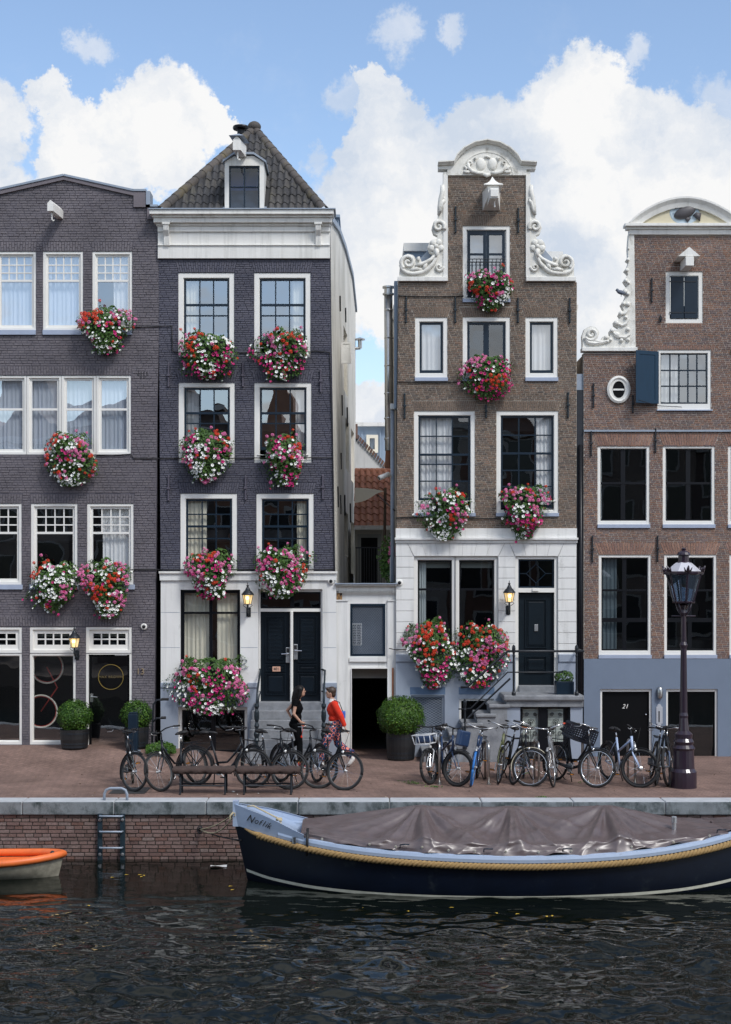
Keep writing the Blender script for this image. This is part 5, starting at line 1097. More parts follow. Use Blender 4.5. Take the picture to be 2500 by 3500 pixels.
mb = MB(); mb.box(X(1996), X(2684), -.05, -.0, Z(1476), Z(1470)); mb.build('string_course', M['lead'], hE.root)
# oval window
mb = MB(); vs = []
for k in range(32):
    a = 2*math.pi*k/32
    for (rx, rz, y) in ((40, 47, -.012), (40, 47, -.05), (33, 40, -.07), (27, 34, -.045), (21, 29, -.045), (20, 28, .02)): vs.append((X(2115)+rx/155*math.cos(a), y, Z(1332)+rz/155*math.sin(a)))
mb.add(vs, [(6*k+i, 6*k+i+1, 6*((k+1) % 32)+i+1, 6*((k+1) % 32)+i) for k in range(32) for i in range(5)]); ovw = mb.build('oval_window', M['white'], hE.root, smooth=False)
MB().lathe([(.001, -.0115), (.2, -.0113)], (X(2115), 0, Z(1332)), 24, 'y').build('oval_opening', M['doorblack'], ovw) if False else MB().prism([(X(2115)+21/155*math.cos(2*math.pi*k/24), Z(1332)+29/155*math.sin(2*math.pi*k/24)) for k in range(24)], -.02, -.014).build('oval_glass', M['doorblack'], ovw)
MB().rbox(X(2096), X(2134), -.035, -.018, Z(1335), Z(1329), .003).build('glazing_bar', M['casing'], ovw)
# open shutter
mb = MB(); hgx = X(2251); ang = R(-62); L_ = .62
c_, s_ = math.cos(R(20)), math.sin(R(20))
def shp(u, v, y): return (hgx - L_*u*c_*.93, -.03 - L_*u*s_ - y*c_, Z(1381) + (Z(1203)-Z(1381))*v)
for (u0, u1, v0, v1, ya, yb) in ((0, 1, 0, 1, 0, .03), (.0, .16, 0, 1, .03, .042), (.84, 1, 0, 1, .03, .042), (.16, .84, 0, .07, .03, .042), (.16, .84, .93, 1, .03, .042)):
    mb.add([shp(u0, v0, ya), shp(u1, v0, ya), shp(u1, v1, ya), shp(u0, v1, ya), shp(u0, v0, yb), shp(u1, v0, yb), shp(u1, v1, yb), shp(u0, v1, yb)], [(0, 1, 2, 3), (7, 6, 5, 4), (0, 4, 5, 1), (1, 5, 6, 2), (2, 6, 7, 3), (3, 7, 4, 0)])
mb.build('open_shutter', mat('blue_shutter', (.008, .034, .068), .5, spec=.3, var=.12, vscale=8, stretch=(6, 1, .4)), hE.root)
MB().tube([(X(2176), -.26, Z(1372)), (X(2251), -.06, Z(1388)), (X(2330), -.05, Z(1392))], .008, 5).build('shutter_stay', M['iron'], hE.root)
# gable trim
clawE = [(112,1470),(112,1400),(108,1330),(130,1270),(180,1243),(235,1255),(265,1300),(250,1350),(228,1368),(280,1372),(300,1338),(340,1330),(365,1340),(358,1290),(380,1262),(415,1285),(440,1260),(402,1235),(398,1205),(430,1190),(460,1170),(440,1140),(455,1110),(490,1100),(462,1045),(490,1015),(510,960),(480,935),(490,905),(520,880),(487,830),(510,800),(530,770),(495,735),(520,700),(535,660),(510,640),(530,610),(525,540),(535,400),(583,400),(597,1470)]
for s in (1, -1):
    f = B4 if s == 1 else (lambda x, y: (4680 - B4(x, y)[0], B4(x, y)[1]))
    pol = [(X(f(*p)[0]), Z(f(*p)[1])) for p in clawE]; mb = MB().prism(pol if s == 1 else pol[::-1], -.03, .16); y = -.045
    spiral(mb, f, 190, 1318, 62, 1.5, y, .05, -1, 2.6); relief(mb, f, [(130, 1350), (160, 1395), (220, 1405), (290, 1395), (350, 1375)], y, .05); relief(mb, f, [(200, 1370), (260, 1390), (330, 1390)], y, .045)
    for (a, b, r__) in ((380, 1285, 22), (425, 1325, 26), (525, 1275, 20), (465, 1375, 20), (525, 1370, 20), (420, 1215, 24), (460, 1130, 22), (505, 1165, 18), (485, 1040, 20), (525, 1045, 22), (500, 930, 22), (525, 950, 18), (505, 830, 20), (530, 850, 16), (515, 735, 18), (525, 640, 14), (530, 540, 10), (330, 1350, 22), (340, 1385, 16), (365, 1370, 16)):
        p = f(a, b); mb.ball((X(p[0]), -.04, Z(p[1])), r__/2.675/155, .05, r__/2.675/155, 8, 6)
    relief(mb, f, [(380, 1285), (420, 1340), (500, 1350), (545, 1320)], y, .035); relief(mb, f, [(425, 1220), (470, 1240), (510, 1220), (530, 1180)], y, .035); relief(mb, f, [(465, 1135), (500, 1130), (530, 1090)], y, .035)
    cl_ = autosmooth(mb.build('claw_piece', M['carve'], hE.root))
    qa, qb_ = f(105, 1475), f(610, 1440); xa, xb = sorted((X(qa[0]), X(qb_[0]))); MB().rbox(xa, xb, -.08, .2, Z(qa[1]), Z(qb_[1]), .008).build('claw_base', M['white'], cl_)
arcE = [(2150+380*k/24, 766 - 86*math.sin(math.pi*k/24)**.8) for k in range(25)]
pd = MB().prism([(X(a), Z(b)) for a, b in arcE][::-1] + [(X(2150), Z(770)), (X(2530), Z(770))], -.03, .16).build('pediment', mat('cream_tympanum', (.62, .56, .40), .7, var=.05), hE.root)
mb = MB(); vs = []
for (a, b) in arcE:
    n = Vector((a-2340, -(b-860))).normalized(); x_, z_ = X(a), Z(b)
    for (o_, y_) in ((-.20, -.03), (-.20, -.08), (-.10, -.11), (-.02, -.17), (.02, -.17), (.02, .2)): vs.append((x_+n.x*o_, y_, z_+n.y*o_))
mb.add(vs, [(6*i+k, 6*i+6+k, 6*i+7+k, 6*i+k+1) for i in range(len(arcE)-1) for k in range(5)]); mb.build('arched_cornice', M['white'], pd)
for (a, b, yy, e) in ((803, 786, -.06, 0), (786, 778, -.10, 10), (778, 768, -.18, 17)): MB().rbox(X(2150-e), X(2530+e), yy, .1, Z(a), Z(b)-.001, .006).build('cornice', M['white'], hE.root)
# fish emblem on a pale medallion
mb = MB(); mb.lathe([(.0, -.035), (.31, -.04), (.33, -.03)], (X(2340), 0, Z(728)), 28, 'y', 1, .78); mb.build('medallion', mat('pale_blue_medallion', (.45, .55, .62), .7), pd)
M['fish'] = mat('slate_fish', (.07, .065, .07), .5, var=.2, vscale=14); fxc, fzc = X(2340), Z(728)
mb = MB(); mb.ball((fxc, -.05, fzc), .25, .07, .13, 18, 10, Matrix.Rotation(R(-22), 3, 'Y')); mb.prism([(fxc+.18, fzc-.06), (fxc+.33, fzc-.20), (fxc+.36, fzc-.02), (fxc+.24, fzc+.0)], -.08, -.04); mb.prism([(fxc-.05, fzc+.12), (fxc+.16, fzc+.02), (fxc+.08, fzc+.16)], -.075, -.04); mb.prism([(fxc-.02, fzc-.10), (fxc+.06, fzc-.22), (fxc+.14, fzc-.12)], -.075, -.04); mb.ball((fxc-.20, -.105, fzc+.075), .022, .015, .022, 8, 6); mb.build('fish_emblem', M['fish'], pd, smooth=True)
mb = MB(); xl, xr = X(2150), X(2530); xm = (xl+xr)/2; mb.add([(xl, .25, Z(1206)), (xr, .25, Z(1206)), (xm, .25, Z(1030)), (xl, 11, Z(1206)), (xr, 11, Z(1206)), (xm, 11, Z(1030))], [(0, 2, 5, 3), (1, 4, 5, 2)]); mb.build('roof', M['lead'], hE.root)
shell(hE, X(1997), X(2684), -.3, Z(1210), 11, 'mort_4')
# hoist housing over the attic shutters
hx_, hz_ = X(2340), Z(880); mb = MB(); mb.add([(hx_-.24, 0, hz_-.10), (hx_+.24, 0, hz_-.10), (hx_+.24, -.5, hz_-.08), (hx_-.24, -.5, hz_-.08), (hx_, -.0, hz_+.14), (hx_, -.5, hz_+.12)], [(3, 2, 5), (2, 1, 4, 5), (0, 3, 5, 4), (0, 1, 2, 3)]); hq = mb.build('hoist_housing', M['white'], hE.root); MB().rbox(hx_-.09, hx_+.09, -.55, 0, hz_-.30, hz_-.10, .01).build('beam', M['white'], hq)
# bulkhead lamp and letter plate
mb = MB(); bx, bz = X(2254), Z(2366); mb.lathe([(.05, -.13), (.06, -.08), (.062, .06), (.045, .11), (.0, .13)], (bx, -.09, bz), 14); mb.build('bulkhead_lamp', M['steel'], hE.root, smooth=True)
mb = MB(); mb.rbox(X(2242), X(2264), -.065, -.044, Z(2474), Z(2415), .01); mb.lathe([(0, -.064), (.045, -.062), (.045, -.044)], (X(2253), 0, Z(2413)), 12, 'y'); mb.lathe([(0, -.064), (.045, -.062), (.045, -.044)], (X(2253), 0, Z(2476)), 12, 'y'); lp = mb.build('letter_plate', mat('pale_stone_plate', (.42, .44, .48), .6), hE.root); MB().box(X(2250), X(2254), -.068, -.0645, Z(2468), Z(2430)).build('slot', M['cable'], lp)

# ================================================================ houses across the canal, seen only as reflections in the panes
M['obr'] = [mat('opposite_brick', c, .9, var=.15, vscale=2) for c in ((.14, .08, .06), (.20, .17, .15), (.09, .07, .065), (.22, .12, .08), (.30, .28, .26))]
M['oglass'] = mat('opposite_pane', (.02, .025, .03), .1); M['otrim'] = mat('opposite_trim', (.34, .34, .33), .6)
FX = -26.0; OY = -41.0
for i, (w_, h_, g_) in enumerate(((6.2, 12.0, 2.2), (5.4, 11.0, 3.0), (7.0, 12.6, 1.6), (5.6, 10.4, 3.2), (6.4, 12.4, 2.0), (5.2, 11.4, 2.8), (6.8, 12.0, 1.8), (5.6, 10.8, 3.0))):
    lab = ('dark red brick', 'grey brick', 'brown-black brick', 'orange brick', 'pale stone', 'low dark red brick', 'wide grey brick', 'low brown-black brick')[i]
    t = thing('opposite_house', f'{lab} gabled house standing across the canal behind the viewer', 'house', (FX + w_/2, OY, 0), 'houses on the opposite bank')
    pol = [(FX, -.1), (FX+w_, -.1), (FX+w_, h_), (FX+w_*.68, h_+g_*.5), (FX+w_*.62, h_+g_), (FX+w_*.38, h_+g_), (FX+w_*.32, h_+g_*.5), (FX, h_)]
    MB().prism(pol, OY-8, OY).build('wall', M['obr'][i % 5], t); mb = MB(); tr = MB()
    for r in range(4):
        for k in range(3):
            x0 = FX + w_*(.10 + .30*k); z0 = .9 + r*(h_-.6)/4; tr.box(x0-.1, x0+w_*.2+.1, OY+.003, OY+.05, z0-.1, z0+1.95); mb.box(x0, x0+w_*.2, OY+.03, OY+.06, z0, z0+1.85)
    tr.build('window_frames', M['otrim'], t); mb.build('window_panes', M['oglass'], t); MB().box(FX, FX+w_, OY, OY+.35, h_-.35, h_).build('cornice', M['otrim'], t); FX += w_ + .02

# ================================================================ neighbours just beyond both ends of the row
for (a, b, top, lab, br, mo) in ((-690, -112, 800, 'plain grey-brown brick house next to the purple house, beyond the left edge', 'br_3', 'mort_3'), (2690, 3260, 860, 'plain brick house beyond the right edge of the row', 'br_4', 'mort_4')):
    hN = House('canal_house', lab, X((a+b)/2)); w_ = (b-a)/3
    for (t0, t1) in ((960, 1240), (1380, 1680), (1800, 2090), (2200, 2470)):
        for k in range(3): window(hN, X(a+w_*(k+.25)), Z(t1), X(a+w_*(k+.78)), Z(t0), .08, 2, (.45,), (0,), 'glass', 'navy', sill=(.08, .01, 'sillblue'))
    finish(hN, PX((a, 2640), (b, 2640), (b, top), (a, top)), br, .21, .06, .009, 31, br, mo, n_single=0); shell(hN, X(a), X(b), -.3, Z(top), 9, mo); MB().rbox(X(a), X(b), -.25, .2, Z(top), Z(top-40), .02).build('cornice', M['white'], hN.root)
# ================================================================ hanging flower baskets
M['leaf'] = brick_mat('trailing_leaf', [(.035, .085, .018), (.06, .13, .025), (.028, .065, .018), (.085, .17, .03), (.045, .10, .02)], .55, .1)
M['leaf_box'] = brick_mat('box_leaf', [(.018, .055, .006), (.034, .095, .008), (.014, .042, .006), (.062, .145, .012), (.028, .075, .008), (.11, .20, .02)], .5, .1)
M['pot'] = mat('black_planter', (.012, .012, .013), .5)
FLM = {'w': mat('white_petal', (.84, .84, .82), .6), 'p': mat('pink_petal', (.78, .20, .42), .6, var=.15, vscale=30), 'r': mat('red_petal', (.68, .045, .014), .6, var=.15, vscale=30), 'm': mat('magenta_petal', (.50, .008, .15), .6, var=.25, vscale=30)}
M['throat'] = mat('flower_throat', (.45, .50, .20), .7); M['throat_m'] = mat('dark_throat', (.10, .0, .04), .7)
def petunia(c):
    """open five-lobed trumpet facing +z"""
    mb = MB(); n = 10; vs = [(0, 0, -.016)]; fs = []
    for k in range(n): a = 2*math.pi*k/n; vs.append((.009*math.cos(a), .009*math.sin(a), -.006))
    for k in range(n): a = 2*math.pi*k/n; r = .034 if k % 2 == 0 else .027; vs.append((r*math.cos(a), r*math.sin(a), .006 if k % 2 == 0 else .001))
    mb.mi = 1; mb.add(vs[:n+1], [(0, 1+k, 1+(k+1) % n) for k in range(n)]); mb.mi = 0
    mb.add(vs[1:], [(k, n+k, n+(k+1) % n, (k+1) % n) for k in range(n)])
    return mb.mesh('petunia', [FLM[c], M['throat'] if c == 'w' else M['throat_m']])
def geranium(c):
    """domed head of small five-petalled florets"""
    mb = MB(); rs = random.Random(3)
    for i in range(11):
        a, e = i*2.4, .25 + 1.15*(i/11)**.6; d = Vector((math.cos(a)*math.sin(e), math.sin(a)*math.sin(e), math.cos(e))); c0 = d*.034; q = d.to_track_quat('Z', 'Y')
        vs = [c0 + q @ Vector((0, 0, -.004))]
        for k in range(5):
            t = 2*math.pi*k/5 + i; vs += [c0 + q @ Vector((.017*math.cos(t-.45), .017*math.sin(t-.45), .003)), c0 + q @ Vector((.017*math.cos(t+.45), .017*math.sin(t+.45), .003))]
        mb.add(vs, [(0, 1+2*k, 2+2*k) for k in range(5)])
    return mb.mesh('geranium', FLM[c])
BLOOM = {'w': ('petunia', petunia('w')), 'm': ('petunia', petunia('m')), 'p': ('geranium', geranium('p')), 'r': ('geranium', geranium('r'))}
def leaf_at(mb, p, n, size, rs):
    q = Vector(n).to_track_quat('Z', 'Y') @ Quaternion((0, 0, 1), rs.uniform(0, 6.28)) @ Quaternion((1, 0, 0), rs.uniform(-.7, .7)); s = size*rs.uniform(.7, 1.3)
    k = len(mb.v); mb.v += [tuple(p + q @ Vector(v)) for v in ((0, -s, 0), (s*.75, -.1*s, s*.22), (0, s, .05*s), (-s*.75, -.1*s, s*.22))]
    mb.f += [(k, k+1, k+2), (k, k+2, k+3)]; mb.m += [0, 0]
PROF = [(0, .30), (.08, .70), (.20, 1.0), (.45, .98), (.68, .72), (.88, .38), (1, .10)]
def prof_at(v, pr=PROF):
    for (a, b), (c, d) in zip(pr, pr[1:]):
        if a <= v <= c: return b + (d-b)*(v-a)/(c-a)
    return pr[-1][1]
def basket(label, cx, top, bot, wpx, weights, tip=0.0, seed=1, group='flower baskets on the house fronts', dens=1.0, y0=-.05, prof=PROF, green=0.0):
    rs = random.Random(seed); x = X(cx); zt, zb = Z(top), Z(bot); w, h = wpx/155.0, zt-zb; dp = min(.42, w*.36)
    t = thing('flower_basket', label, 'flower basket', (x, y0, zt - h*.3), group); off = ORG[t.name]
    mb = MB(); bw = w*.62; mb.add([(x-bw/2, y0-.20, zt-h*.18), (x+bw/2, y0-.20, zt-h*.18), (x+bw/2*1.0, y0, zt-h*.18), (x-bw/2, y0, zt-h*.18), (x-bw*.4, y0-.16, zt-h*.48), (x+bw*.4, y0-.16, zt-h*.48), (x+bw*.4, y0, zt-h*.48), (x-bw*.4, y0, zt-h*.48)], [(0, 1, 2, 3), (0, 4, 5, 1), (1, 5, 6, 2), (4, 7, 6, 5), (0, 3, 7, 4), (3, 2, 6, 7)])
    mb.build('trough', M['pot'], t)
    if prof is PROF:                                        # every basket has grown its own way
        j = lambda a, e: a*(1 + rs.uniform(-e, e))
        prof = [(0, j(.42, .4)), (.08, j(.78, .15)), (.2, j(.98, .08)), (.45, j(1.0, .06)), (.68, j(.82, .16)), (.88, j(.52, .35)), (1, j(.20, .6))]
    lump = [(rs.uniform(0, 6.28), rs.uniform(1.5, 4), rs.uniform(2, 7)) for _ in range(3)]
    def surf(v, th, r):
        f = prof_at(v, prof) * (1 + .20*sum(math.sin(th*b_ + a_ + v*c_) for a_, b_, c_ in lump)/1.5)
        sx = x + tip*w*max(0, v-.3) + w/2*f*r*math.cos(th); sy = y0 - .02 - dp*(.35 + .65*f)*r*math.sin(th)*min(1, .45 + v*2.5); return Vector((sx, sy, zt - h*v + .14*h*noise.noise(Vector((sx*4.5, sy*4.5, seed)))*max(0, 1-v*2)))
    lm = MB(); tips = []
    for _ in range(int(1250*dens*w*h/1.2)):
        v = rs.random()**(1.25 if not green else 1.5); th = rs.uniform(.02, math.pi-.02); r = rs.uniform(.72, 1.10)
        p = surf(v, th, r); n = Vector((math.cos(th)*.8, -math.sin(th), .65-v)); leaf_at(lm, p, n, .030, rs)
    for _ in range(rs.randint(7, 12)):                     # loose trailing and upright stems break the outline
        up = rs.random() < .35; v = rs.uniform(.0, .15) if up else rs.uniform(.3, .95); th = rs.uniform(.1, math.pi-.1); p = surf(v, th, 1.0); d = Vector((math.cos(th)*rs.uniform(.2, .7), -.2, rs.uniform(.5, 1.0) if up else rs.uniform(-1.0, -.3))).normalized(); L_ = rs.uniform(.06, .18)
        for q in range(9): leaf_at(lm, p + d*L_*q/8 + Vector((rs.gauss(0, .012), rs.gauss(0, .012), rs.gauss(0, .012))), d + Vector((0, -1, .5)), .022, rs)
        tips.append((p + d*L_, up))
    for _ in range(int(150*dens)):                          # dense core so the wall does not show through
        v = rs.uniform(.1, .85); th = rs.uniform(.2, math.pi-.2); leaf_at(lm, surf(v, th, rs.uniform(.3, .75)), Vector((math.cos(th), -math.sin(th), 0)), .055, rs)
    o = lm.build('foliage', M['leaf'], t); tag(o, kind='stuff')
    keys, wt = zip(*weights.items()); seeds = []
    for k, q in weights.items():
        for _ in range(max(1, round(q*12))):
            vv = rs.uniform(.05, .60) if k in 'pr' else rs.uniform(.18, 1.0); seeds.append((surf(vv, rs.uniform(.15, math.pi-.15), 1), k))
    n = int(160*dens*w*h/1.25); made = []
    for i in range(n*3):
        if len(made) >= n: break
        v = rs.uniform(.02 if not green else .12, 1.0); th = math.acos(rs.uniform(-.98, .98)); p = surf(v, th, rs.uniform(1.0, 1.08))
        if noise.noise(p*5.5) < -.16 and rs.random() < .85: continue
        if any((p-m_).length < .038 for m_ in made): continue
        if rs.random() < .66: k = min(seeds, key=lambda s_: (s_[0]-p).length + rs.uniform(0, .10))[1]
        else: k = rs.choices(keys, wt)[0]
        made.append(p); nrm = Vector((math.cos(th)*.75 + rs.uniform(-.3, .3), -math.sin(th) - .35, .45 + rs.uniform(-.35, .35)))
        o = place(BLOOM[k][0], BLOOM[k][1], t, p - off, scale=rs.uniform(.75, 1.25)*(1.08 if k == 'm' else 1.0)); o.rotation_euler = (nrm.normalized().to_track_quat('Z', 'Y') @ Quaternion((0, 0, 1), rs.uniform(0, 6))).to_euler()
    for (p, up) in tips:
        k = rs.choice('pr') if up else rs.choice('wm'); o = place(BLOOM[k][0], BLOOM[k][1], t, p - off, scale=rs.uniform(.7, 1)); o.rotation_euler = (R(60) + rs.uniform(-.4, .4), rs.uniform(-.4, .4), rs.uniform(-.5, .5))
    return t
W_ = lambda w, p, r, m: dict(w=w, p=p, r=r, m=m)
basket('bushy flower basket below the top right window of the purple house', 366, 1061, 1214, 172, W_(.42, .15, .25, .18), -.06, 1)
basket('wide pink and white flower basket under the three-part window of the purple house', 246, 1490, 1664, 182, W_(.38, .30, .20, .12), .0, 2)
basket('mostly white flower basket beside the pink one, low on the purple house', 192, 1926, 2092, 165, W_(.78, .04, .06, .12), -.12, 3)
basket('red pink and white flower basket above the ring door of the purple house', 367, 1920, 2112, 178, W_(.30, .30, .27, .13), .02, 4)
basket('flower basket under the top floor window next to the purple house', 706, 1146, 1302, 196, W_(.40, .10, .18, .32), .10, 5)
basket('flower basket under the top floor window beside the white side wall', 967, 1134, 1304, 188, W_(.40, .10, .16, .34), .0, 6)
basket('pink topped flower basket under the middle floor window next to the purple house', 706, 1478, 1652, 180, W_(.45, .30, .10, .15), .0, 7)
basket('flower basket with a magenta side under the middle floor window by the side wall', 963, 1498, 1664, 166, W_(.48, .15, .12, .25), .10, 8)
basket('flower basket hanging over the cornice above the cream curtained window', 724, 1886, 2048, 176, W_(.32, .25, .10, .33), .02, 9)
basket('flower basket hanging above the black double doors', 966, 1872, 2044, 192, W_(.45, .26, .14, .15), .0, 10)
basket('very wide leafy flower planter below the cream curtained ground floor window', 720, 2252, 2440, 268, W_(.40, .36, .03, .21), .02, 11, dens=.95, prof=[(0, .72), (.10, .92), (.3, 1.0), (.6, .92), (.8, .72), (.93, .5), (1, .3)], green=1)
basket('small flower basket on the balcony rail under the neck gable', 1672, 930, 1068, 158, W_(.36, .20, .22, .22), .06, 12)
basket('round magenta flower basket under the middle attic window of the brown house', 1660, 1222, 1368, 176, W_(.20, .20, .14, .46), .0, 13, prof=[(0, .45), (.12, .85), (.35, 1), (.65, .95), (.85, .7), (1, .3)])
basket('mostly white flower basket under the wide window nearest the flue', 1530, 1678, 1846, 168, W_(.58, .20, .15, .07), -.06, 14)
basket('magenta and pink flower basket under the wide window nearest the dark boarding', 1797, 1662, 1842, 164, W_(.20, .26, .15, .39), -.06, 15)
basket('large flower basket at the ground floor window beside the alley planter', 1474, 2128, 2350, 168, W_(.42, .22, .18, .18), .04, 16)
basket('large red topped flower basket at the ground floor window beside the iron rail', 1640, 2138, 2350, 178, W_(.26, .20, .36, .18), -.02, 17)

# ================================================================ clipped box balls in barrels
def topiary(label, px, py, rad, pot_r, pot_h, yoff=0.0, zg=0.0, seed=1, squash=.9):
    g = G(px, py, zg); t = thing('box_topiary', label, 'potted shrub', g, 'box balls in black barrels'); c = g + Vector((0, 0, pot_h + rad*squash*.72)); rs = random.Random(seed)
    mb = MB(); mb.lathe([(pot_r*.86, 0), (pot_r*.9, .02), (pot_r*.98, pot_h*.5), (pot_r, pot_h*.97), (pot_r*.93, pot_h), (pot_r*.9, pot_h*.94), (.0, pot_h*.93)], g, 24); b = mb.build('barrel', M['pot'], t, smooth=False)
    for f in (.12, .28, .8): MB().lathe([(pot_r*(.885+.12*f)+.001, -.02), (pot_r*(.885+.12*f)+.009, -.018), (pot_r*(.885+.12*f)+.009, .018), (pot_r*(.885+.12*f)+.001, .02)], g + Vector((0, 0, pot_h*f)), 24).build('hoop', M['iron'], b)
    MB().tube([g + Vector((0, 0, pot_h*.9)), c], .04, 8).build('trunk', mat('shrub_trunk', (.09, .06, .04), .9), t)
    lm = MB()
    for i in range(int(5200*rad*rad/.3)):
        d = Vector((rs.gauss(0, 1), rs.gauss(0, 1), rs.gauss(0, 1))).normalized(); k = .84 + .14*rs.random() + .09*noise.noise(d*3.2 + Vector((seed, 0, 0))) + .05*noise.noise(d*8)
        p = c + Vector((d.x*rad*k, d.y*rad*k, d.z*rad*squash*k)); leaf_at(lm, p, d + Vector((0, 0, .3)), .020, rs)
    lm.ball(c, rad*.84, rad*.84, rad*squash*.84, 20, 14)
    tag(lm.build('crown', M['leaf_box'], t), kind='stuff')
    return t
topiary('largest clipped box ball in a black barrel beside the alley doorway', 1371, 2597, .545, .32, .60, seed=5, squash=.86)
topiary('clipped box ball in a black barrel left of the ring door', 255, 2558, .40, .31, .42, zg=.24, seed=6, squash=.95)
topiary('clipped box ball partly behind the navy post, right of the ring door', 467, 2556, .365, .27, .46, zg=.235, seed=7, squash=.95)
# square planter on the brown house's stoop
g = Vector((X(1929, -.75), -.75, zL)); t = thing('stoop_planter', 'small green shrub in a square black planter on the stoop', 'planter', g); mb = MB(); mb.rbox(g.x-.19, g.x+.19, g.y-.19, g.y+.15, g.z, g.z+.28, .01); mb.build('box', M['navy'], t)
rs = random.Random(8); lm = MB()
for i in range(500):
    d = Vector((rs.gauss(0, 1), rs.gauss(0, 1), rs.gauss(0, 1))).normalized(); leaf_at(lm, g + Vector((d.x*.2, d.y*.17, .36+d.z*.14)), d, .022, rs)
tag(lm.build('shrub', M['leaf'], t), kind='stuff')
# navy post, black rail beside the basement, weeds, bowl
g = G(456, 2568, .21); t = thing('utility_post', 'dark navy box post in front of the right box ball', 'post', g); MB().rbox(g.x-.10, g.x+.10, g.y-.10, g.y+.10, g.z-.05, g.z+.80, .012).build('post', M['navy'], t); MB().rbox(g.x-.085, g.x+.085, g.y-.085, g.y+.085, g.z+.80, g.z+.84, .01).build('cap', M['navy'], t); MB().rbox(g.x-.14, g.x+.14, g.y-.14, g.y+.14, g.z-.05, g.z+.015, .005).build('foot_plate', M['lead'], t)
g = G(520, 2566, .20); t = thing('hand_rail', 'black pipe rail with two bent arms beside the indigo house plinth', 'handrail', g)
MB().tube([g, g + Vector((.01, 0, .55)), g + Vector((.03, 0, 1.0)), g + Vector((.10, 0, 1.09)), g + Vector((.34, 0, 1.11))], .022, 8).build('pipe', M['iron'], t, smooth=True); MB().tube([g + Vector((.02, 0, .62)), g + Vector((.10, 0, .70)), g + Vector((.30, 0, .71))], .020, 8).build('arm', M['iron'], t, smooth=True)
for z_ in (1.11, .71): MB().cyl(g + Vector((.20, 0, z_)), g + Vector((.36 if z_ > 1 else .30, 0, z_)), .030, 8).build('grip', M['cable'], t)
rs = random.Random(9); lm = MB()
for i in range(900):
    px = rs.uniform(500, 600); q = G(px, rs.uniform(2560, 2578), street_z(X(px), -.4)); leaf_at(lm, q + Vector((0, 0, rs.uniform(0, .17)*math.sin((px-495)/110*math.pi)**.5)), (rs.uniform(-1, 1), -1, rs.uniform(0, 1)), .03, rs)
tag(lm.build('weeds', M['leaf_box']), 'green weeds along the foot of the indigo house', 'weeds', kind='stuff')
g = G(555, 2573, .175); t = tag(MB().lathe([(.10, 0), (.15, .07), (.16, .075), (.14, .07), (.09, .015), (0, .012)], g, 18).build('water_bowl', mat('blue_plastic', (.02, .12, .42), .35), smooth=True), 'blue plastic bowl on the pavement by the weeds', 'bowl')
lm = MB()
for (px, py, n_, s_) in ((1418, 2679, 60, .10), (1487, 2691, 40, .08), (1854, 2728, 30, .05), (2000, 2675, 30, .05), (2300, 2690, 30, .06), (1385, 2674, 20, .1), (1790, 2645, 30, .1)):
    q = G(px, py)
    for i in range(n_): leaf_at(lm, q + Vector((rs.gauss(0, s_), rs.gauss(0, s_*.6), rs.uniform(0, .025))), (rs.uniform(-.6, .6), -.4, 1), .016, rs)
tag(lm.build('grass_tufts', M['leaf_box']), 'small tufts of grass in the paving joints', 'grass', kind='stuff')
lm = MB()
for i in range(170):
    px, py = rs.uniform(-50, 2550), 2592 + 140*rs.random()**.8; q = G(px, py); q.z = street_z(q.x, q.y) + .004; leaf_at(lm, q, (rs.uniform(-.2, .2), rs.uniform(-.2, .2), 1), rs.uniform(.010, .022), rs)
tag(lm.build('fallen_leaves', brick_mat('dry_leaf', [(.10, .06, .03), (.05, .035, .025), (.16, .10, .04), (.30, .26, .20)], .9, .1)), 'scattered dry leaves and petals on the quay paving', 'leaves', kind='stuff')
# ivy and pots on the alley balcony
rs = random.Random(12); t = thing('balcony_plant', 'pink flowering plant on the alley balcony by the brown house', 'plant', tuple(P(1335, 1960, 1.2))); lm = MB(); off = ORG[t.name]
for i in range(700): leaf_at(lm, P(rs.gauss(1328, 13), rs.gauss(1920, 34), 1.2 + rs.uniform(-.15, .15)), (rs.uniform(-1, 1), -1, .3), .035, rs)
tag(lm.build('foliage', M['leaf'], t), kind='stuff')
for i in range(30): place('geranium', BLOOM['p'][1], t, P(rs.gauss(1338, 8), rs.gauss(1893, 22), 1.0) - off, (R(70), 0, rs.random()*3), .9)
MB().rbox(X(1333, 1.2), X(1354, 1.2), .9, 1.3, Z(1990, 1.2), Z(1905, 1.2), .01).build('planter', M['white2'], t)

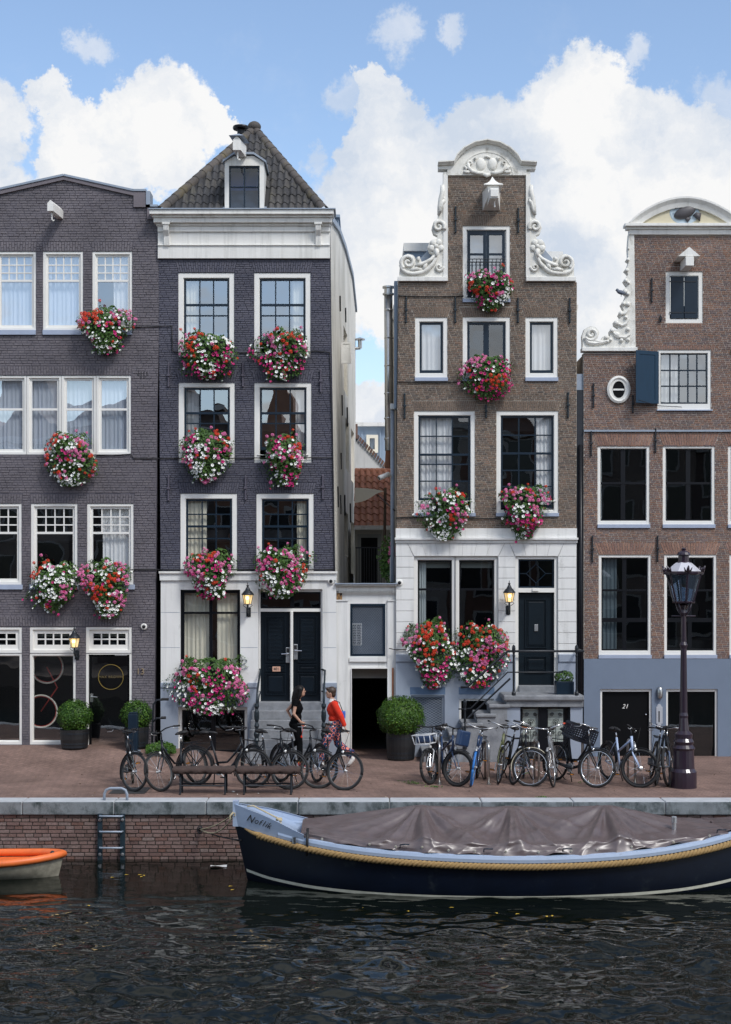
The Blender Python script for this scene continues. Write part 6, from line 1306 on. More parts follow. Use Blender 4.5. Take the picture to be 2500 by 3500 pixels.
# ================================================================ wall lanterns (lit)
M['lampglass'] = mat('lit_lantern_glass', (.75, .60, .34), .5, emit=(1.0, .66, .26, .42)); M['bulb'] = mat('lamp_flame', (1, .9, .6), .4, emit=(1.0, .80, .45, 3.2))
def lantern(label, px, top, yw):
    g = P(px, top) ; x = g.x; y = -.30; zt = Z(top, y); t = thing('wall_lantern', label, 'lantern', (x, yw, zt-.6), 'lit lanterns on the house fronts'); k = .96
    mb = MB(); mb.lathe([(.0, 0), (.008, -.02), (.008, -.05), (.022, -.065), (.03, -.08), (.018, -.10), (.03, -.115), (.05, -.15), (.055, -.17), (.075, -.19), (.115, -.235), (.135, -.265), (.135, -.28), (.10, -.282)], (x, y, zt), 18); mb.build('roof', M['iron'], t, smooth=False)
    mb = MB(); mb.lathe([(.112, -.283), (.072, -.475)], (x, y, zt), 6); mb.build('glass', M['lampglass'], t); MB().ball((x, y-.10, zt-.345), .03, .012, .03).build('flame', M['bulb'], t, smooth=True)
    mb = MB()
    for i in range(6): a = math.pi*i/3; mb.tube([(x+.116*math.cos(a), y+.116*math.sin(a), zt-.282), (x+.075*math.cos(a), y+.075*math.sin(a), zt-.478)], .006, 5)
    mb.lathe([(.05, -.49), (.082, -.482), (.082, -.474), (.05, -.474)], (x, y, zt), 12)
    for s in (-1, 1): mb.tube([(x+s*.08, y, zt-.48), (x+s*.10, y, zt-.51), (x+s*.075, y, zt-.53), (x+s*.03, y, zt-.56)], .007, 6)
    mb.build('cage', M['iron'], t); mb = MB(); mb.tube([(x, y, zt-.48), (x, y, zt-.60), (x+.0, y+.10, zt-.66), (x, yw+.01, zt-.62)], [.02, .024, .026, .02], 8); mb.tube([(x, yw-.04, zt-.62), (x, yw-.05, zt-.70), (x, yw-.0, zt-.76)], .016, 6); mb.rbox(x-.05, x+.05, yw-.02, yw+.005, zt-.76, zt-.56, .005); mb.build('bracket', M['iron'], t, smooth=False)
    l_ = bpy.data.lights.new('lantern_light', 'POINT'); l_.energy = .5; l_.color = (1, .72, .38); l_.shadow_soft_size = .08; lo = bpy.data.objects.new('lantern_light', l_); col.objects.link(lo); lo.parent = t; lo.location = Vector((x, y-.16, zt-.38)) - ORG[t.name]
lantern('lit black wall lantern beside the ring door of the purple house', 264, 2138, -.01)
lantern('lit black wall lantern between cream curtains and black double doors', 851, 1990, -.055)
lantern('lit black wall lantern beside the dark teal door of the brown house', 1737, 1983, -.052)
# dome cameras and their leads
def dome(label, px, py, yw, r=.07):
    p = P(px, py); t = thing('dome_camera', label, 'camera', (p.x, yw, p.z), 'dome cameras on the walls'); MB().lathe([(r, yw), (r*1.02, yw-.03), (r*.8, yw-.045)], (p.x, 0, p.z), 18, 'y').build('housing', M['white'], t, smooth=False); MB().ball((p.x, yw-.045, p.z), r*.55, r*.55, r*.55, 12, 8).build('lens', M['blackpaint'], t, smooth=True); return t
dome('white dome camera on the purple brick above the number 13', 493, 2142, -.012)
dome('white dome camera at the corner of the indigo house above the passage', 1132, 1987, -.056); dome('white dome camera on the white blocks of the brown house near the passage', 1366, 1992, -.052)
# pigeon on the white scrollwork
p = P(2127, 1008, -.05); t = thing('pigeon', 'grey pigeon perched on the white gable scrollwork', 'bird', p); M['pig'] = mat('pigeon_grey', (.12, .14, .18), .7, var=.2, vscale=40)
mb = MB(); mb.ball(p + Vector((-.03, -.02, .055)), .10, .05, .048, 12, 8, Matrix.Rotation(R(18), 3, 'Y')); mb.ball(p + Vector((-.105, -.02, .105)), .036, .03, .036, 10, 8); mb.tube([p + Vector((-.08, -.02, .075)), p + Vector((-.10, -.02, .10))], [.035, .03], 8); mb.tube([p + Vector((.03, -.02, .03)), p + Vector((.13, -.02, -.01))], [.035, .012], 6, flat=.4); mb.tube([p + Vector((-.13, -.02, .10)), p + Vector((-.16, -.02, .092))], [.010, .003], 5)
for s in (-.015, .015): mb.tube([p + Vector((-.02, -.02+s, .02)), p + Vector((-.02, -.02+s, -.04))], .006, 5)
o = mb.build('body', M['pig'], t, smooth=True); md = o.modifiers.new('join', 'REMESH'); md.mode = 'VOXEL'; md.voxel_size = .006; md.use_smooth_shade = True
# ================================================================ bicycles
M['tyre'] = mat('black_tyre', (.014, .014, .015), .75, bump=.2, bscale=200); M['rubber'] = mat('black_rubber', (.012, .012, .013), .6)
M['fr_black'] = mat('black_frame', (.007, .009, .013), .38, spec=.4); M['fr_white'] = mat('white_frame', (.75, .77, .78), .35); M['fr_blue'] = mat('ice_blue_frame', (.42, .52, .72), .35, coat=.3)
M['fr_navy'] = mat('navy_frame', (.02, .045, .11), .3, coat=.3); M['fr_grey'] = mat('grey_frame', (.34, .35, .36), .35, metal=.4); M['fr_olive'] = mat('olive_frame', (.16, .17, .08), .4); M['blue_tyre'] = mat('blue_tyre', (.02, .16, .48), .55)
M['rimdark'] = mat('dull_dark_rim', (.10, .105, .11), .4, metal=.5)
M['cream'] = mat('cream_mudguard', (.60, .55, .42), .4); M['leather'] = mat('tan_leather', (.34, .13, .05), .5, var=.15, vscale=20); M['lens'] = mat('lamp_lens', (.85, .85, .82), .12, spec=.8); M['amber'] = mat('amber_reflector', (.6, .22, .02), .3); M['redgrip'] = mat('red_grip', (.6, .07, .03), .5)
def rot_axis(o, d, a): return Matrix.Translation(o) @ Matrix.Rotation(a, 4, d) @ Matrix.Translation(-o)
def arc_tube(mb, c, r, a0, a1, rad, n=20, flat=1.0, m=6):
    mb.tube([(c[0]+r*math.cos(R(a0+(a1-a0)*i/n)), c[1], c[2]+r*math.sin(R(a0+(a1-a0)*i/n))) for i in range(n+1)], rad, m, True, flat)
def wheel(root, c, r, T, tyre='tyre', rim='alu', tw=.021, hub='alu', hubr=.022):
    ty = MB(); arc_tube(ty, c, r-tw, 0, 360, tw, 40, 1, 8); w = ty.moved(T).build('wheel', M[tyre], root, smooth=True)
    rm = MB(); arc_tube(rm, c, r-2*tw-.006, 0, 360, .0105, 40, 1.0, 6); rm.moved(T).build('rim', M[rim], w, smooth=True)
    sp = MB(); rr = r-2*tw-.006
    for k in range(28):
        a = 2*math.pi*k/28; s = 1 if k % 2 else -1; b = a + (.9 if (k//2) % 2 else -.9)
        sp.tube([(c[0]+hubr*math.cos(b), s*.028, c[2]+hubr*math.sin(b)), (c[0]+rr*math.cos(a), 0, c[2]+rr*math.sin(a))], .0016, 3, False)
    sp.moved(T).build('spokes', M['chrome'], w)
    hb = MB(); hb.lathe([(.012, -.055), (hubr, -.035), (hubr+.006, -.03), (hubr*.8, -.02), (hubr*.8, .02), (hubr+.006, .03), (hubr, .035), (.012, .055)], c, 12, 'y'); hb.moved(T).build('hub', M[hub], w, smooth=False); return w
def bicycle(label, fpx, fpy, head, steer=0.0, lean=0.0, frame='fr_black', kind='step', r=.345, tyre='tyre', tyre_r=None, rim='rimdark', guard='fr_black', bars='fr_black', grip='rubber', saddle='rubber', crate=False, front_rack=None, rack=True, tw=.021, fork=None, group='parked bicycles', bottle=False, bag=False, stand=True, hubr=.022, grips2=None):
    g = G(fpx, fpy); root = thing('bicycle', label, 'bicycle', (0, 0, 0), group); I = Matrix.Identity(4); fork = fork or frame
    k = r/.345; V = Vector; wb = 1.08; ra, fa = V((0, 0, r)), V((wb, 0, r)); bb = V((.46, 0, .285)); st = V((.285, 0, .80)); hb, ht = V((.895, 0, .63)), V((.835, 0, .88))
    ax = (ht-hb).normalized(); T = rot_axis(hb, ax, R(steer))
    f = MB(); f.tube([bb, st], .020, 8); f.tube([hb, ht], .024, 8)
    for s in (-1, 1): f.tube([ra + V((0, s*.055, 0)), V((.20, s*.045, .30)), bb], .010, 6); f.tube([ra + V((0, s*.055, 0)), V((.27, s*.02, .70)), st - V((0, 0, .06))], .009, 6)
    if kind == 'step':
        f.tube([hb + ax*.06, V((.80, 0, .50)), V((.66, 0, .34)), bb + V((.03, 0, .0))], .027, 8); f.tube([hb + ax*.17, V((.76, 0, .62)), V((.60, 0, .44)), V((.40, 0, .42))], .019, 8)
    elif kind == 'diamond': f.tube([hb + ax*.03, bb], .020, 8); f.tube([hb + ax*.2, st - V((-.01, 0, .04))], .017, 8)
    else: f.tube([hb + ax*.05, bb], .026, 8); f.tube([hb + ax*.2, V((.37, 0, .56))], .020, 8)
    fo = f.build('frame', M[frame], root, smooth=True)
    MB().tube([st, st + (st-bb).normalized()*.12], .0135, 8).build('seat_post', M['chrome'], root, smooth=True)
    sp = st + (st-bb).normalized()*.14; s_ = MB(); s_.ball(sp + V((-.075, 0, .015)), .10, .095, .040, 14, 8); s_.tube([sp + V((-.06, 0, .02)), sp + V((.10, 0, .015)), sp + V((.155, 0, .005))], [.055, .034, .020], 10, flat=.7); s_.build('saddle', M[saddle], root, smooth=True)
    fk = MB(); fk.tube([ht - ax*.02, hb - ax*.02], .017, 8)
    for s in (-1, 1): fk.tube([hb - ax*.02 + V((0, s*.012, 0)), hb - ax*.05 + V((.01, s*.045, 0)), hb.lerp(fa, .55) + V((-.005, s*.052, 0)), fa + V((0, s*.055, 0))], [.014, .014, .012, .009], 7)
    fk.moved(T).build('fork', M[fork], root, smooth=True)
    wheel(root, fa, r, T, tyre_r or tyre, rim, tw, 'alu', hubr); wheel(root, ra, r, I, tyre, rim, tw)
    if guard:
        gm = MB(); arc_tube(gm, fa, r+.014, 60 if guard else 0, 205, .024, 18, .35, 6); gm.moved(T).build('mudguard', M[guard], root, smooth=True); gm = MB(); arc_tube(gm, ra, r+.014, 10, 215, .026, 20, .35, 6); gm.build('mudguard', M[guard], root, smooth=True)
    h = MB(); hs = ht + ax*.12; h.tube([ht, hs], .0125, 8); h.tube([hs, hs + V((.04, 0, .01))], .014, 8); c0 = hs + V((.05, 0, .01))
    if kind == 'flat':
        for s in (-1, 1): h.tube([c0, c0 + V((.0, s*.12, .01)), c0 + V((-.05, s*.29, .03))], .0115, 7)
        ends = [(c0 + V((-.03, s*.21, .02)), c0 + V((-.055, s*.31, .032))) for s in (-1, 1)]
    else:
        for s in (-1, 1): h.tube([c0, c0 + V((.03, s*.10, .02)), c0 + V((.02, s*.20, .045)), c0 + V((-.06, s*.265, .055)), c0 + V((-.22, s*.285, .045))], .0115, 7)
        ends = [(c0 + V((-.11, s*.273, .052)), c0 + V((-.235, s*.287, .043))) for s in (-1, 1)]
    hbar = h.moved(T).build('handlebar', M[bars], root, smooth=True)
    for i, (a, b) in enumerate(ends):
        MB().tube([a, b], .0165, 8).moved(T).build('grip', M[grips2 if (grips2 and i) else grip], hbar, smooth=True); MB().tube([a + V((.03, 0, -.015)), a + V((.0, 0, -.045)), b + V((.02, 0, -.05))], .006, 5).moved(T).build('brake_lever', M['alu'], hbar, smooth=True)
    MB().tube([c0 + V((0, .04, 0)), c0 + V((.10, .05, .05)), c0 + V((.10, .02, -.10)), hb - ax*.02 + V((.03, .02, 0))], .004, 4).moved(T).build('brake_cable', M['rubber'], hbar, smooth=True)
    hl = MB(); lp = hb - ax*.0 + V((.075, 0, .03)); hl.lathe([(.012, -.05), (.030, -.02), (.033, .0), (.0, .006)], lp, 12, 'x'); hl.moved(T).build('headlight', M['chrome'] if bars != 'fr_black' else M['lens'], root, smooth=True)
    if kind == 'step': cc = MB(); cc.tube([bb + V((.11, -.05, 0)), bb + V((0, -.05, .0)), ra + V((0, -.05, 0)), ra + V((-.08, -.05, 0))], [.03, .10, .06, .03], 10, flat=.30); cc.build('chain_case', M['fr_black'], root, smooth=True)
    cr = MB(); cr.tube([bb + V((0, -.075, 0)), bb + V((.12, -.085, -.11))], .009, 6); cr.tube([bb + V((0, .075, 0)), bb + V((-.12, .085, .11))], .009, 6); cr.lathe([(.08, -.062), (.085, -.058), (.08, -.054)], bb, 18, 'y'); cr.build('crank', M['alu'], root)
    for s, d in ((-1, V((.12, -.13, -.11))), (1, V((-.12, .13, .11)))):
        p = bb + d; pd_ = MB().rbox(p.x-.045, p.x+.045, p.y-.05, p.y+.05, p.z-.012, p.z+.012, .005).build('pedal', M['rubber'], root); MB().box(p.x+.0455, p.x+.048, p.y-.035, p.y+.035, p.z-.007, p.z+.007).build('reflector', M['amber'], pd_)
    if rack:
        rk = MB(); zr = 2*r + .065
        for s in (-1, 1): rk.tube([V((.22, s*.03, zr+.01)), V((.10, s*.06, zr)), V((-.28, s*.06, zr)), V((-.30, 0, zr))], .006, 6); rk.tube([V((-.10, s*.06, zr)), ra + V((-.01, s*.065, .03))], .005, 5)
        for q in (.0, -.12, -.24): rk.tube([V((q, -.06, zr)), V((q, .06, zr))], .005, 5)
        rk.build('rear_rack', M['fr_black'], root, smooth=True)
    if stand: MB().tube([V((.36, .03, .27)), V((.30, .16, .02)), V((.27, .18, .012))], .010, 6).build('kickstand', M['fr_black'], root, smooth=True)
    if crate:
        cb = MB(); x0, x1, y0, y1, z0, z1 = .40, .76, -.25, .25, .78, 1.06
        for i in range(2): cb.box(x0 if i == 0 else x1-.012, x0+.012 if i == 0 else x1, y0, y1, z0, z0+.05); cb.box(x0 if i == 0 else x1-.012, x0+.012 if i == 0 else x1, y0, y1, z1-.05, z1)
        for yy in (y0, y1-.012): cb.box(x0+.012, x1-.012, yy, yy+.012, z0, z0+.05); cb.box(x0+.012, x1-.012, yy, yy+.012, z1-.05, z1)
        for j in range(4):
            zz = z0 + .07 + j*.04; cb.box(x1-.010, x1-.004, y0+.01, y1-.01, zz, zz+.018); cb.box(x0+.004, x0+.010, y0+.01, y1-.01, zz, zz+.018)
            for yy in (y0+.004, y1-.010): cb.box(x0+.01, x1-.01, yy, yy+.006, zz, zz+.018)
        for j in range(9):
            yy = y0 + (y1-y0)*j/8; cb.box(x1-.012, x1-.002, yy-.009, yy+.009, z0+.05, z1-.05); cb.box(x0+.002, x0+.012, yy-.009, yy+.009, z0+.05, z1-.05)
        for j in range(7):
            xx = x0 + (x1-x0)*j/6
            for yy in (y0+.002, y1-.012): cb.box(xx-.008, xx+.008, yy, yy+.010, z0+.05, z1-.05)
        cb.box(x0, x1, y0, y1, z0-.004, z0+.004); cb.moved(rot_axis(V((.58, 0, .9)), V((0, 1, 0)), R(12)) @ rot_axis(V((.58, 0, .9)), V((1, 0, 0)), R(-10))).build('crate', mat('black_plastic_crate', (.012, .014, .022), .4), root)
    if front_rack:
        fb = MB(); x0, x1, y0, y1, z0, z1 = 1.0, 1.26, -.19, .19, .74, .90
        for z_, e in ((z0, .03), (z1, 0)): fb.tube([V((x0+e, y0+e, z_)), V((x1-e, y0+e, z_)), V((x1-e, y1-e, z_)), V((x0+e, y1-e, z_)), V((x0+e, y0+e, z_))], .010, 6)
        for yy in (-.18, -.06, .06, .18): fb.tube([V((x1-.004, yy, z1)), V((x1-.03, yy*.9, z0)), V((x0+.03, yy*.9, z0))], .009, 6)
        for yy in (-.18, .18): fb.tube([V((x0, yy, z1)), V((x0+.03, yy*.9, z0))], .009, 6)
        fb.tube([V((1.02, 0, z0)), hb], .012, 6); fb.moved(T).build('front_carrier', M[front_rack], root, smooth=True); MB().rbox(x0+.05, x1-.05, y0+.05, y1-.05, z0+.015, z1-.02, .03).moved(T).build('bag', M['fr_navy'], root)
    if bottle: MB().tube([V((.70, 0, .52)), V((.60, 0, .70))], .036, 10).build('bottle', mat('lime_bottle', (.55, .58, .25), .4), root, smooth=True)
    if bag: MB().rbox(1.0, 1.12, -.15, .15, .72, 1.0, .03).moved(T).build('front_bag', M['fr_navy'], root)
    hd = R(head); root.rotation_mode = 'QUATERNION'; q = Quaternion((0, 0, 1), hd) @ Quaternion((1, 0, 0), R(lean)); root.rotation_quaternion = q
    cw = T @ fa; contact = V((cw.x, cw.y, 0)); root.location = V((g.x, g.y, 0)) - (q @ contact)*1.06; root.location.z = abs(math.sin(R(lean)))*.012; root.scale = (1.06,)*3
    return root
bicycle('black city bicycle facing the canal, first on the left near the navy post', 467, 2706, -82, 44, 6, bars='fr_black')
bicycle('black city bicycle leaning beside the left end of the benches', 556, 2706, -118, -8, 14)
bicycle('black step-through bicycle standing broadside behind the first bench', 864, 2694, -14, 2, -5, guard='fr_black')
bicycle('black bicycle with its front wheel behind the right end of the second bench', 987, 2698, -52, 42, -4)
bicycle('black bicycle second from the right end of the bench row, in front of the stoop', 1086, 2694, -52, 44, -5)
bicycle('black bicycle at the right end of the bench row near the alley door', 1172, 2700, -66, 44, -8)
bicycle('small dark bicycle with white fork and white front carrier by the box ball', 1470, 2682, -108, -14, 3, frame='fr_black', fork='fr_white', kind='flat', r=.315, front_rack='fr_white', tw=.027, rack=False, guard='fr_black')
bicycle('dark navy bicycle with fat black tyres and a front bag', 1562, 2688, -72, 34, -5, frame='fr_navy', kind='flat', r=.325, tw=.030, rim='fr_black', bag=True, rack=False)
bicycle('bicycle with a bright blue front tyre and silver handlebar', 1612, 2688, -100, 2, -8, frame='fr_navy', kind='step', tyre_r='blue_tyre', bars='alu', guard='fr_grey')
bicycle('olive racing bicycle with a yellow-green bottle at the second steel stand', 1705, 2680, -96, 8, -7, frame='fr_olive', kind='diamond', tw=.016, bars='alu', bottle=True, rack=False, guard=None)
bicycle('thin black bicycle leaning right from the second steel stand', 1752, 2682, -84, 6, -15, frame='fr_black', kind='diamond', tw=.018, bars='alu', guard=None, rack=True)
bicycle('black bicycle with tan saddle, silver rims and cream mudguards', 1812, 2686, -96, 74, -3, frame='fr_black', kind='step', rim='chrome', guard='cream', bars='chrome', saddle='leather', hubr=.035)
bicycle('grey bicycle with curved silver handlebar and one red grip', 1893, 2691, -100, -6, 7, frame='fr_grey', kind='diamond', tw=.018, bars='chrome', rim='chrome', guard='fr_grey', grips2='redgrip', rack=False)
bicycle('black bicycle carrying a large black crate over the front wheel', 2036, 2692, -58, 26, -7, frame='fr_black', kind='step', rim='chrome', bars='chrome', crate=True, guard='fr_black')
bicycle('ice blue bicycle with straight frame and wide black tyres', 2186, 2691, -72, 50, -3, frame='fr_blue', kind='flat', tw=.027, rim='fr_black', guard='fr_black', rack=False, hubr=.04)
bicycle('black bicycle mostly hidden behind the ice blue one', 2240, 2686, -96, -12, -10, frame='fr_black', kind='step', bars='chrome', guard=None)
bicycle('pale blue forked bicycle next to the ornate street lamp', 2284, 2688, -104, -8, 4, frame='fr_black', fork='fr_blue', kind='flat', tw=.026, rim='fr_black', rack=False, guard=None)
# ---------------------------------------------------------------- steel cycle stands
for px, lab in ((1503, 'between the white-forked and navy bicycles'), (1671, 'between the blue-tyred and olive bicycles'), (1843, 'behind the cream mudguards'), (2012, 'behind the crate bicycle'), (2172, 'behind the ice blue bicycle')):
    g = G(px, 2682); t = thing('cycle_stand', 'brushed steel hoop cycle stand ' + lab, 'bike stand', g, 'steel cycle stands'); pts = [g + Vector((0, 0, -.02)), g + Vector((0, 0, .66))] + [g + Vector((0, .12 - .12*math.cos(a*math.pi/12), .66 + .12*math.sin(a*math.pi/12))) for a in range(1, 7)] + [g + Vector((0, .63 - .12*math.cos(a*math.pi/12), .66 + .12*math.sin(a*math.pi/12))) for a in range(6, 12)] + [g + Vector((0, .75, .66)), g + Vector((0, .75, -.02))]
    MB().tube(pts, .024, 10).build('hoop', M['steel'], t, smooth=True); MB().lathe([(.05, 0), (.05, .012), (.03, .016)], g, 14).build('flange', M['steel'], t)
# ---------------------------------------------------------------- benches
M['seatcloth'] = mat('brown_seat_cloth', (.060, .038, .032), .9, var=.2, vscale=9, bump=.4, bscale=300)
for (a, b, lab) in ((589, 806, 'low bench with brown padded seat and black legs, nearer the ladder'), (806, 1030, 'low bench with brown padded seat and black legs, nearer the alley')):
    y0, y1 = -5.82, -5.42; xa, xb = X(a, -5.6)+.006, X(b, -5.6)-.006; t = thing('bench', lab, 'bench', ((xa+xb)/2, -5.6, 0), 'padded benches on the quay'); rs = random.Random(a)
    bm = bmesh.new(); bmesh.ops.create_grid(bm, x_segments=24, y_segments=10, size=1); vs = []; mb = MB()
    def cush(u, v): # closed rounded cushion section swept along x
        th = 2*math.pi*v; e = .18; cy, cz = math.cos(th), math.sin(th); sy = (abs(cy)**.45)*(1 if cy > 0 else -1); sz = (abs(cz)**.55)*(1 if cz > 0 else -1); k = min(1, (min(u, 1-u)*40)**.5 if min(u, 1-u) < .025 else 1)
        x = xa + (xb-xa)*u; n_ = .010*math.sin(x*23+v*9) + .008*math.sin(x*51-v*14); return ((xa+xb)/2*(1-1) + x, (y0+y1)/2 + .21*sy*(.55+.45*k), .435 + .052*sz*(.4+.6*k) + n_*(.6 if sz > 0 else 1.2))
    mb.grid(cush, 36, 18); mb.build('seat', M['seatcloth'], t, smooth=True); bm.free()
    for i, xx in enumerate((xa+.16, xb-.17)):
        for yy in (-5.76, -5.48): MB().tube([(xx, yy, .40), (xx, yy, .02), (xx, yy-.02, .012)], .017, 8).build('leg', M['iron'], t, smooth=True); MB().ball((xx, yy-.03, .018), .022, .03, .018, 8, 6).build('foot', M['iron'], t, smooth=True)
        MB().tube([(xx, -5.76, .36), (xx, -5.48, .36)], .014, 6).build('cross_bar', M['iron'], t)
    for yy in (-5.76, -5.48): MB().tube([(xa+.16, yy, .16), (xb-.17, yy, .16)], .014, 6).build('stretcher', M['iron'], t); MB().tube([(xa+.05, yy, .385), (xb-.05, yy, .385)], .014, 6).build('seat_rail', M['iron'], t)
# ================================================================ quay furniture
xl0, xl1 = X(150+405/2.165, QY), X(150+608/2.165, QY); t = thing('quay_ladder', 'dark blue steel ladder bolted to the quay wall', 'ladder', ((xl0+xl1)/2, QY-.08, -1.0)); M['ladder'] = mat('blue_black_steel', (.020, .040, .055), .5, metal=.3, var=.25, vscale=14)
def qz(py): return Z(py, QY-.1)
for x in (xl0, xl1-.085):
    rl_ = MB().rbox(x, x+.085, QY-.10, QY-.075, -1.25, qz(2782), .004).build('rail', M['ladder'], t); MB().box(x+.03, x+.055, QY-.075, QY-.01, -1.2, -1.1).build('spacer', M['ladder'], t)
    for py in (2803, 2921): mb = MB(); mb.lathe([(.030, QY-.1), (.030, QY-.108), (.016, QY-.11), (.016, QY-.125), (0, QY-.126)], (x+.0425, 0, qz(py)), 12, 'y'); mb.build('bolt', M['alu'], rl_)
for py in (2789, 2842, 2897, 2948): MB().tube([(xl0+.04, QY-.10, qz(py)), (xl0+.05, QY-.16, qz(py)), (xl1-.05, QY-.16, qz(py)), (xl1-.04, QY-.10, qz(py))], .018, 8).build('rung', M['lead'] if py != 2948 else M['alu'], t, smooth=True)
hx0, hx1 = X(150+448/2.165, QY+.1), X(150+616/2.165, QY+.1); zt = Z(2695, QY+.1); t = thing('grab_hoop', 'grey bent pipe hoop on the coping above the ladder', 'grab rail', ((hx0+hx1)/2, QY+.1, .012))
MB().tube([(hx0, QY+.1, .0), (hx0, QY+.1, zt-.10), (hx0+.03, QY+.1, zt-.03), (hx0+.10, QY+.1, zt), (hx1-.10, QY+.1, zt), (hx1-.03, QY+.1, zt-.03), (hx1, QY+.1, zt-.10), (hx1, QY+.1, .0)], .024, 10).build('pipe', M['lead'], t, smooth=True)
rp = P(684, 2836, QY-.05); t = thing('mooring_ring', 'iron mooring ring set in the quay bricks', 'mooring ring', rp); MB().tube([rp + Vector((.045*math.cos(a*math.pi/10), -.02, .06*math.sin(a*math.pi/10))) for a in range(21)], .010, 6).build('ring', M['iron'], t, smooth=True); MB().lathe([(.035, QY-.03), (.02, QY-.05), (0, QY-.055)], (rp.x, 0, rp.z), 10, 'y').build('eye', M['iron'], t)
# ================================================================ moored boat
BY = -8.35; BX0, BX1 = X(804, BY), 6.35; BL_ = BX1 - BX0
boat = thing('boat', 'dark navy canal boat with ice-blue bow and brown tarpaulin cover', 'boat', ((BX0+BX1)/2, BY, WZ))
def tbl(t, ks):
    for (a, b), (c, d) in zip(ks, ks[1:]):
        if a <= t <= c:
            u = (t-a)/(c-a); return b + (d-b)*u
    return ks[-1][1] if t > ks[-1][0] else ks[0][1]
def smooth_tbl(ks):
    import bisect
    xs = [k[0] for k in ks]; ys = [k[1] for k in ks]; n = len(xs); m = [0]*n
    for i in range(n): a, b = max(0, i-1), min(n-1, i+1); m[i] = (ys[b]-ys[a])/(xs[b]-xs[a])
    def f(t):
        i = min(n-2, max(0, bisect.bisect_right(xs, t)-1)); h = xs[i+1]-xs[i]; u = min(1, max(0, (t-xs[i])/h)); u2, u3 = u*u, u*u*u
        return ys[i]*(2*u3-3*u2+1) + h*m[i]*(u3-2*u2+u) + ys[i+1]*(-2*u3+3*u2) + h*m[i+1]*(u3-u2)
    return f
halfb = smooth_tbl([(0, .05), (.03, .22), (.08, .50), (.16, .88), (.28, 1.18), (.45, 1.33), (.65, 1.30), (.82, 1.07), (.93, .68), (1, .22)])
sheer = smooth_tbl([(0, -.07), (.05, -.15), (.12, -.245), (.25, -.36), (.42, -.43), (.58, -.445), (.75, -.385), (.90, -.24), (1, -.09)])
keel = smooth_tbl([(0, -1.10), (.04, -1.28), (.12, -1.42), (.5, -1.5), (.9, -1.42), (1, -1.15)])
def stem_x(t, z):                                           # raked stem: lower hull starts further aft
    f = max(0, (sheer(0) - z)/1.0); return BX0 + BL_*t + (1-t)**14*f*.22
NS = 14
def hullp(t, v, s):
    """v 0 sheer .. 1 keel"""
    zs, zk, b = sheer(t), keel(t), halfb(t); z = zs + (zk-zs)*v; w = b*(1 - 1.0*v**6) if v < 1 else 0; return Vector((stem_x(t, z), BY - s*w, z))
mb = MB()
for s in (1, -1):
    g0 = MB(); g0.grid(lambda u, v: hullp(u, v, s), 60, NS); mb.add(g0.v, [f if s > 0 else f[::-1] for f in g0.f])
M['hull'] = mat('navy_hull_paint', (.002, .0045, .012), .34, var=.25, vscale=3, bump=.15, bscale=3, spec=.35, dirt=((.020, .026, .030), .58, .72, 2.5, (1, 1, 1)))
mb.build('hull', M['hull'], boat, smooth=True)
M['ice'] = mat('ice_blue_paint', (.36, .45, .60), .35, var=.06, vscale=5, coat=.2, dirt=((.22, .26, .33), .62, .75, 6, (1, 1, 1)))
# boot stripe
stripe = MB(); wl_ = smooth_tbl([(0, -.83), (.06, -.90), (.2, -.965), (.4, -1.0), (.6, -1.0), (.8, -.955), (.92, -.88), (1, -.80)])
def on_hull(t, z, s, out): v = (z - sheer(t))/(keel(t)-sheer(t)); p = hullp(t, v, s); p.y -= s*out; return p
for s in (1, -1): stripe.grid(lambda u, v: on_hull(.004+.99*u, wl_(u) + .024 - .048*v, s, .006), 70, 1)
stripe.build('waterline_stripe', mat('cream_stripe', (.62, .62, .52), .4, var=.15, vscale=6), boat, smooth=True)
# gunwale rail (rounded) both sides
for s in (1, -1):
    mb = MB(); n = 70; vs = []
    for i in range(n+1):
        t = .085 + .905*i/n; p = hullp(t, 0, s)
        for (dy, dz) in ((.030, -.02), (.036, .03), (.02, .075), (-.04, .085), (-.12, .075), (-.12, -.02)): vs.append((p.x, p.y - s*dy, p.z + dz))
    mb.add(vs, [(6*i+k, 6*i+6+k, 6*i+6+(k+1) % 6, 6*i+(k+1) % 6) if s > 0 else (6*i+(k+1) % 6, 6*i+6+(k+1) % 6, 6*i+6+k, 6*i+k) for i in range(n) for k in range(6)]); mb.build('gunwale', M['ice'], boat, smooth=False)
# raised bow bulwark
TB = .135
btop = smooth_tbl([(0, .24), (.03, .17), (.06, .10), (.09, .01), (.115, -.07), (TB, -.13)])
for s in (1, -1):
    mb = MB(); g0 = MB(); g0.grid(lambda u, v: hullp(TB*u, 0, s) + Vector((0, -s*(.012 + .03*v), (btop(TB*u) - sheer(TB*u))*v - .03*(1-v))), 16, 4); mb.add(g0.v, [f[::-1] if s > 0 else f for f in g0.f])
    g1 = MB(); g1.grid(lambda u, v: hullp(TB*u, 0, s) + Vector((0, s*(.020 - .03*v), (btop(TB*u) - sheer(TB*u))*v - .03*(1-v))), 16, 4); mb.add(g1.v, [f if s > 0 else f[::-1] for f in g1.f])
    g2 = MB(); g2.grid(lambda u, v: hullp(TB*u, 0, s) + Vector((0, -s*(.042 - .052*v), btop(TB*u) - sheer(TB*u) + .001)), 16, 1); mb.add(g2.v, g2.f); bw_ = mb.build('bow_bulwark', M['ice'], boat, smooth=False)
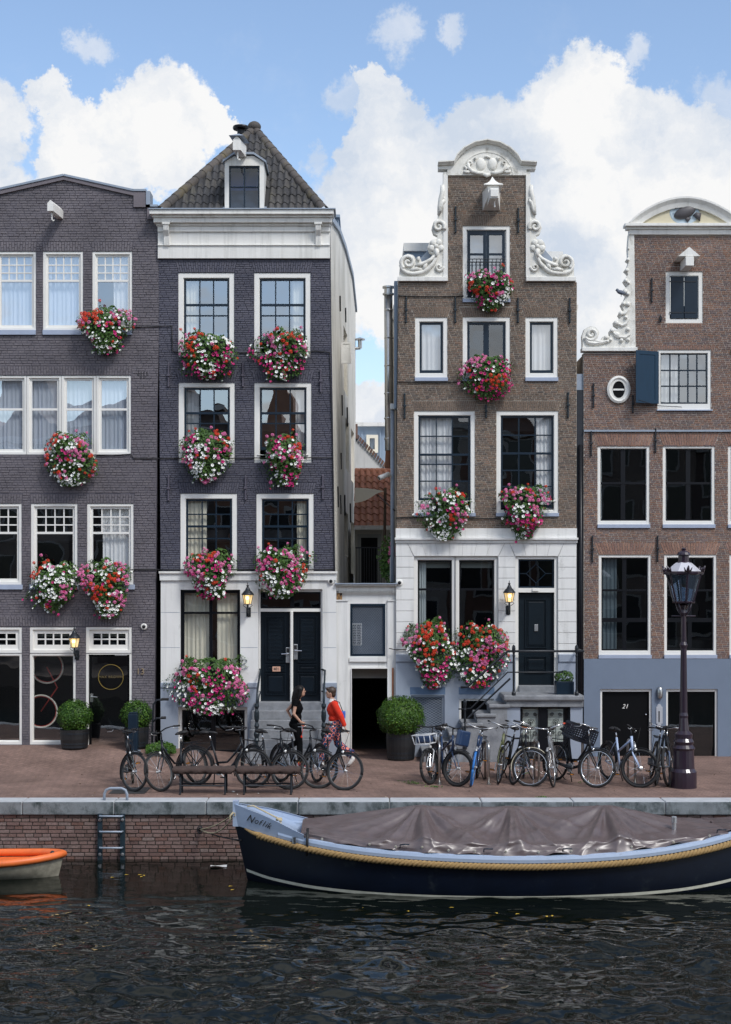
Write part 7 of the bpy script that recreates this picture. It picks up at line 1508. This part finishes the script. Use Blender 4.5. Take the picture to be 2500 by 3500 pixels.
MB().add([hullp(0, 0, 1) + Vector((-.03, -.035, -.05)), hullp(0, 0, 1) + Vector((.07, -.05, -.05)), hullp(0, 0, 1) + Vector((.07, .15, -.05)), hullp(0, 0, 1) + Vector((-.03, .13, -.05)), hullp(0, 0, 1) + Vector((-.03, -.035, .36)), hullp(0, 0, 1) + Vector((.055, -.045, .355)), hullp(0, 0, 1) + Vector((.055, .15, .355)), hullp(0, 0, 1) + Vector((-.03, .13, .36))], [(0, 1, 5, 4), (1, 2, 6, 5), (2, 3, 7, 6), (3, 0, 4, 7), (4, 5, 6, 7)]).build('stem_post', M['ice'], boat)
fd = MB(); fd.grid(lambda u, v: Vector((BX0 + .08 + (TB*BL_-.10)*u, BY + (halfb(TB*u+.006)-.04)*(2*v-1), btop(TB*u) - .03 - .10*u)), 12, 4); fd.build('foredeck', M['ice'], boat, smooth=True)
mb = MB(); p = hullp(.118, 0, 1) + Vector((0, -.055, .02)); mb.lathe([(.04, -.05), (.042, .05), (.03, .055), (0, .055)], p, 12); mb.build('cleat', M['chrome'], boat, smooth=False)
q1 = hullp(.142, 0, 1); MB().tube([q1 + Vector((.0, .12, .22)), q1 + Vector((0, -.01, .16)), q1 + Vector((0, -.07, .10)), q1 + Vector((-.01, -.075, -.18))], .022, 6, flat=.3).build('strap', M['cable'], boat, smooth=True)
# name in slanted lettering along the bow
for i, (ch, w_) in enumerate(zip('Noflik', (.0, .105, .165, .225, .27, .315))):
    t_ = (.030*BL_ + w_)/BL_; p = hullp(t_, 0, 1) + Vector((0, -.046, 0)); p.z = (sheer(t_)*.42 + btop(t_)*.58) - .015; tp = hullp(t_+.01, 0, 1) - hullp(t_-.01, 0, 1)
    c = text(ch, p.x, p.y, p.z, .17 if i == 0 else .145, M['cable'], boat, shear=.38, name='name_letter', ext=.001, rot=(R(90), R(18), math.atan2(tp.y, tp.x)))
# rope fender: three laid strands
def rope_mesh(path, R_, pitch, m, name, parent, strands=3, sides=7, step=12):
    mb = MB(); L = [0]
    for a, b in zip(path, path[1:]): L.append(L[-1] + (b-a).length)
    tot = L[-1]; n = int(tot/pitch*step)
    def at(d):
        import bisect
        i = min(len(path)-2, max(0, bisect.bisect_right(L, d)-1)); u = (d-L[i])/(L[i+1]-L[i]); return path[i].lerp(path[i+1], u), (path[i+1]-path[i]).normalized()
    for k in range(strands):
        pts = []
        for i in range(n+1):
            d = tot*i/n; p, tg = at(d); u = tg.cross(Vector((0, 0, 1))).normalized(); w = u.cross(tg); a = 2*math.pi*(d/pitch + k/strands); pts.append(p + u*math.cos(a)*R_*.5 + w*math.sin(a)*R_*.5)
        mb.tube(pts, R_*.50, sides)
    return mb.build(name, m, parent, smooth=True)
M['rope'] = mat('coir_rope', (.34, .22, .09), .9, var=.25, vscale=25, bump=.6, bscale=160)
path = [hullp(.045 + .94*i/90, 0, 1) + Vector((0, -.055, -.075)) for i in range(91)]
rope_mesh(path, .056, .21, M['rope'], 'rope_fender', boat)
tp = MB().tube([hullp(.02, 0, 1) + Vector((0, -.05, -.03)), hullp(.035, 0, 1) + Vector((0, -.055, -.06)), path[0] + Vector((.05, 0, 0))], [.012, .03, .05], 8); tp.build('rope_end', M['rope'], boat, smooth=True)
# tarpaulin over three hoops
M['tarp'] = mat('brown_vinyl_tarp', (.098, .071, .070), .40, var=.22, vscale=5, bump=.15, bscale=9, spec=.9, coat=.35, stretch=(1, 1.6, 2.4))
M['tarp'].node_tree.nodes['Principled BSDF'].inputs['Coat Roughness'].default_value = .30
ridge_h = smooth_tbl([(0, -.02), (.12, .08), (.26, .20), (.285, .215), (.31, .20), (.45, .185), (.50, .20), (.53, .19), (.62, .185), (.72, .205), (.745, .205), (.80, .13), (.9, .0), (1, -.09)])
T0, T1 = .130, .925; HOOPS = (.285, .505, .735)
def tarp(u, v):
    t = T0 + (T1-T0)*u; b = halfb(t) - .015; zr = ridge_h(u); ze = sheer(t) + .105; q = 2*v - 1; a = abs(q)
    hoop = max(math.exp(-((u-h)/.020)**2) for h in HOOPS); near = min(abs(u-h) for h in HOOPS)
    sag = (1-hoop)*.16
    w2 = max(0, (a-.66)/.34); prof = 1 - .58*(min(a, .66)/.66)**1.2 if a <= .66 else .42*(1-w2); yf = a/.66*.93 if a <= .66 else .93 + .07*w2
    z = ze + (zr-ze)*(prof - sag*math.sin(math.pi*min(1, a))*.9)
    x = BX0 + BL_*t; s = -1 if q < 0 else 1; fold = 0; hgt = zr - ze
    wv = .06*noise.noise(Vector((u*9, q*2.5, 4.2))); rid = lambda w_: 1 - 2*abs(math.sin(w_))**.7
    for i, h in enumerate(HOOPS):                          # sharp folds fan out from the top of every hoop
        du = u - h + wv*.12; k = math.exp(-(du/.15)**2)*(1 - .85*math.exp(-(du/.010)**2)); ang = math.atan2(a + .03, du*4.6)
        fold += k*rid(ang*5.0 + i*1.7 + s + wv*5)*.085*min(1, a*3.4)*(1.12-a)
        fold += k*rid(ang*10 + i*2.9 + wv*9)*.028*min(1, a*3.4)*(1.12-a) + .022*rid(u*9 + a*7.5*(1 if i == 1 else -.6) + i + wv*8)*a*(1.1-a)
    fold += .020*rid(u*44 + a*5 + s*2 + wv*14)*a**4 + .05*noise.noise(Vector((u*22, q*6, 1.3)))*(a*(1.1-a)*2) + .020*hoop*a*(1.2-a)
    nrm = Vector((0, s*(.5 if a < .6 else .5 + 1.6*min(1, (a-.6)/.15)), 1)).normalized(); y = BY + s*b*yf; drop = max(0, (a-.90)/.10)
    return Vector((x, y, z)) + nrm*fold + Vector((0, s*.02*math.sin(u*70)*drop, -drop*(.02 + .045*math.sin(u*47+s)*math.sin(u*19))))
mb = MB(); mb.grid(tarp, 380, 96); tp_ = mb.build('tarpaulin', M['tarp'], boat, smooth=True)
M['eyelet'] = mat('brass_eyelet', (.7, .66, .55), .3, metal=.7)
for u in (.05, .16, .22, .28, .34, .40, .47, .545, .62, .68, .76, .86, .95):
    p = tarp(u, .045); MB().lathe([(.014, -.004), (.020, -.002), (.014, .002)], p + Vector((0, -.012, .01)), 10, 'y').build('eyelet', M['eyelet'], tp_)
for u in (.23, .60, .97, .42): 
    t_ = T0 + (T1-T0)*u; p = hullp(t_, 0, 1) + Vector((0, .03, .135)); MB().tube([p, p + Vector((.0, -.03, .05)), p + Vector((.06, -.04, .055)), p + Vector((.14, -.03, .05))], .010, 6).build('tie_hook', M['navy'], boat, smooth=True)
p = Vector((X(2285, BY), BY - .45, Z(2812, BY-.45))); mb = MB(); mb.lathe([(.035, -.30), (.035, -.02), (.045, 0), (.045, .09), (.03, .10), (0, .10)], p, 12); mb.build('stern_bollard', M['alu'], boat, smooth=False)
mb = MB(); mb.grid(lambda u, v: Vector((BX0 + BL_*(.915 + .065*u), BY + (halfb(.92+.06*u)-.06)*(2*v-1), sheer(.92+.06*u) + .10 + .05*math.sin(u*9+v*14)*math.sin(v*3.1))), 14, 18); mb.build('bundled_tarpaulin', M['tarp'], boat, smooth=True)
mb = MB(); mb.grid(lambda u, v: Vector((BX0 + BL_*(T0-.01 + (.99-T0)*u), BY + (halfb(T0 + (.99-T0)*u)-.1)*(2*v-1), sheer(T0+(.99-T0)*u) + .02)), 30, 4); mb.build('deck', M['ice'], boat, smooth=True)
# mooring lines
M['line'] = mat('pale_mooring_line', (.50, .42, .27), .85, bump=.4, bscale=200); bowp = hullp(.004, 0, 1) + Vector((-.03, -.03, .17))
t = thing('mooring_line', 'pale rope from the boat bow to the mooring ring', 'rope', rp)
for k, sg in enumerate((.05, .16)): MB().tube([rp.lerp(bowp + Vector((0, 0, -.03*k)), i/12) - Vector((0, 0, sg*math.sin(math.pi*i/12))) for i in range(13)], .011, 6).build('strand', M['line'], t, smooth=True)
MB().tube([bowp + Vector((-.02, -.01, .02)), bowp + Vector((-.07, -.03, -.03)), bowp + Vector((-.08, -.03, -.16))], .014, 6).build('loose_end', M['line'], t, smooth=True)
t = thing('mooring_line', 'dark rope under the pale one, from hull to mooring ring', 'rope', rp); b2 = hullp(.006, .25, 1) + Vector((0, -.02, 0)); MB().tube([rp.lerp(b2, i/10) - Vector((0, 0, .03*math.sin(math.pi*i/10))) for i in range(11)], .012, 6).build('strand', M['cable'], t, smooth=True)
p0 = Vector((BX0+.30, BY-.05, btop(.04)+.0)); p1 = Vector((BX0+.72, BY-.12, btop(.10)-.03)); t = thing('bow_rope', 'knotted tan rope lying along the ice-blue foredeck', 'rope', p0)
MB().tube([p0 + Vector((-.10, 0, .05)), p0 + Vector((.0, 0, .06)), p0.lerp(p1, .5) + Vector((0, 0, .06)), p1 + Vector((0, 0, .06))], .014, 6).build('rope', M['line'], t, smooth=True); mb = MB()
for k in range(3): mb.tube([p1 + Vector((.045*math.cos(a*.63+k), .04*math.sin(a*.63), .05+.02*math.sin(a*.63*2+k))) for a in range(11)], .012, 5)
mb.build('knot', M['line'], t, smooth=True); MB().tube([p1 + Vector((0, 0, .05)), p1 + Vector((.05, -.05, -.03)), p1 + Vector((.02, -.08, -.10))], .012, 6).build('tail', M['line'], t, smooth=True)
# ================================================================ orange rowing boat at the far left
RX = X(218, -8.0); t = thing('rowing_boat', 'small boat with orange rim and grey hull at the far left edge', 'boat', (RX-1.4, -8.0, WZ))
rb = smooth_tbl([(0, .02), (.06, .18), (.15, .34), (.3, .48), (.5, .55), (.8, .50), (1, .44)]); rs_ = smooth_tbl([(0, -.66), (.1, -.69), (.3, -.73), (.6, -.75), (1, -.72)])
def rhp(u, v, s): z = rs_(u) + (-1.15-rs_(u))*v; return Vector((RX - 2.7*u - .12*v*(1-u), -8.0 - s*rb(u)*(1-.75*v**2.2), z))
mb = MB()
for s in (1, -1): g0 = MB(); g0.grid(lambda u, v: rhp(u, v, s), 24, 6); mb.add(g0.v, [f[::-1] if s > 0 else f for f in g0.f])
mb.build('hull', mat('weathered_grey_hull', (.30, .28, .22), .6, var=.3, vscale=9), t, smooth=True)
M['orange'] = mat('orange_rim', (.78, .17, .04), .45, var=.1, vscale=8)
mb = MB(); pts = [rhp(1-i/24, 0, 1) for i in range(25)] + [rhp(i/24, 0, -1) for i in range(1, 25)]; mb.tube([p + Vector((0, 0, .02)) for p in pts], .062, 9); mb.build('rim', M['orange'], t, smooth=True)
mb = MB(); mb.grid(lambda u, v: Vector((RX - .12 - 2.5*u, -8.0 + (rb(.05+.92*u)-.03)*(2*v-1), rs_(u) - .05)), 14, 4); mb.build('well', M['orange'], t, smooth=True); MB().ball((RX-.16, -8.12, -.62), .04, .04, .05).build('bow_eye', M['iron'], t, smooth=True)
# ================================================================ floating things
M['yleaf'] = mat('yellow_leaf', (.55, .36, .03), .7); rs = random.Random(31)
for i, (px, py) in enumerate(((432, 2991), (478, 2991), (484, 2997), (492, 2993), (384, 3000), (788, 3030), (795, 3042), (303, 3096), (1243, 3104), (1395, 3115), (1698, 3122), (1770, 3125), (1870, 3133), (1889, 3131), (200, 3121), (1545, 3103))):
    g = G(px, py, WZ + .006); a = rs.uniform(0, 3); mb = MB(); L_, w_ = .035, .018
    mb.add([g + Vector((math.cos(a)*u - math.sin(a)*v, math.sin(a)*u + math.cos(a)*v, h_)) for u, v, h_ in ((-L_, 0, 0), (-.01, -w_, .006), (L_*.7, -w_*.5, .004), (L_*1.2, 0, .001), (L_*.6, w_*.7, .004), (-.012, w_, .007))], [(0, 1, 2, 3, 4, 5)])
    tag(mb.build('floating_leaf', M['yleaf']), 'small yellow leaf floating on the dark canal water', 'leaf', 'leaves floating on the canal')
g = G(748, 2962, WZ + .01); tag(MB().grid(lambda u, v: g + Vector((-.14 + .28*u, -.07 + .12*v, .012 + .012*math.sin(u*5)*math.cos(v*4))), 6, 3).build('floating_sheet', M['white']), 'crumpled white sheet floating near the boat bow', 'litter')
rs = random.Random(33)
for i, (px, py, s_, lab) in enumerate(((798, 2708, .035, 'white paper scrap lying between the two benches'), (884, 2713, .016, 'tiny white crumb in front of the second bench'), (812, 2716, .014, 'tiny pale crumb at the foot of the second bench'))):
    g = G(px, py); tag(MB().ball(g + Vector((0, 0, s_*.3)), s_, s_*.8, s_*.35, 7, 5).build('litter_scrap', M['white']), lab, 'litter')
MB_ = MB().box(*(lambda a, b: (a.x, b.x, a.y - .9, a.y - .1, .003, .008))(G(400, 2690), G(520, 2690))); tag(MB_.build('drain_cover', mat('dark_iron_grid', (.03, .03, .032), .7, var=.4, vscale=40)), 'dark iron cover in the paving under the first bicycle', 'drain cover')
# ================================================================ ornate street lamp at the right
g = G(2338, 2692); SLX, SLY = g.x, g.y; t = thing('street_lamp', 'ornate black-purple crown street lamp at the right edge', 'street lamp', g); M['lampiron'] = mat('aubergine_iron', (.022, .012, .024), .3, coat=.3, var=.1)
mb = MB(); mb.lathe([(.24, 0), (.24, .30), (.20, .36), (.19, .70), (.215, .74), (.17, .80), (.19, .86), (.155, .92), (.165, 1.0), (.10, 1.06), (.075, 1.3), (.085, 1.34), (.07, 1.40), (.055, 2.6), (.075, 2.66), (.05, 2.72), (.045, 3.2), (.07, 3.26), (.05, 3.32), (.09, 3.40), (.05, 3.44)], g, 20); mb.build('post', M['lampiron'], t, smooth=False)
zb, ztp = Z(2058, SLY), Z(1962, SLY); r0, r1 = .185, .33
lb = MB()
for k in range(6): a = math.pi*k/3 + math.pi/6; lb.tube([(SLX+r0*math.cos(a), SLY+r0*math.sin(a), zb), (SLX+r1*math.cos(a), SLY+r1*math.sin(a), ztp)], .018, 6)
lb.lathe([(r0+.02, -.02), (r0+.03, .0), (r0+.01, .015)], (SLX, SLY, zb), 6); lb.lathe([(r1+.0, -.02), (r1+.05, .0), (r1+.05, .03), (r1, .05)], (SLX, SLY, ztp), 6); lan = lb.build('lantern', M['lampiron'], t)
M['lampside'] = glass_mat('lantern_pane', .18, (.75, .8, .85))
for k in range(6):
    a, b = math.pi*k/3 + math.pi/6, math.pi*(k+1)/3 + math.pi/6; MB().add([(SLX+r0*math.cos(a), SLY+r0*math.sin(a), zb+.01), (SLX+r0*math.cos(b), SLY+r0*math.sin(b), zb+.01), (SLX+r1*math.cos(b), SLY+r1*math.sin(b), ztp-.01), (SLX+r1*math.cos(a), SLY+r1*math.sin(a), ztp-.01)], [(0, 1, 2, 3)]).build('pane', M['lampside'], lan)
    mb = MB(); mb.tube([(SLX+(r1+.03)*math.cos(a), SLY+(r1+.03)*math.sin(a), ztp+.04), (SLX+(r1+.05)*math.cos(a), SLY+(r1+.05)*math.sin(a), ztp+.10), (SLX+(r1+.08)*math.cos(a), SLY+(r1+.08)*math.sin(a), ztp+.15)], [.035, .028, .012], 6)
    for e in (-.12, .12): mb.tube([(SLX+(r1+.03)*math.cos(a+e), SLY+(r1+.03)*math.sin(a+e), ztp+.04), (SLX+(r1+.06)*math.cos(a+e*1.6), SLY+(r1+.06)*math.sin(a+e*1.6), ztp+.12)], [.02, .008], 5)
    mb.build('crown_leaf', M['lampiron'], lan, smooth=True)
mb = MB(); mb.lathe([(r1, .05), (.16, .20), (.12, .22)], (SLX, SLY, ztp), 6); mb.build('roof_glass', mat('milky_roof_pane', (.55, .55, .60), .3), lan)
mb = MB(); mb.lathe([(.13, .21), (.10, .24), (.10, .34), (.13, .36), (.11, .40), (.04, .44), (.05, .47), (.0, .50)], (SLX, SLY, ztp), 12); mb.build('chimney_crown', M['lampiron'], lan)
mb = MB()
for k in range(4): a = math.pi*k/2 + .8; mb.tube([(SLX, SLY, zb-.30), (SLX+.12*math.cos(a), SLY+.12*math.sin(a), zb-.16), (SLX+.16*math.cos(a), SLY+.16*math.sin(a), zb-.02)], .016, 6)
mb.tube([(SLX-.22, SLY, zb-.26), (SLX+.22, SLY, zb-.26)], .015, 6); mb.build('bracket', M['lampiron'], t, smooth=True)
# ================================================================ people
M['skin'] = mat('skin', (.52, .31, .22), .55, var=.06, vscale=20); M['skin2'] = mat('skin_tanned', (.47, .27, .19), .55, var=.06, vscale=20)
M['hair_b'] = mat('brown_hair', (.045, .026, .016), .5, var=.3, vscale=30, stretch=(1, 1, .3)); M['hair_k'] = mat('black_hair', (.006, .005, .005), .5, spec=.25, var=.2, vscale=30, stretch=(1, 1, .3))
M['red_knit'] = mat('red_sweater', (.70, .035, .012), .9, var=.08, vscale=30, bump=.5, bscale=260); M['black_cloth'] = mat('black_tshirt', (.004, .004, .005), .9, spec=.1, bump=.3, bscale=120); M['black_jean'] = mat('black_trousers', (.0035, .004, .005), .9, spec=.1, bump=.3, bscale=160)
def print_cloth():
    m, n, l, b = new_mat('ring_print_trousers'); b.inputs['Roughness'].default_value = .85; g = n.new('ShaderNodeTexCoord'); mp = n.new('ShaderNodeMapping'); mp.inputs['Scale'].default_value = (1, .6, 1); l.new(g.outputs['Object'], mp.inputs[0])
    v = n.new('ShaderNodeTexVoronoi'); v.inputs['Scale'].default_value = 10.5; v.inputs['Randomness'].default_value = .35; l.new(mp.outputs[0], v.inputs[0]); cr = n.new('ShaderNodeValToRGB'); cr.color_ramp.interpolation = 'CONSTANT'; e = cr.color_ramp.elements; e.new(.5); e.new(.6)
    for i, (p, c) in enumerate(((0, (.015, .045, .13)), (.34, (.70, .22, .17)), (.50, (.02, .02, .08)), (.66, (.06, .13, .26)))): e[i].position = p; e[i].color = (*c, 1)
    l.new(v.outputs['Distance'], cr.inputs[0]); l.new(cr.outputs[0], b.inputs['Base Color']); return m
M['rings'] = print_cloth()
def melt(mb, name, m, parent, vox=.009, smooth=6):
    """fuse overlapping volumes into one continuous skin"""
    o = mb.build(name, m, parent, smooth=True); r = o.modifiers.new('fuse', 'REMESH'); r.mode = 'VOXEL'; r.voxel_size = vox; r.use_smooth_shade = True
    s = o.modifiers.new('relax', 'SMOOTH'); s.iterations = smooth; s.factor = .5; return o
V3 = Vector
def hand(mb, w, d, up, curl=.5, side=1):
    """palm and five separate curled fingers from wrist w along d; thumb leaves the side of the palm"""
    d = d.normalized(); n = up.normalized(); s = d.cross(n).normalized()*side; c = w + d*.045
    for k in range(4): o_ = s*(-.027 + .018*k); mb.tube([w + o_*.6, c + o_, w + d*.085 + o_], [.016, .014, .012], 7)
    for k, L in enumerate((.070, .078, .072, .056)):
        o_ = s*(-.027 + .018*k); p = w + d*.082 + o_; a = p + d*L*.45 - n*L*.15*curl; b = a + d*L*.30 - n*L*.30*curl; e = b + d*L*.15 - n*L*.30*curl; mb.tube([p, a, b, e], [.0095, .009, .0085, .007], 6)
    p = w + d*.025 - s*.028; mb.tube([p, p - s*.022 + d*.025 - n*.008, p - s*.030 + d*.052 - n*.016], [.012, .0105, .008], 6)
def person(label, loc, rz, J, clothes, hairfn, skin='skin'):
    t = thing('person', label, 'person', (0, 0, 0)); mb = MB(); h = J['head']
    mb.ball(h, .088, .074, .112, 18, 14); mb.ball(h + V3((.030, 0, -.062)), .058, .052, .052, 12, 8); mb.ball(h + V3((.088, 0, -.012)), .020, .011, .014, 8, 6); mb.tube([h + V3((.078, 0, .022)), h + V3((.094, 0, -.014))], [.009, .013], 6); mb.ball(h + V3((.076, 0, -.052)), .016, .022, .008, 8, 6)
    for s in (-1, 1): mb.ball(h + V3((-.005, s*.074, -.005)), .018, .010, .028, 8, 6); mb.ball(h + V3((.070, s*.030, .026)), .016, .020, .008, 8, 6)
    mb.tube([J['neck'] + V3((0, 0, -.05)), J['neck'], h + V3((-.01, 0, -.07))], [.062, .050, .052], 12)
    mb.tube([J['hip'], J['waist'], J['chest'], J['neck'] + V3((0, 0, -.04))], [.12, .105, .12, .06], 12, flat=.8)
    for s in ('n', 'f'):
        mb.tube([J['chest'] + V3((0, 0, .06)), J['sh'+s], J['el'+s], J['wr'+s]], [.06, .046, .036, .024], 10); hand(mb, J['wr'+s], J['wr'+s]-J['el'+s] + J.get('hd'+s, V3((0, 0, 0))), J['hup'+s], J.get('curl'+s, .6), J['hs'+s])
        mb.tube([J['hip'], J['hp'+s], J['kn'+s], J['an'+s]], [.09, .08, .055, .036], 10); a = J['an'+s]; tv = J['toe'+s]; mb.tube([a + V3((-.02, 0, -.02)), a.lerp(tv, .5), tv], [.036, .034, .022], 8)
    melt(mb, 'body', M[skin], t, .006, 3)
    for s in (-1, 1): MB().ball(h + V3((.079, s*.031, .012)), .009, .011, .008, 8, 6).build('eye', M['cable'], t, smooth=True)
    MB().ball(h + V3((.088, 0, -.052)), .006, .020, .005, 8, 5).build('lips', mat('lips', (.42, .14, .12), .5), t, smooth=True)
    hairfn(t, h, J); clothes(t, J)
    t.location = loc; t.rotation_euler = (0, 0, rz); return t
def shoe(t, a, toe, m, sole='white'):
    d = toe - a; mb = MB(); mb.tube([a + V3((0, 0, .03)), a + V3((0, 0, -.02))], [.046, .050], 10); mb.tube([a - d*.25 + V3((0, 0, -.035)), a + d*.3 + V3((0, 0, -.025)), toe + d*.10 + V3((0, 0, -.0))], [.045, .048, .032], 10); o = melt(mb, 'shoe', M[m], t, .007, 3)
    mb = MB(); mb.tube([a - d*.32 + V3((0, 0, -.066)), a + d*.3 + V3((0, 0, -.062)), toe + d*.14 + V3((0, 0, -.026))], [.040, .044, .034], 8, flat=.35); mb.build('sole', M[sole], o, smooth=True)
JR = dict(hip=V3((0, 0, .90)), waist=V3((.015, 0, 1.04)), chest=V3((.03, 0, 1.24)), neck=V3((.055, 0, 1.40)), head=V3((.095, 0, 1.545)), hpn=V3((0, .085, .86)), knn=V3((.19, .10, .53)), ann=V3((.27, .10, .115)), toen=V3((.41, .11, .055)), hpf=V3((0, -.085, .86)), knf=V3((-.06, -.10, .49)), anf=V3((-.36, -.10, .19)), toef=V3((-.29, -.10, .065)),
          shn=V3((.015, .165, 1.335)), eln=V3((-.12, .215, 1.09)), wrn=V3((-.205, .205, .865)), shf=V3((.03, -.165, 1.335)), elf=V3((.02, -.20, 1.09)), wrf=V3((.12, -.16, .90)), hupn=V3((1, 0, 0)), hupf=V3((0, 1, 0)), hsn=1, hsf=-1, curln=.5)
def clothes_r(t, J):
    mb = MB(); mb.ball(J['waist'] + V3((0, 0, -.02)), .125, .165, .09, 16, 10); mb.ball(J['chest'] + V3((.005, 0, -.04)), .135, .175, .17, 18, 12); mb.ball(J['chest'] + V3((.06, 0, -.04)), .09, .13, .08, 14, 10); mb.ball(J['chest'] + V3((-.01, 0, .09)), .09, .15, .07, 14, 10)
    for s in ('n', 'f'): mb.tube([J['chest'] + V3((0, 0, .07)), J['sh'+s], J['el'+s], J['wr'+s].lerp(J['el'+s], .06)], [.08, .074, .062, .046], 12)
    melt(mb, 'sweater', M['red_knit'], t, .010, 5)
    mb = MB(); mb.ball(J['hip'] + V3((-.01, 0, .02)), .135, .172, .12, 16, 10); mb.ball(J['hip'] + V3((-.07, 0, -.04)), .09, .14, .09, 12, 8)
    for s in ('n', 'f'): k, a = J['kn'+s], J['an'+s]; mb.tube([J['hp'+s] + V3((0, 0, .03)), J['hp'+s].lerp(k, .5), k, k.lerp(a, .5), a + V3((0, 0, .07))], [.105, .098, .086, .088, .100], 14)
    melt(mb, 'trousers', M['rings'], t, .010, 4)
    mb = MB(); mb.tube([J['waist'] + V3((.0, 0, -.075)), J['waist'] + V3((0, 0, -.115))], [.145, .15], 20, True, .86); mb.build('shirt_tail', M['white'], t, smooth=True)
    mb = MB(); mb.tube([J['neck'] + V3((.005, 0, -.045)), J['neck'] + V3((0, 0, -.01)), J['neck'] + V3((-.005, 0, .028))], [.080, .070, .062], 16, False); mb.build('collar', M['white'], t, smooth=True)
    shoe(t, J['ann'], J['toen'], 'white'); shoe(t, J['anf'], J['toef'], 'white')
    bg = MB().rbox(-.215, -.13, -.06, .10, 1.02, 1.17, .02).build('bag', mat('blue_bag', (.05, .14, .52), .6), t); MB().tube([(-.16, .05, 1.16), (-.09, .10, 1.36), (.03, .12, 1.41)], .008, 6).build('bag_strap', M['cable'], bg)
def hair_r(t, h, J):
    mb = MB(); mb.ball(h + V3((-.022, 0, .035)), .098, .086, .098, 16, 12); mb.ball(h + V3((-.055, 0, -.025)), .058, .074, .075, 12, 8); mb.ball(h + V3((.045, 0, .085)), .055, .060, .034, 12, 8)
    rs = random.Random(2)
    for i in range(26): a = rs.uniform(0, 6.28); e = rs.uniform(.1, 1.3); d = V3((math.cos(a)*math.cos(e)*.9 - .25, math.sin(a)*math.cos(e)*.8, math.sin(e))); p = h + V3((-.02, 0, .03)) + V3((d.x*.095, d.y*.083, d.z*.095)); mb.tube([p, p + d*.010 + V3((.018, 0, -.012))], [.018, .008], 5)
    melt(mb, 'hair', M['hair_b'], t, .007, 1)
person('person in a red sweater and ring-print trousers walking towards the stoop', (X(1146, -1.95), -1.95, 0), math.pi, JR, clothes_r, hair_r)
JK = dict(hip=V3((0, 0, .93)), waist=V3((.005, 0, 1.08)), chest=V3((.01, 0, 1.28)), neck=V3((.03, 0, 1.44)), head=V3((.085, 0, 1.585)), hpn=V3((0, -.085, .89)), knn=V3((.07, -.09, .50)), ann=V3((.075, -.09, .11)), toen=V3((.215, -.10, .055)), hpf=V3((0, .085, .89)), knf=V3((.03, .09, .53)), anf=V3((-.30, .09, .36)), toef=V3((-.36, .09, .23)),
          shn=V3((-.005, -.165, 1.375)), eln=V3((-.045, -.215, 1.13)), wrn=V3((.095, -.19, .965)), shf=V3((-.01, .165, 1.375)), elf=V3((-.20, .19, 1.17)), wrf=V3((-.10, .17, 1.0)), hupn=V3((0, -1, 0)), hupf=V3((0, 1, 0)), hsn=1, hsf=1, curln=1.1)
def clothes_k(t, J):
    mb = MB(); mb.ball(J['waist'] + V3((0, 0, -.03)), .105, .145, .12, 16, 10); mb.ball(J['chest'] + V3((0, 0, -.05)), .120, .160, .16, 18, 12); mb.ball(J['chest'] + V3((.05, 0, -.05)), .08, .125, .07, 14, 10); mb.ball(J['chest'] + V3((-.01, 0, .09)), .08, .145, .065, 14, 10)
    for s in ('n', 'f'): mb.tube([J['chest'] + V3((0, 0, .08)), J['sh'+s], J['sh'+s].lerp(J['el'+s], .36)], [.08, .066, .058], 12)
    melt(mb, 'tshirt', M['black_cloth'], t, .009, 4)
    mb = MB(); mb.ball(J['hip'] + V3((-.01, 0, .02)), .125, .165, .12, 16, 10); mb.ball(J['hip'] + V3((-.07, 0, -.03)), .09, .135, .09, 12, 8)
    for s in ('n', 'f'): k, a = J['kn'+s], J['an'+s]; mb.tube([J['hp'+s] + V3((0, 0, .03)), J['hp'+s].lerp(k, .5), k, k.lerp(a, .4), a.lerp(k, .06)], [.095, .088, .066, .064, .050], 14)
    melt(mb, 'trousers', M['black_jean'], t, .009, 4)
    M['red_shoe'] = mat('red_shoe', (.55, .05, .05), .6); shoe(t, J['ann'], J['toen'], 'red_shoe'); shoe(t, J['anf'], J['toef'], 'red_shoe')
    w = J['wrn'] + V3((.05, -.01, -.06)); MB().tube([w, w + V3((-.005, -.01, -.10)), w + V3((-.03, -.012, -.22))], [.014, .012, .008], 6, flat=.5).build('red_strap', M['red_knit'], t, smooth=True); MB().ball(w + V3((-.032, -.012, -.24)), .020, .012, .026, 8, 6).build('red_tag', M['red_knit'], t, smooth=True)
def hair_k(t, h, J):
    mb = MB(); mb.ball(h + V3((-.022, 0, .030)), .100, .090, .098, 16, 12); mb.tube([h + V3((-.03, 0, .05)), h + V3((-.075, 0, -.04)), h + V3((-.105, 0, -.16)), h + V3((-.125, 0, -.29)), h + V3((-.13, 0, -.38))], [.085, .085, .078, .060, .022], 12, flat=1.1); mb.tube([h + V3((.02, .07, .05)), h + V3((.0, .085, -.08)), h + V3((-.04, .09, -.20))], [.03, .032, .018], 8); mb.tube([h + V3((.02, -.07, .05)), h + V3((-.01, -.085, -.08)), h + V3((-.05, -.09, -.22))], [.03, .034, .018], 8)
    melt(mb, 'hair', M['hair_k'], t, .008, 3)
person('person with long black hair in black clothes holding a red strap', (X(1014, -2.0), -2.0, 0), 0.0, JK, clothes_k, hair_k, 'skin2')
